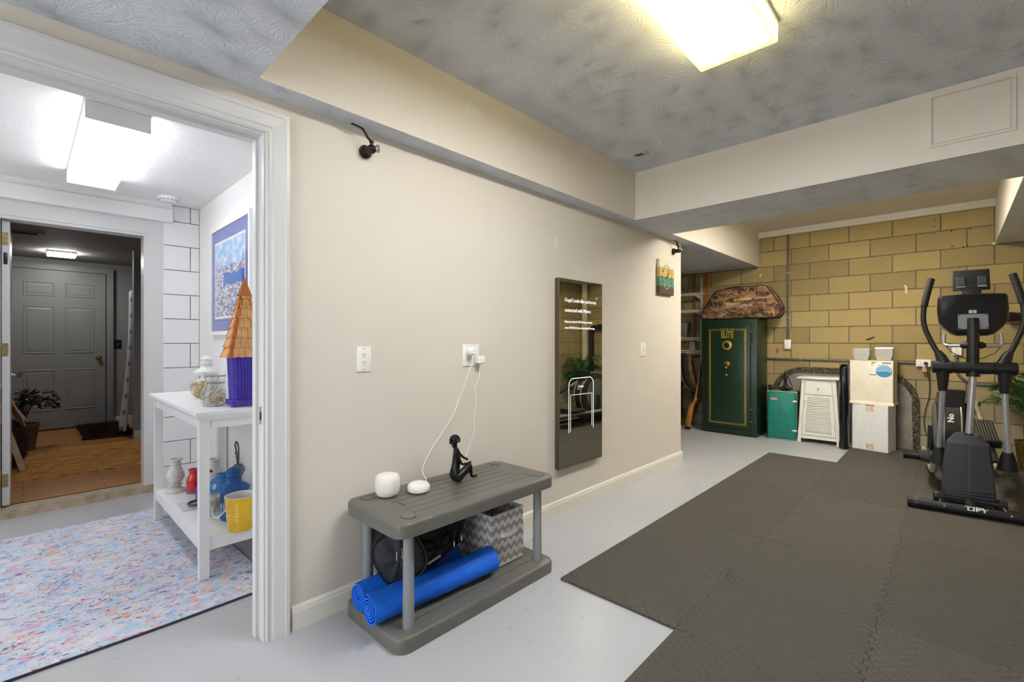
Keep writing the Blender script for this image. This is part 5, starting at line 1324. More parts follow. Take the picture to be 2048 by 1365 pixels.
# swing arms
for s, xb, zb, zf in ((1, 0.33, 0.37, 0.27), (-1, 0.27, 0.39, 0.285)):
    y0 = s * 0.158 + MY
    a = T('swing_arm_pivot', [(0.24, s * 0.108 + MY, 0.992), (0.24, s * 0.212 + MY, 0.992)], [0.045, 0.044], n=20)
    T('pivot_cap', [(0.24, s * 0.21 + MY, 0.992), (0.24, s * 0.218 + MY, 0.992)], [0.044, 0.037], mEB, 20, a)
    yb = y0 + (0.012 if s > 0 else -0.018)
    T('lower_cone', [(0.242, y0, 0.975), (0.25, y0, 0.82)], [0.040, 0.026], n=18)
    T('lower_arm', [(0.25, y0, 0.83), (xb, yb, zb)], 0.0168, mES, 18)
    bt = T('joint_boot', [(xb, yb, zb + 0.02), (xb + 0.004, yb, zb - 0.01), (xb + 0.012, yb, zf)], [0.028, 0.038, 0.056], M('black_rubber'), 10)
    T('upper_socket', [(0.245, y0 - s * 0.01, 1.01), (0.255, y0 + s * 0.012, 1.075), (0.262, y0 + s * 0.026, 1.105)], [0.040, 0.030, 0.021], n=14)
    hp = [(0.262, y0 + s * 0.024, 1.09), (0.285, y0 + s * 0.065, 1.19), (0.305, y0 + s * 0.098, 1.30), (0.315, y0 + s * 0.102, 1.40), (0.33, y0 + s * 0.088, 1.50), (0.36, y0 + s * 0.055, 1.655)]
    pts = spline([L(*p) for p in hp], 6)
    h = B().tube(pts, 0.0165, 12).obj('handlebar', mEB, t, smooth=True)
    B().tube(pts[21:], 0.0215, 12).obj('foam_grip', M('black_rubber'), h, smooth=True)
    # fixed silver grips and their wires
    g = [(0.25, s * 0.03 + MY, 1.155), (0.25, s * 0.07 + MY, 1.15), (0.262, s * 0.125 + MY, 1.15), (0.28, s * 0.148 + MY, 1.165), (0.30, s * 0.145 + MY, 1.235)]
    gp_ = B().tube(spline([L(*p) for p in g], 5), 0.0115, 10).obj('pulse_grip', mES, t, smooth=True)
    T('grip_sleeve', [(0.25, s * 0.025 + MY, 1.155), (0.25, s * 0.05 + MY, 1.153), (0.252, s * 0.066 + MY, 1.152)], [0.026, 0.024, 0.014], mEB, 12, gp_)
    T('sensor_wire', [(0.25, s * 0.14 + MY, 1.145), (0.24, s * 0.11 + MY, 1.10), (0.235, s * 0.05 + MY, 1.062), (0.232, s * 0.035 + MY, 1.058)], 0.003, mEB, 6, gp_)
# console seen from behind
CX_ = 0.285
mxk = ME @ Matrix.Translation((CX_, MY - 0.004, 1.225)) @ Matrix.Rotation(R(10), 4, 'Y')
cp = [(0.172, 0.30), (0.182, 0.285), (0.186, 0.19), (0.178, 0.105), (0.155, 0.06), (0.115, 0.018), (0.08, 0.004), (-0.08, 0.004), (-0.115, 0.018), (-0.155, 0.06), (-0.178, 0.105), (-0.186, 0.19), (-0.182, 0.285), (-0.172, 0.30), (-0.06, 0.308), (0.06, 0.308)]
def crg(x, k_): return [(x, y * k_, 0.155 + (z - 0.155) * k_) for y, z in cp]
R_ = [crg(-0.022, 0.90), crg(-0.014, 0.97), crg(0.0, 1.0), crg(0.05, 1.0), crg(0.06, 0.97)]
b = B(); m = len(cp); vs = [p for r_ in R_ for p in r_]; fs = [[j * m + i, j * m + (i + 1) % m, (j + 1) * m + (i + 1) % m, (j + 1) * m + i] for j in range(4) for i in range(m)] + [list(range(m)), [4 * m + i for i in range(m)][::-1]]
b.add(vs, fs, mxk); con = b.obj('console', M('gloss_black_plastic', (16, 16, 18), 0.28, bump=0.05, bs=200), t, smooth=True, sharp=30)
pl = B().box(-0.026, -0.021, -0.078, 0.078, 0.04, 0.15, mxk).obj('mounting_plate', M('grey_steel_plate', (128, 132, 140), 0.45, 0.4), con)
for y in (-0.07, 0.07):
    for z in (0.047, 0.143): B().box(-0.0275, -0.025, y - 0.005, y + 0.005, z - 0.003, z + 0.003, mxk).obj('bolt', M('dark_hole'), pl)
lb = B().box(-0.0235, -0.0215, -0.02, 0.02, 0.158, 0.180, mxk).obj('maker_label', M('pale_grey_label', (196, 196, 198), 0.5), con)
B().tube([mxk @ Vector((-0.024, 0.009 * math.cos(a), 0.169 + 0.007 * math.sin(a))) for a in [2 * math.pi * i / 14 for i in range(14)]], 0.0014, 5, closed=True).obj('label_print', M('dark_print'), lb)
B().box(-0.017, -0.012, 0.165, 0.176, 0.20, 0.212, mxk).obj('side_slot', M('dark_hole'), con); B().box(-0.017, -0.012, -0.176, -0.165, 0.20, 0.212, mxk).obj('side_slot', M('dark_hole'), con)
T('boom_joint', [(0.262, MY - 0.003, 1.22), (0.285, MY - 0.003, 1.34)], [0.033, 0.030], n=18)
tb = B().rbox(-0.006, 0.010, -0.052, 0.052, 0.285, 0.37, 0.006, 2, mxk).obj('tablet_stem', mEB, t, smooth=True)
mxt = mxk @ Matrix.Translation((0.0, 0, 0.335)) @ Matrix.Rotation(R(4), 4, 'Y')
tr = B().rbox(0.0, 0.016, -0.098, 0.098, 0.0, 0.158, 0.006, 2, mxt).obj('tablet_rest', mEB, t, smooth=True)
for y in (-0.055, 0.055):
    c = B().rbox(-0.012, 0.001, y - 0.023, y + 0.023, 0.035, 0.10, 0.003, 1, mxt).obj('clip', M('dark_blue_grey_shroud'), tr)
    B().rbox(-0.015, 0.0, y - 0.024, y + 0.024, 0.018, 0.03, 0.002, 1, mxt).obj('clip_pad', M('grey_steel_plate'), c)
for y in (-0.088, 0.0, 0.088): B().cyl(mxt @ Vector((-0.0015, y, 0.145)), mxt @ Vector((0.0, y, 0.145)), 0.004, n=8).obj('screw', M('dark_hole'), tr)
# rear drive housing
HX, HZ, HR = 1.36, 0.405, 0.325
mxh = ME @ fr((HX, 0, HZ), (1, 0, 0), (0, 0, 1))       # local z of the lathe runs along -y
b = B().lathe([(0.0, -0.085), (HR * 0.72, -0.085), (HR * 0.95, -0.075), (HR, -0.05), (HR, 0.05), (HR * 0.95, 0.075), (HR * 0.72, 0.085), (0.0, 0.085)], n=56, mx=mxh)
hs = b.obj('drive_housing', mEDK, t, smooth=True, sharp=30)
for s in (1, -1):
    B().lathe([(0.0, 0.0), (HR * 0.66, 0.0), (HR * 0.70, 0.010), (HR * 0.66, 0.018), (HR * 0.2, 0.026), (0.0, 0.026)], n=48, mx=ME @ fr((HX, s * 0.083, HZ), (1, 0, 0), (0, 0, -s))).obj('crank_disc', M('grey_green_disc', (98, 100, 92), 0.4, 0.2), hs, smooth=True)
    B().tube([mxh @ Vector((HR * 1.005 * math.cos(a), HR * 1.005 * math.sin(a), -s * 0.055)) for a in [2 * math.pi * i / 48 for i in range(48)]], 0.006, 6, closed=True).obj('trim_ring', mEC, hs, smooth=True)
text(B(), 'No', 0.055, ME @ fr((HX - HR + 0.012, 0.012, HZ + 0.12), (0.25, 0, 1), (0, 1, 0)), 0.002, bold=0.002).obj('lettering', M('white_print'), hs, weld=False)
b = B(); b.add([(1.12, -0.065, 0.40), (1.30, -0.065, 0.40), (1.30, 0.055, 0.40), (1.12, 0.055, 0.40), (1.10, -0.085, 0.76), (1.24, -0.085, 0.76), (1.24, 0.075, 0.76), (1.10, 0.075, 0.76)], [[0, 3, 2, 1], [4, 5, 6, 7], [0, 1, 5, 4], [1, 2, 6, 5], [2, 3, 7, 6], [3, 0, 4, 7]], ME)
b.obj('upper_shroud', mEB, t)
B().rbox(1.0, 1.75, -0.07, 0.07, 0.06, 0.20, 0.01, 2, ME).obj('drive_base', mEDK, t, smooth=True)
# cranks, foot bars, pedals
for s, cz in ((1, HZ - 0.225), (-1, HZ + 0.225)):
    cr_ = T('crank_arm', [(HX, s * 0.115, HZ), (HX, s * 0.125, cz)], [0.026, 0.022], mEB, 12)
    T('crank_pin', [(HX, s * 0.115, cz), (HX, s * 0.20, cz)], 0.022, M('dark_steel_ring'), 14, cr_)
    T('pin_collar', [(HX, s * 0.155, cz), (HX, s * 0.185, cz)], 0.027, mES, 14, cr_)
    y = s * 0.17
    xs = 0.345 if s > 0 else 0.285
    zs = 0.285 if s > 0 else 0.30
    if s > 0: pth = [(xs, y, zs), (xs + 0.03, y, 0.215), (xs + 0.12, y, 0.185), (0.8, y, 0.182), (HX + 0.05, y, cz)]
    else: pth = [(xs, y, zs), (xs + 0.03, y, 0.26), (xs + 0.15, y, 0.285), (0.8, y, 0.42), (HX + 0.02, y, cz)]
    B().tube(spline([L(*p) for p in pth], 6), 0.021, 12).obj('foot_bar', mEC, t, smooth=True)
    px = 0.80; pz = 0.182 if s > 0 else 0.42; tilt = 0 if s > 0 else -R(22)
    mp_ = ME @ Matrix.Translation((px, s * 0.15, pz + 0.028)) @ Matrix.Rotation(tilt, 4, 'Y')
    pd = B().rbox(-0.19, 0.19, -0.075, 0.075, 0.0, 0.03, 0.012, 2, mp_).obj('pedal', mEB, t, smooth=True)
    for i in range(8): B().box(-0.165, 0.165, -0.062 + i * 0.0165, -0.055 + i * 0.0165, 0.029, 0.0335, mp_).obj('tread_rib', M('brown_grey_tread', (74, 70, 62), 0.6), pd)
    B().rbox(-0.20, -0.17, -0.078, 0.078, 0.0, 0.06, 0.008, 2, mp_).obj('toe_stop', mEB, pd, smooth=True)
    T('sleeve', [(0.42, y, 0.186 if s > 0 else 0.295), (0.64, y, 0.183 if s > 0 else 0.366)], 0.025, mEB, 12) if s < 0 else None
for s in (1, -1): T('roller_rail', [(0.55, s * 0.055, 0.10), (1.3, s * 0.055, 0.10)], 0.014, mES, 10)

# ================================================================= palm in the corner, pipes by it
mLEAF = M('palm_green', (46, 104, 44), 0.45, var=0.45, vs=9)
PO = Vector((6.33, -0.53, 0.0128))
t = thing('potted_palm', 'artificial green palm in a woven gold pot in the right corner', 'plant', PO)
B().lathe([(0.0, 0.0), (0.095, 0.0), (0.10, 0.01), (0.125, 0.25), (0.132, 0.26), (0.13, 0.27), (0.118, 0.26), (0.10, 0.20), (0.0, 0.20)], PO, 28).obj('pot', M('woven_brass_pot', (160, 130, 66), 0.5, 0.4, var=0.5, vs=40, bump=0.4, bs=60), t, smooth=True)
B().lathe([(0.0, 0.205), (0.105, 0.203)], PO, 20).obj('soil', M('dark_hole'), t)
rr = random.Random(4)
def frond(base, d, ln, lift, nm='frond'):
    d = Vector((d[0], d[1], 0)).normalized(); pts = []
    n = 26
    for i in range(n + 1):
        s = i / n
        pts.append(base + d * (ln * s * (0.35 + 0.65 * s)) + Vector((0, 0, lift * s * (1.55 - 1.05 * s))))
    b = B().tube(pts, [0.005 * (1 - 0.8 * i / n) for i in range(n + 1)], 5)
    side0 = Vector((-d.y, d.x, 0))
    for i in range(7, n):
        s = i / n; p = pts[i]; tg = (pts[min(i + 1, n)] - pts[i - 1]).normalized()
        ll = 0.20 * math.sin(math.pi * min(1.0, 0.18 + 0.86 * s)) + 0.03
        for sg in (-1, 1):
            dirv = (side0 * sg * 0.75 + tg * 0.75 + Vector((0, 0, rr.uniform(-0.25, 0.1)))).normalized()
            w = tg.cross(dirv).cross(dirv).normalized() * 0.0075
            e = p + dirv * ll + Vector((0, 0, -0.25 * ll)); mdp = p + dirv * ll * 0.45
            b.add([p, mdp + w, e, mdp - w], [[0, 1, 2, 3]])
    # keep the fronds inside the room corner
    for v in b.v:
        v.x = min(v.x, 6.595); v.y = max(v.y, YR + 0.02); v.z = max(v.z, 0.06)
    b.obj(nm, mLEAF, t, weld=False)
for i in range(15):
    a = 2 * math.pi * i / 15 + rr.uniform(-0.15, 0.15)
    frond(PO + Vector((0.02 * math.cos(a), 0.02 * math.sin(a), 0.20)), (math.cos(a), math.sin(a)), rr.uniform(0.34, 0.46) * (0.75 if math.cos(a) > 0.4 or math.sin(a) < -0.4 else 1.0), rr.uniform(0.75, 1.35))
pipe('cream painted vertical drain pipe in the right corner', [(6.66, -0.705, 0.0135), (6.66, -0.705, 2.19)], 0.052, M('cream_pipe_paint', (222, 212, 176), 0.55, var=0.12, vs=8), n=20, name='drain_pipe')
t = pipe('black plastic vent pipe with elbow beside the cream drain pipe', spline([(6.68, -0.58, 0.0135), (6.68, -0.58, 1.0), (6.68, -0.58, 1.36), (6.68, -0.55, 1.42), (6.68, -0.47, 1.435), (6.64, -0.40, 1.435)], 5), 0.04, M('black_abs', (22, 22, 22), 0.4), n=16, name='vent_pipe')
B().tube([(6.655, -0.42, 1.435), (6.63, -0.375, 1.435)], 0.048, 18).obj('coupling', M('black_abs'), t, smooth=True)
# ================================================================= white passage: rug, console table and its things
def rug_mat():
    k = NT('faded_multicolour_rug'); co = k.coord()
    wn = k.node('ShaderNodeTexNoise'); k.put(wn.inputs['Vector'], co); wn.inputs['Scale'].default_value = 18; wn.inputs['Detail'].default_value = 4
    wv = k.node('ShaderNodeVectorMath', operation='MULTIPLY_ADD'); k.l.new(wn.outputs['Color'], wv.inputs[0]); wv.inputs[1].default_value = (0.07, 0.035, 0); k.l.new(co, wv.inputs[2])
    cw = wv.outputs[0]
    r, g, bl = k.xyz(k.voro(k.scale(cw, (1, 1.5, 1)), 26, 'F1', 1))
    pal = k.ramp(r, [(0.0, (216, 218, 230)), (0.22, (176, 204, 232)), (0.40, (230, 226, 230)), (0.52, (232, 178, 156)), (0.59, (222, 218, 228)), (0.68, (168, 206, 224)), (0.78, (236, 222, 184)), (0.84, (222, 160, 186)), (0.90, (216, 218, 230)), (0.96, (140, 168, 220))], 'CONSTANT')
    soft = k.ramp(k.noise(co, 5, 4), [(0.35, (222, 220, 228)), (0.65, (190, 206, 230))])
    c = k.mix(k.ramp(k.noise(co, 34, 4, 0.75), [(0.36, (0, 0, 0)), (0.62, (255, 255, 255))]), soft, pal)
    big = k.noise(co, 6, 3, 0.5)
    def fleck(scale, thr, colr, am, sc=(1, 1.7, 1)):
        n = k.noise(k.scale(cw, sc), scale, 4, 0.7, 0.4)
        return k.mix(k.math('MULTIPLY', k.math('GREATER_THAN', k.math('MULTIPLY_ADD', big, 0.22, n), thr), am), c, lin(colr))
    c = fleck(42, 0.715, (58, 64, 128), 0.85)
    c = fleck(34, 0.745, (208, 98, 118), 0.7, (1.1, 1.6, 1))
    c = fleck(38, 0.755, (118, 66, 140), 0.75, (0.9, 1.9, 1))
    c = fleck(32, 0.760, (232, 150, 104), 0.75, (1.2, 1.5, 1))
    k.base(c); k.set(Roughness=0.95); k.b.inputs['Specular IOR Level'].default_value = 0.1
    k.bump(k.noise(co, 260, 2), 0.5, 0.004); return k.m
t = thing('area_rug', 'faded multicolour patterned rug on the passage floor', 'rug', (-0.1, 3.26, 0))
RX0, RX1, RY0, RY1 = -1.25, 0.845, 2.405, 4.12
def rugf(u, v):
    x = RX0 + (RX1 - RX0) * u; y = RY0 + (RY1 - RY0) * v
    e = 0.006 * math.sin(v * 9) * (1 if u > 0.98 else 0)
    return (x + e, y + 0.004 * math.sin(u * 14) * (1 if v < 0.02 else 0), 0.0095 + (0.003 * max(0, math.sin(v * 16)) if u > 0.97 else 0))
B().grid(rugf, 40, 30).obj('pile', rug_mat(), t, smooth=True, weld=False)
b = B(); n = 24
edge = [(RX0 + (RX1 - RX0) * i / n, RY0 + 0.004 * math.sin(14 * i / n) - 0.001) for i in range(n + 1)]
b.tube([(x, y, 0.005) for x, y in edge], 0.0052, 6); b.tube([(RX1 + 0.006 * math.sin(9 * i / n), RY0 + (RY1 - RY0) * i / n, 0.005) for i in range(n + 1)], 0.005, 6)
b.obj('bound_edge', M('dark_grey_binding', (56, 58, 68), 0.8), t)

mTAB = M('white_lacquered_table', (240, 241, 243), 0.35)
TX0, TX1, TY0, TY1, TZ = 0.578, 1.015, 2.66, 3.90, 0.845
t = thing('console_table', 'white two-tier console table against the passage wall', 'table', ((TX0 + TX1) / 2, (TY0 + TY1) / 2, 0.012))
b = B(); zt = TZ
def tr_(e, z): return [(TX0 + e, TY0 + e, z), (TX1, TY0 + e, z), (TX1, TY1 - e, z), (TX0 + e, TY1 - e, z)]
R_ = [tr_(0.022, TZ - 0.04), tr_(0.0, TZ - 0.012), tr_(0.0, TZ + 0.004), tr_(0.012, TZ + 0.004), tr_(0.02, TZ - 0.004)]
vs = [p for r_ in R_ for p in r_]; fs = [[j * 4 + i, j * 4 + (i + 1) % 4, (j + 1) * 4 + (i + 1) % 4, (j + 1) * 4 + i] for j in range(4) for i in range(4)] + [[3, 2, 1, 0], [16, 17, 18, 19]]
b.add(vs, fs); b.obj('tabletop', mTAB, t)
for x in (0.602, 0.965):
    for y in (2.70, 3.825):
        b = B(); a = 0.042
        b.add([(x, y, 0.0115), (x + a, y, 0.0115), (x + a, y + a, 0.0115), (x, y + a, 0.0115), (x - 0.002, y - 0.002, TZ - 0.038), (x + a, y - 0.002, TZ - 0.038), (x + a, y + a, TZ - 0.038), (x - 0.002, y + a, TZ - 0.038)], [[0, 3, 2, 1], [4, 5, 6, 7], [0, 1, 5, 4], [1, 2, 6, 5], [2, 3, 7, 6], [3, 0, 4, 7]])
        b.obj('leg', mTAB, t)
B().box(0.61, 0.63, 2.74, 3.83, TZ - 0.085, TZ - 0.038).obj('apron', mTAB, t); B().box(0.64, 0.97, 2.708, 2.728, TZ - 0.085, TZ - 0.038).obj('apron', mTAB, t); B().box(0.64, 0.97, 3.84, 3.86, TZ - 0.085, TZ - 0.038).obj('apron', mTAB, t)
B().box(0.606, 1.003, 2.705, 3.862, 0.188, 0.212).obj('lower_shelf', mTAB, t)
for (y0, y1) in ((2.708, 2.725), (3.845, 3.862)): B().box(0.644, 0.966, y0, y1, 0.15, 0.19).obj('shelf_rail', mTAB, t)
B().box(0.608, 0.622, 2.742, 3.826, 0.15, 0.19).obj('shelf_rail', mTAB, t)

# birdhouse with shingled roof
mPUR = M('purple_stained_wood', (84, 66, 190), 0.6, var=0.25, vs=14, dark=(62, 46, 150))
mCED = M('cedar_shingle', (226, 178, 122), 0.75, var=0.15, vs=24, dark=(206, 148, 92))
mCOP = M('copper_flashing', (206, 122, 70), 0.35, 0.6, var=0.2, vs=16)
BC = Vector((0.850, 2.862, TZ + 0.0045))
def sq(b):
    for v in b.v: v.y = BC.y + (v.y - BC.y) * 0.76
    return b
t = thing('birdhouse', 'tall birdhouse with purple slatted body and cedar shingle roof', 'birdhouse', BC)
sq(B().rbox(BC.x - 0.078, BC.x + 0.078, BC.y - 0.078, BC.y + 0.078, BC.z, BC.z + 0.03, 0.003, 1)).obj('base', mPUR, t)
h = 0.060
b = B(); b.add([(BC.x - h, BC.y - h, BC.z + 0.03), (BC.x + h, BC.y - h, BC.z + 0.03), (BC.x + h, BC.y + h, BC.z + 0.03), (BC.x - h, BC.y + h, BC.z + 0.03)] + [(BC.x + sx * (h + 0.010), BC.y + sy * (h + 0.010), BC.z + 0.30) for sx, sy in ((-1, -1), (1, -1), (1, 1), (-1, 1))], [[0, 3, 2, 1], [4, 5, 6, 7], [0, 1, 5, 4], [1, 2, 6, 5], [2, 3, 7, 6], [3, 0, 4, 7]])
sq(b).obj('body', mPUR, t)
for sgn, ax in ((-1, 'x'), (-1, 'y'), (1, 'x'), (1, 'y')):
    for i in range(8):
        o = -h + 0.008 + i * 0.0149
        if ax == 'y': p0, p1 = (BC.x + o, BC.y + sgn * h, BC.z + 0.03), (BC.x + o * 1.16, BC.y + sgn * (h + 0.010), BC.z + 0.30)
        else: p0, p1 = (BC.x + sgn * h, BC.y + o, BC.z + 0.03), (BC.x + sgn * (h + 0.010), BC.y + o * 1.16, BC.z + 0.30)
        sq(B().tube([p0, p1], [0.0064, 0.0072], 6)).obj('slat', mPUR, t)
# roof: pyramid core, rows of shingles on the sides, copper hips and cap
EZb, AZ, EH = BC.z + 0.262, BC.z + 0.705, 0.092
b = B(); b.add([(BC.x - EH + 0.012, BC.y - EH + 0.012, EZb + 0.02), (BC.x + EH - 0.012, BC.y - EH + 0.012, EZb + 0.02), (BC.x + EH - 0.012, BC.y + EH - 0.012, EZb + 0.02), (BC.x - EH + 0.012, BC.y + EH - 0.012, EZb + 0.02), (BC.x, BC.y, AZ - 0.02)], [[0, 3, 2, 1], [0, 1, 4], [1, 2, 4], [2, 3, 4], [3, 0, 4]])
rf = sq(b).obj('roof', mCED, t)
rows = 7
for side in range(4):
    ang = side * math.pi / 2
    Rz = Matrix.Translation((BC.x, BC.y, 0)) @ Matrix.Rotation(ang, 4, 'Z')
    for r in range(rows):
        f0, f1 = r / (rows + 1.2), (r + 1.12) / (rows + 1.2)
        z0, z1 = EZb + (AZ - EZb) * f0, EZb + (AZ - EZb) * f1
        d0, d1 = EH * (1 - f0), EH * (1 - f1)
        wtot = 2 * d0 * 0.92; nsh = max(2, round(wtot / 0.036)); w = wtot / nsh
        for i in range(nsh):
            xa = -wtot / 2 + i * w + 0.0008; xb = xa + w - 0.0016
            k_ = d1 / max(d0, 1e-4); g = 0.006
            c_ = 0.005
            vs = [(xa + c_, -d0 - 0.010, z0 - 0.0), (xb - c_, -d0 - 0.010, z0), (xb, -d0 - 0.009, z0 + c_), (xb * k_ if abs(xb) > wtot * 0.35 else xb * (0.5 + 0.5 * k_), -d1 - 0.001, z1), (xa * k_ if abs(xa) > wtot * 0.35 else xa * (0.5 + 0.5 * k_), -d1 - 0.001, z1), (xa, -d0 - 0.009, z0 + c_)]
            vs2 = [(x, y + 0.006, z) for x, y, z in vs]
            n6 = 6
            sq(B().add(vs + vs2, [list(range(6)), [11, 10, 9, 8, 7, 6]] + [[q, (q + 1) % 6, 6 + (q + 1) % 6, 6 + q] for q in range(6)], Rz)).obj('shingle', mCED, rf)
    c0, c1 = Vector((BC.x, BC.y, 0)) + Matrix.Rotation(ang, 3, 'Z') @ Vector((-EH - 0.002, -EH - 0.002, EZb - 0.002)), Vector((BC.x, BC.y, AZ))
    for r in range(rows):
        f0, f1 = r / (rows + 0.9), (r + 1.1) / (rows + 0.9)
        q0, q1 = c0.lerp(c1, f0), c0.lerp(c1, f1)
        o0 = (Matrix.Rotation(ang, 3, 'Z') @ Vector((-1, -1, 0))).normalized() * 0.006
        s0 = Matrix.Rotation(ang, 3, 'Z') @ Vector((1, 0, 0)); s1 = Matrix.Rotation(ang, 3, 'Z') @ Vector((0, 1, 0))
        wd = 0.016
        sq(B().add([q0 + o0, q0 + s0 * wd + o0 * 0.4 - s1 * 0.010, q1 + s0 * wd * 0.6 - s1 * 0.002, q1 + o0 * 0.2, q0 + s1 * wd + o0 * 0.4 - s0 * 0.010, q1 + s1 * wd * 0.6 - s0 * 0.002], [[0, 1, 2, 3], [0, 3, 5, 4]])).obj('copper_hip', mCOP, rf, weld=False)
b = B(); cz = AZ - 0.105; ch = EH * (AZ - cz) / (AZ - EZb) + 0.010
b.add([(BC.x - ch, BC.y - ch, cz), (BC.x + ch, BC.y - ch, cz), (BC.x + ch, BC.y + ch, cz), (BC.x - ch, BC.y + ch, cz), (BC.x, BC.y, AZ + 0.004)], [[0, 1, 4], [1, 2, 4], [2, 3, 4], [3, 0, 4], [0, 3, 2, 1]])
sq(b).obj('copper_cap', mCOP, rf)

def lantern(c, label, paint, name, s=1.0, glass=mGLASS, tilt=0):
    c = Vector(c); t = thing(name, label, 'lantern', c)
    P = lambda *pr: [(r * s, z * s) for r, z in pr]
    B().lathe(P((0.0, 0.0), (0.062, 0.0), (0.064, 0.012), (0.052, 0.022), (0.046, 0.03), (0.0, 0.03)), c, 28).obj('base', paint, t, smooth=True)
    B().lathe(P((0.040, 0.03), (0.046, 0.06), (0.046, 0.11), (0.040, 0.135), (0.037, 0.135), (0.043, 0.11), (0.043, 0.06), (0.037, 0.03)), c, 24).obj('glass_chimney', glass, t, smooth=True)
    B().lathe(P((0.050, 0.135), (0.070, 0.14), (0.074, 0.150), (0.074, 0.162), (0.058, 0.176), (0.040, 0.185), (0.036, 0.19), (0.034, 0.215), (0.040, 0.22), (0.034, 0.225), (0.034, 0.24), (0.041, 0.246), (0.024, 0.262), (0.008, 0.27), (0.0, 0.27)), c, 28).obj('hood', paint, t, smooth=True)
    for k in range(10):
        a = 2 * math.pi * k / 10
        d = Vector((math.cos(a), math.sin(a), 0))
        B().cyl(c + d * 0.0335 * s + Vector((0, 0, 0.203 * s)), c + d * 0.0352 * s + Vector((0, 0, 0.203 * s)), 0.0035 * s, n=6).obj('vent_hole', M('dark_hole'), t)
    for k in range(5):
        a = 2 * math.pi * k / 5 + 0.4
        B().tube([c + Vector((0.052 * s * math.cos(a), 0.052 * s * math.sin(a), z)) for z in (0.02 * s, 0.14 * s)], 0.0022 * s, 6).obj('guard_wire', paint, t)
    if tilt:
        B().tube(spline([c + Vector((0.0, -0.073, 0.152)) * s, c + Vector((-0.04, -0.10, 0.11)) * s, c + Vector((-0.085, -0.05, 0.035)) * s, c + Vector((-0.085, 0.05, 0.035)) * s, c + Vector((-0.04, 0.10, 0.11)) * s, c + Vector((0.0, 0.073, 0.152)) * s], 5), 0.0035 * s, 6).obj('bail_handle', M('white_wire_handle', (226, 232, 240), 0.4), t, smooth=True)
    return t
ZT = TZ - 0.0035
lantern((0.842, 3.60, ZT), 'white metal lantern on the console table behind the glass jars', M('white_enamel', (234, 234, 234), 0.4, var=0.06, vs=30), 'candle_lantern', 0.97)
# glass jars with shells
def shells(c, r, zh, n, cols, seed, nm, par):
    b = B(); rr = random.Random(seed)
    for i in range(n):
        a, q = rr.uniform(0, 6.28), math.sqrt(rr.random()) * r
        b.ball((c.x + q * math.cos(a), c.y + q * math.sin(a), c.z + 0.006 + rr.random() * zh), (rr.uniform(0.004, 0.009), rr.uniform(0.004, 0.009), rr.uniform(0.003, 0.006)), 6, 4)
    o = b.obj(nm, cols, par, smooth=True); o['kind'] = 'stuff'; return o
c = Vector((0.775, 3.43, ZT))
t = thing('glass_ball', 'round glass ornament filled with yellow petals on the table', 'ornament', c)
B().ball(c + Vector((0, 0, 0.063)), 0.063, 24, 16).obj('globe', mGLASS, t, smooth=True)
b = B(); rr = random.Random(8)
for i in range(120):
    d = Vector((rr.gauss(0, 1), rr.gauss(0, 1), rr.gauss(0, 1))).normalized() * 0.050 * rr.random() ** 0.4
    b.ball(c + Vector((0, 0, 0.062)) + d, (rr.uniform(0.005, 0.010), rr.uniform(0.005, 0.010), rr.uniform(0.003, 0.006)), 6, 4)
o = b.obj('yellow_filling', M('pale_yellow_petals', (240, 226, 150), 0.7, var=0.3, vs=60, dark=(206, 170, 90)), t, smooth=True); o['kind'] = 'stuff'
B().lathe([(0.012, 0.118), (0.014, 0.122), (0.008, 0.132), (0.0, 0.134)], c, 14).obj('silver_cap', M('bright_silver'), t, smooth=True)
for (cx, cy, s, lb, sd) in ((0.785, 3.16, 1.0, 'glass jar of pale shells with a wire handle on the table', 1), (0.742, 2.985, 0.82, 'smaller glass jar with wire handle beside the birdhouse base', 2)):
    c = Vector((cx, cy, ZT)); t = thing('glass_jar', lb, 'jar', c)
    P = lambda *pr: [(r * s, z * s) for r, z in pr]
    B().lathe(P((0.0, 0.003), (0.072, 0.002), (0.078, 0.02), (0.070, 0.08), (0.054, 0.13), (0.052, 0.155), (0.058, 0.17), (0.055, 0.17), (0.049, 0.155), (0.051, 0.13), (0.067, 0.08), (0.074, 0.02), (0.0, 0.008)), c, 26).obj('jar', mGLASS, t, smooth=True)
    shells(c + Vector((0, 0, 0.006)), 0.055 * s, 0.055 * s, 70, M('pale_shells', (240, 220, 190), 0.6, var=0.3, vs=50, dark=(210, 170, 120)), sd, 'shells', t)
    B().tube(spline([c + Vector((0, -0.056, 0.152)) * s, c + Vector((-0.03, -0.075, 0.10)) * s, c + Vector((-0.075, -0.03, 0.055)) * s, c + Vector((-0.082, 0.02, 0.06)) * s, c + Vector((-0.03, 0.065, 0.11)) * s, c + Vector((0, 0.056, 0.152)) * s], 5), 0.0016, 5).obj('wire_handle', M('grey_wire', (120, 120, 122), 0.4, 0.8), t, smooth=True)
    B().tube([c + Vector((0.0535 * s * math.cos(a), 0.0535 * s * math.sin(a), 0.152 * s)) for a in [2 * math.pi * i / 20 for i in range(20)]], 0.0018, 5, closed=True).obj('neck_wire', M('grey_wire'), t, smooth=True)

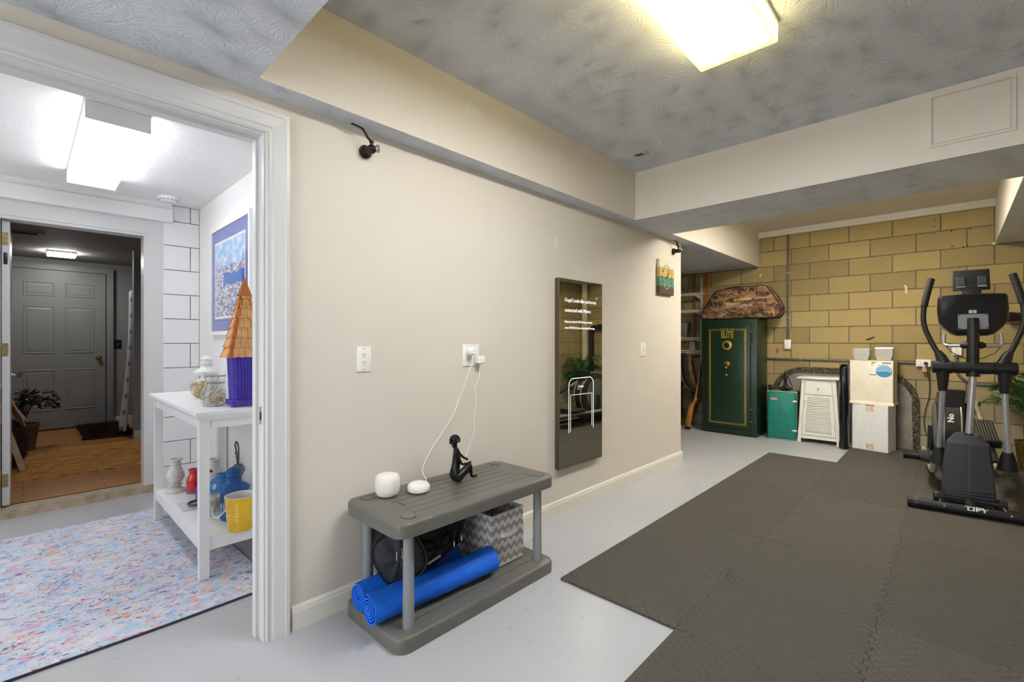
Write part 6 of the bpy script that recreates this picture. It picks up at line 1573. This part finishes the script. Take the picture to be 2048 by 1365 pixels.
# ---- lower shelf
ZS = 0.2125
mCHALK = M('chalky_white_paint', (228, 228, 226), 0.7, var=0.12, vs=24, dark=(200, 198, 194))
def baluster(cx, cy, label):
    t = thing('candle_holder', label, 'candle holder', (cx, cy, ZS))
    B().lathe([(0.0, 0.0), (0.058, 0.0), (0.060, 0.008), (0.054, 0.016), (0.036, 0.024), (0.026, 0.032), (0.036, 0.042), (0.038, 0.048), (0.026, 0.056), (0.034, 0.066), (0.050, 0.092), (0.049, 0.115), (0.036, 0.15), (0.027, 0.178), (0.034, 0.183), (0.028, 0.190), (0.030, 0.200), (0.040, 0.206), (0.040, 0.214), (0.026, 0.216), (0.024, 0.206), (0.0, 0.205)], (cx, cy, ZS), 28).obj('turned_stem', mCHALK, t, smooth=True)
baluster(0.690, 3.70, 'white turned wooden candle holder near the left end of the lower shelf')
baluster(0.865, 3.52, 'second white turned candle holder behind the table leg near the wall')
t = thing('vase', 'glossy red ceramic bottle vase on the lower shelf', 'vase', (0.775, 3.60, ZS))
B().lathe([(0.0, 0.0), (0.044, 0.0), (0.047, 0.008), (0.046, 0.08), (0.042, 0.098), (0.030, 0.118), (0.029, 0.130), (0.036, 0.146), (0.038, 0.150), (0.034, 0.150), (0.026, 0.132), (0.026, 0.10), (0.0, 0.08)], (0.775, 3.60, ZS), 28).obj('body', M('glossy_red_glaze', (206, 26, 40), 0.12, coat=0.6), t, smooth=True)
B().lathe([(0.0473, 0.002), (0.0475, 0.010), (0.0473, 0.014)], (0.775, 3.60, ZS), 28).obj('grey_foot', M('grey_glaze', (120, 112, 116), 0.4), t, smooth=True)
t = thing('tray', 'square white tile dish with an iron ring on the lower shelf', 'dish', (0.70, 3.30, ZS))
B().rbox(0.632, 0.768, 3.225, 3.395, ZS, ZS + 0.008, 0.003, 1).obj('tile', M('white_marble_tile', (226, 227, 228), 0.3, var=0.06, vs=20), t)
B().tube([(0.72 + 0.045 * math.cos(a), 3.275 + 0.045 * math.sin(a), ZS + 0.022) for a in [2 * math.pi * i / 22 for i in range(22)]], 0.008, 8, closed=True).obj('iron_ring', M('grey_iron', (92, 92, 94), 0.5, 0.6), t, smooth=True)
t = thing('vase', 'turquoise blue round glass vase on the lower shelf', 'vase', (0.855, 3.27, ZS))
B().lathe([(0.0, 0.002), (0.04, 0.0), (0.066, 0.016), (0.083, 0.05), (0.086, 0.082), (0.078, 0.118), (0.054, 0.146), (0.040, 0.156), (0.044, 0.168), (0.040, 0.168), (0.034, 0.155), (0.0, 0.15)], (0.855, 3.27, ZS), 32).obj('body', M('turquoise_glass', (10, 128, 196), 0.08, coat=0.8, trans=0.15), t, smooth=True)
t = thing('vase', 'deep cobalt blue bottle with black stopper behind the table leg', 'bottle', (0.772, 3.40, ZS))
B().lathe([(0.0, 0.0), (0.036, 0.0), (0.038, 0.06), (0.030, 0.085), (0.012, 0.105), (0.012, 0.125), (0.0, 0.125)], (0.772, 3.40, ZS), 24).obj('body', M('cobalt_glass', (30, 40, 190), 0.1, coat=0.6), t, smooth=True)
B().tube(spline([(0.772, 3.40, ZS + 0.12), (0.772, 3.40, ZS + 0.175), (0.785, 3.375, ZS + 0.185), (0.81, 3.345, ZS + 0.175)], 4), 0.008, 8).obj('pourer', M('black_bracket'), t, smooth=True)
# small stone animal
t = thing('figurine', 'small carved grey stone animal with dark patch on the shelf', 'figurine', (0.742, 3.075, ZS))
gs = M('grey_beige_stone', (206, 202, 192), 0.6, var=0.15, vs=30)
p = [(0, 0, 0.07, 0.036), (0.0, -0.03, 0.085, 0.034), (0.0, -0.06, 0.075, 0.026), (-0.01, -0.085, 0.055, 0.013), (-0.012, -0.092, 0.03, 0.010), (0.0, 0.035, 0.065, 0.032), (-0.025, -0.025, 0.04, 0.017), (-0.027, -0.025, 0.010, 0.015), (0.025, -0.025, 0.04, 0.017), (0.027, -0.025, 0.010, 0.015), (-0.022, 0.045, 0.04, 0.017), (-0.024, 0.045, 0.010, 0.015), (0.022, 0.045, 0.04, 0.017), (0.024, 0.045, 0.010, 0.015)]
b = skin(p, [(0, 1), (1, 2), (2, 3), (3, 4), (0, 5), (1, 6), (6, 7), (1, 8), (8, 9), (5, 10), (10, 11), (5, 12), (12, 13)], 2, (0.742, 3.075, ZS))
for v in b.v: v.z = max(v.z, ZS + 0.0006)
b.obj('body', gs, t, smooth=True, sharp=80)
B().ball((0.713, 3.06, ZS + 0.075), (0.008, 0.028, 0.026), 10, 8).obj('ear', M('dark_patch', (66, 60, 56), 0.7), t, smooth=True)
B().ball((0.722, 3.01, ZS + 0.09), 0.004, 8, 6).obj('eye', M('dark_hole'), t, smooth=True)
# wrought hanging bell on a hook
IR = M('grey_iron')
t = thing('hook_stand', 'curled wrought iron hook stand with a pewter sphere behind the blue lantern', 'ornament', (0.90, 3.14, ZS))
B().lathe([(0.0, 0.0), (0.045, 0.0), (0.045, 0.005), (0.006, 0.012)], (0.90, 3.14, ZS), 20).obj('foot', IR, t, smooth=True)
B().tube(spline([(0.90, 3.14, ZS + 0.005), (0.90, 3.145, ZS + 0.15), (0.895, 3.16, ZS + 0.30), (0.885, 3.15, ZS + 0.36), (0.88, 3.11, ZS + 0.385), (0.88, 3.075, ZS + 0.36), (0.88, 3.07, ZS + 0.30), (0.88, 3.075, ZS + 0.265)], 6), 0.0045, 8).obj('rod', IR, t, smooth=True)
B().tube([(0.89 + 0.0, 3.15 + 0.016 * math.cos(a), ZS + 0.30 + 0.016 * math.sin(a)) for a in [2 * math.pi * i / 14 for i in range(12)]], 0.0035, 6).obj('curl', IR, t, smooth=True)
B().lathe([(0.0, 0.0), (0.025, 0.006), (0.036, 0.025), (0.036, 0.045), (0.022, 0.066), (0.006, 0.072), (0.0, 0.075)], (0.88, 3.075, ZS + 0.19), 20).obj('pewter_sphere', M('mottled_pewter', (150, 146, 140), 0.3, 0.7, var=0.3, vs=40), t, smooth=True)
lantern((0.815, 2.925, ZS), 'weathered blue metal lantern with white wire handle on the lower shelf', M('weathered_blue_enamel', (44, 104, 166), 0.45, var=0.25, vs=30, dark=(28, 78, 140)), 'candle_lantern', 1.05, tilt=1)
t = thing('planter', 'yellow ribbed ceramic pot at the right end of the lower shelf', 'pot', (0.795, 2.728, ZS))
pr = [(0.0, 0.0), (0.060, 0.0), (0.064, 0.006)] + [(0.0655 + 0.0022 * (1 if i % 2 else 0) + 0.006 * i / 16, 0.05 + i * 0.0055) for i in range(17)] + [(0.074, 0.160), (0.078, 0.172)]
B().lathe(pr + [(0.0785, 0.176)], (0.795, 2.728, ZS), 32, caps=False).obj('outside', M('yellow_glaze', (236, 190, 40), 0.25, coat=0.3), t, smooth=True)
B().lathe([(0.0785, 0.176), (0.072, 0.178), (0.067, 0.165), (0.062, 0.03), (0.0, 0.028)], (0.795, 2.728, ZS), 32, caps=False).obj('inside', M('white_grey_glaze', (214, 212, 210), 0.4), t, smooth=True)

# framed picture on the passage wall
t = thing('framed_picture', 'framed print of a seaside town with wide blue mat', 'picture', (1.02, 3.74, 1.24))
PX = 1.03
py0, py1, pz0, pz1 = 3.28, 4.19, 1.245, 2.055
fw_ = 0.028; b = B().frame(py0, py1, pz0, pz1, fw_, PX - 0.028, PX - 0.001, 'x')
b.obj('frame', M('white_frame', (240, 240, 240), 0.4), t)
B().box(PX - 0.018, PX - 0.006, py0 + fw_, py1 - fw_, pz0 + fw_, pz1 - fw_).obj('blue_mat', M('periwinkle_mat', (118, 126, 190), 0.6), t)
B().box(PX - 0.0192, PX - 0.0178, py0 + 0.105, py1 - 0.105, pz0 + 0.118, pz1 - 0.118).obj('white_mat', M('white_paper'), t)
k = NT('seaside_town_print'); gp = k.node('ShaderNodeNewGeometry').outputs['Position']; x, y, z = k.xyz(gp)
zz = k.math('MULTIPLY_ADD', k.noise(gp, 11, 4, 0.7), 0.07, k.math('SUBTRACT', z, 0.035))
sky = k.mix(k.ramp(k.noise(k.scale(gp, (1, 3, 6)), 3, 4), [(0.45, (0, 0, 0)), (0.7, (255, 255, 255))]), lin((150, 192, 236)), lin((236, 240, 246)))
town = k.ramp(k.voro(k.scale(gp, (1, 1, 1.4)), 48, 'F1', 1), [(0.2, (110, 120, 170)), (0.4, (214, 216, 230)), (0.6, (190, 170, 170)), (0.8, (240, 240, 244))], 'CONSTANT')
c = k.mix(k.math('GREATER_THAN', zz, 1.745), town, sky)
sea = k.math('MULTIPLY', k.math('GREATER_THAN', zz, 1.60), k.math('LESS_THAN', zz, 1.685)); sea = k.math('MULTIPLY', sea, k.math('LESS_THAN', y, 3.86))
c = k.mix(sea, c, lin((44, 104, 190)))
k.base(c); k.set(Roughness=0.5)
B().box(PX - 0.0205, PX - 0.019, py0 + 0.122, py1 - 0.122, pz0 + 0.136, pz1 - 0.136).obj('print', k.m, t)
k = NT('picture_glass'); k.base((1, 1, 1, 1)); k.set(Roughness=0.0, IOR=1.45); k.b.inputs['Transmission Weight'].default_value = 1.0
k.b.inputs['Alpha'].default_value = 0.25
B().box(PX - 0.0245, PX - 0.0235, py0 + fw_, py1 - fw_, pz0 + fw_, pz1 - fw_).obj('glazing', k.m, t)

# ================================================================= entry beyond: doors, rug, plant
mGD = paint('grey_door_paint', (146, 147, 148), (140, 141, 142), 90, 0.03, 0.4)
def six_panel(t, x0, x1, y, z0, z1, mat, sgn=-1):
    B().box(x0, x1, y, y + 0.035, z0, z1).obj('slab', mat, t)
    w = x1 - x0; st_ = 0.115 * w / 0.9
    xs = [(x0 + st_, (x0 + x1) / 2 - st_ * 0.42), ((x0 + x1) / 2 + st_ * 0.42, x1 - st_)]
    H_ = z1 - z0
    for (fa, fb) in ((0.115, 0.375), (0.475, 0.775), (0.835, 0.925)):
        for (xa, xb) in xs:
            za, zb = z0 + H_ * fa, z0 + H_ * fb
            b = B(); q = 0.022
            def rect(e, yy): return [(xa + e, yy, za + e), (xb - e, yy, za + e), (xb - e, yy, zb - e), (xa + e, yy, zb - e)]
            R_ = [rect(0, y - 0.0005), rect(0.006, y - 0.006), rect(0.014, y - 0.006), rect(0.02, y + 0.002), rect(0.045, y - 0.004), rect(0.05, y - 0.004)]
            vs = [p for r_ in R_ for p in r_]; fs = [[j * 4 + i, j * 4 + (i + 1) % 4, (j + 1) * 4 + (i + 1) % 4, (j + 1) * 4 + i] for j in range(5) for i in range(4)] + [[20, 21, 22, 23]]
            b.add(vs, fs); b.obj('panel', mat, t, weld=False)
ED = 8.355
t = thing('door_3', None, None, (0.33, ED, EZ), kind='structure')
six_panel(t, -0.115, 0.775, ED, EZ + 0.015, EZ + 2.045, mGD)
b = B()
for (x0, x1, z0, z1) in ((0.785, 0.855, EZ, 2.11), (-0.20, -0.125, EZ, 2.11), (-0.20, 0.855, 2.11, 2.18)): b.box(x0, x1, ED - 0.012, 8.4, z0, z1)
b.obj('door_frame', mGD, t)
B().box(-0.125, 0.785, ED + 0.005, 8.40, EZ, 2.11).obj('dark_gap', M('dark_hole'), t)
kn = B().lathe([(0.0, 0.058), (0.016, 0.057), (0.026, 0.048), (0.027, 0.038), (0.018, 0.026), (0.012, 0.02), (0.012, 0.008), (0.030, 0.006), (0.033, 0.0)], n=24, mx=WALLF(0.705, 0.975, ED)).obj('knob', M('antique_brass', (150, 116, 62), 0.3, 0.9), t, smooth=True)
t = thing('light_switch', 'black switch plate on the grey wall beside the panelled door', 'switch', (0.905, 8.39, 1.09))
B().rbox(0.865, 0.945, 8.392, 8.3995, 1.095, 1.215, 0.003, 1).obj('cover_plate', M('black_plate', (18, 18, 18), 0.4), t)
B().box(0.902, 0.908, 8.382, 8.394, 1.147, 1.165).obj('toggle', M('grey_button'), t)
t = thing('ceiling_vent', 'metal vent in the dim entry ceiling near the open door', 'vent', (0.0, 6.5, 2.242))
B().rbox(-0.20, 0.16, 6.42, 6.60, 2.243, 2.2505, 0.002, 1).obj('frame', M('grey_vent_metal', (112, 112, 114), 0.5), t)
for i in range(5): B().box(-0.14, 0.10, 6.455 + i * 0.024, 6.467 + i * 0.024, 2.2415, 2.245).obj('slot', M('dark_hole'), t)
# open white door seen edge-on at the left
t = thing('door_4', None, None, (-0.08, 4.9, EZ), kind='structure')
B().rbox(-0.099, -0.061, 4.70, 5.46, EZ + 0.012, FZ - 0.025, 0.002, 1).obj('slab', mTRIM, t)
for z in (1.90, 1.14, 0.245):
    hg = B().box(-0.099, -0.068, 4.6985, 4.7005, z - 0.045, z + 0.045).obj('hinge_leaf', M('brass_hinge', (176, 158, 104), 0.4, 0.7, var=0.2, vs=40), t)
    for q in (-0.03, 0.0, 0.03): B().cyl((-0.078 - abs(q) * 0.1, 4.6985, z + q), (-0.078 - abs(q) * 0.1, 4.6970, z + q), 0.003, n=8).obj('screw', M('dark_steel_ring'), hg)
B().rbox(-0.090, -0.072, 4.694, 4.701, 1.725, 1.805, 0.006, 2).obj('latch', M('black_nickel', (52, 50, 56), 0.3, 0.6), t, smooth=True)
B().lathe([(0.0, 0.055), (0.018, 0.053), (0.027, 0.043), (0.02, 0.03), (0.011, 0.022), (0.011, 0.006), (0.03, 0.005), (0.03, 0)], n=22, mx=fr((-0.061, 5.40, 0.93), (0, 1, 0), (0, 0, 1))).obj('knob', mNICK, t, smooth=True)
# entry rug, fur mat
k = NT('orange_abstract_rug'); gp = k.coord()
n = k.noise(k.scale(gp, (2.2, 14, 1)), 2.2, 5, 0.65, 0.7)
c = k.ramp(n, [(0.32, (96, 60, 40)), (0.40, (196, 84, 34)), (0.47, (226, 156, 60)), (0.53, (206, 172, 96)), (0.60, (214, 96, 44)), (0.68, (150, 130, 90))])
dk = k.math('GREATER_THAN', k.noise(k.scale(gp, (1.6, 12, 1)), 4.5, 5, 0.75, 0.5), 0.565)
c = k.mix(k.math('MULTIPLY', dk, 0.85), c, lin((58, 44, 40)))
k.base(c); k.set(Roughness=0.95)
b = B(); b.prism([(-0.9, 5.62), (-0.5, 5.50), (0.5, 5.44), (1.4, 5.50), (1.5, 6.80), (-0.8, 6.82)], EZ + 0.0005, EZ + 0.009)
b.obj('entry_rug', k.m, label='orange and yellow streaked rug on the wooden entry floor', cat='rug')
def hair(nm, label, cat, pts_fn, n, mat, ln, seed, parent=None):
    rr = random.Random(seed); b = B()
    for i in range(n):
        p, nr = pts_fn(rr); p = Vector(p); nr = Vector(nr)
        d = (nr + Vector((rr.uniform(-0.8, 0.8), rr.uniform(-0.8, 0.8), rr.uniform(-0.4, 0.4)))).normalized() * ln * rr.uniform(0.6, 1.2)
        s = Vector((rr.uniform(-1, 1), rr.uniform(-1, 1), 0)) * 0.006
        b.add([p - s, p + s, p + d], [[0, 1, 2]])
    for v in b.v: v.z = max(v.z, EZ + 0.0105)
    return b
t = thing('fur_mat', 'shaggy dark brown fur mat before the panelled door', 'mat', (0.74, 7.7, EZ))
poly = [(0.46, 7.22), (0.62, 7.18), (0.90, 7.20), (0.93, 7.5), (0.98, 8.0), (0.94, 8.32), (0.6, 8.33), (0.55, 8.0), (0.50, 7.6)]
B().prism(poly, EZ + 0.0005, EZ + 0.02).obj('hide', M('dark_brown_hide', (56, 36, 28), 0.95), t)
fm = M('brown_fur', (92, 62, 48), 0.9, var=0.5, vs=8, dark=(44, 28, 24))
o = hair('f', '', '', lambda rr: ((0.48 + rr.random() * 0.46, 7.20 + rr.random() * 1.12, EZ + 0.018), (0, -0.3, 1)), 5000, fm, 0.05, 3).obj('fur', fm, t, weld=False); o['kind'] = 'stuff'
# shower curtain
k = NT('white_curtain_grey_squares'); gp = k.coord(); x, y, z = k.xyz(gp)
sq = k.math('MULTIPLY', k.math('LESS_THAN', k.math('FRACT', k.math('ADD', k.math('DIVIDE', z, 0.19), 10.0)), 0.26), k.math('LESS_THAN', k.math('FRACT', k.math('ADD', k.math('DIVIDE', y, 0.09), 10.0)), 0.55))
k.base(k.mix(sq, lin((206, 207, 208)), lin((132, 133, 136)))); k.set(Roughness=0.8)
def curt(u, v):
    z = EZ + 0.085 + v * 1.66
    fl = (1 - v) ** 2.2
    return (0.925 - 0.085 * fl - 0.035 + 0.02 * math.sin(u * 26) * (0.6 + fl) + u * 0.03, 7.02 + u * 0.42 + 0.0 * fl, z)
B().grid(curt, 48, 20).obj('shower_curtain', k.m, smooth=True, sharp=80, label='white curtain with grey squares hanging at the grey wall corner', cat='curtain', solid=0.002, weld=False)
# ladder stool with striped blanket, fur throw
mASH = M('pale_ash_wood', (214, 182, 146), 0.55, var=0.12, vs=12)
t = thing('folding_stool', 'pale wooden folding rack standing behind the open white door', 'rack', (-0.1, 5.95, EZ))
def bar(p0, p1, w, d, nm):
    p0 = Vector(p0); p1 = Vector(p1); z = (p1 - p0).normalized(); x = Vector((1, 0, 0)); x = (x - z * x.dot(z)).normalized(); y = z.cross(x)
    vs = [p + x * sx * w / 2 + y * sy * d / 2 for p in (p0, p1) for sx, sy in ((-1, -1), (1, -1), (1, 1), (-1, 1))]
    B().add(vs, [[3, 2, 1, 0], [4, 5, 6, 7], [0, 1, 5, 4], [1, 2, 6, 5], [2, 3, 7, 6], [3, 0, 4, 7]]).obj(nm, mASH, t)
bar((0.0, 5.90, EZ + 0.013), (-0.20, 5.98, EZ + 0.80), 0.042, 0.022, 'leg'); bar((-0.02, 6.42, EZ + 0.013), (-0.20, 6.36, EZ + 0.80), 0.042, 0.022, 'leg')
bar((-0.42, 5.90, EZ + 0.013), (-0.20, 6.00, EZ + 0.80), 0.042, 0.022, 'leg'); bar((-0.42, 6.42, EZ + 0.013), (-0.20, 6.38, EZ + 0.80), 0.042, 0.022, 'leg')
B().cyl((-0.20, 5.95, EZ + 0.79), (-0.20, 6.42, EZ + 0.79), 0.016, n=10).obj('top_rod', mASH, t, smooth=True)
B().cyl((-0.05, 5.92, EZ + 0.22), (-0.06, 6.40, EZ + 0.22), 0.012, n=10).obj('rung', mASH, t, smooth=True)
k = NT('pink_striped_blanket'); gp = k.coord(); x, y, z = k.xyz(gp)
f = k.math('FRACT', k.math('ADD', k.math('DIVIDE', y, 0.030), 20.0))
k.base(k.ramp(f, [(0.0, (206, 158, 140)), (0.42, (212, 168, 150)), (0.46, (236, 222, 206)), (0.62, (236, 222, 206)), (0.68, (120, 86, 80)), (0.78, (120, 86, 80)), (0.84, (222, 188, 170))], 'CONSTANT')); k.set(Roughness=0.95); k.bump(k.noise(gp, 120, 3), 0.5, 0.004)
def blank(u, v):
    # draped over the rod: both sides
    s = (v - 0.5) * 2
    h_ = 0.42 if s > 0 else 0.40
    x = -0.20 + (0.024 + 0.44 * abs(s) * h_ + 0.02 * math.sin(abs(s) * 3 + u * 4)) * (1 if s > 0 else -1) * min(1, abs(s) * 8)
    z = EZ + 0.812 - h_ * abs(s)
    return (x + 0.008 * math.sin(u * 20), 5.935 + u * 0.42 - 0.02 * abs(s), z)
B().grid(blank, 20, 30).obj('blanket', k.m, smooth=True, sharp=80, label='pink striped woven blanket draped over the wooden rack', cat='blanket', solid=0.006, weld=False)
t = thing('fur_throw', 'shaggy brown fur throw bunched under the striped blanket', 'throw', (-0.09, 6.15, EZ))
B().ball((-0.10, 6.14, EZ + 0.222), (0.13, 0.17, 0.2), 18, 12, 0.9).obj('cushion', M('dark_brown_hide'), t, smooth=True)
ff = M('grey_brown_fur', (110, 88, 82), 0.9, var=0.5, vs=14, dark=(58, 44, 42))
def sp(rr):
    d = Vector((rr.gauss(0, 1), rr.gauss(0, 1), rr.gauss(0, 1))).normalized()
    return (Vector((-0.10, 6.14, EZ + 0.22)) + Vector((d.x * 0.125, d.y * 0.165, d.z * 0.19)), d)
o = hair('g', '', '', sp, 4500, ff, 0.045, 9).obj('fur', ff, t, weld=False); o['kind'] = 'stuff'
# plant beyond
PP = Vector((0.0, 7.15, EZ))
t = thing('potted_plant', 'leafy dark plant in a square wooden pot near the panelled door', 'plant', PP)
b = B(); b.add([(PP.x - 0.09, PP.y - 0.09, EZ), (PP.x + 0.09, PP.y - 0.09, EZ), (PP.x + 0.09, PP.y + 0.09, EZ), (PP.x - 0.09, PP.y + 0.09, EZ)] + [(PP.x + sx * 0.12, PP.y + sy * 0.12, EZ + 0.24) for sx, sy in ((-1, -1), (1, -1), (1, 1), (-1, 1))], [[0, 3, 2, 1], [4, 5, 6, 7], [0, 1, 5, 4], [1, 2, 6, 5], [2, 3, 7, 6], [3, 0, 4, 7]])
b.obj('pot', M('brown_pot_wood', (120, 80, 40), 0.6, var=0.3, vs=8), t)
b = B().frame(PP.x - 0.13, PP.x + 0.13, PP.y - 0.13, PP.y + 0.13, 0.03, EZ + 0.242, EZ + 0.262, 'z')
b.obj('pot_rim', M('brown_pot_wood'), t)
mDL = M('dark_leaf', (30, 36, 32), 0.5, var=0.5, vs=12, dark=(22, 26, 22))
rr = random.Random(14)
for i in range(13):
    a = rr.uniform(-1.6, 1.6) if i < 9 else rr.uniform(0, 6.28)
    d = Vector((math.cos(a), math.sin(a), 0)); ln = rr.uniform(0.12, 0.30); hh = rr.uniform(0.20, 0.40)
    pts = spline([PP + Vector((0, 0, 0.22)), PP + d * ln * 0.25 + Vector((0, 0, 0.22 + hh * 0.75)), PP + d * ln * 0.7 + Vector((0, 0, 0.22 + hh)), PP + d * ln + Vector((0, 0, 0.22 + hh * 0.85))], 5)
    sb = B().tube(pts, 0.003, 5).obj('stem', mDL, t)
    for j in range(6, len(pts)):
        for sg in (-1, 1):
            tg = (pts[j] - pts[j - 1]).normalized(); sd = Vector((-tg.y, tg.x, 0)).normalized() * sg
            dv = (sd * rr.uniform(0.5, 1) + tg * 0.7 + Vector((0, 0, rr.uniform(-0.7, 0.6)))).normalized(); l_ = rr.uniform(0.055, 0.09)
            w = dv.cross(Vector((rr.uniform(-1, 1), rr.uniform(-1, 1), 1))).normalized() * 0.013
            p = pts[j]
            B().add([p, p + dv * l_ * 0.45 + w, p + dv * l_, p + dv * l_ * 0.45 - w], [[0, 1, 2, 3]]).obj('leaf', mDL, sb, weld=False)
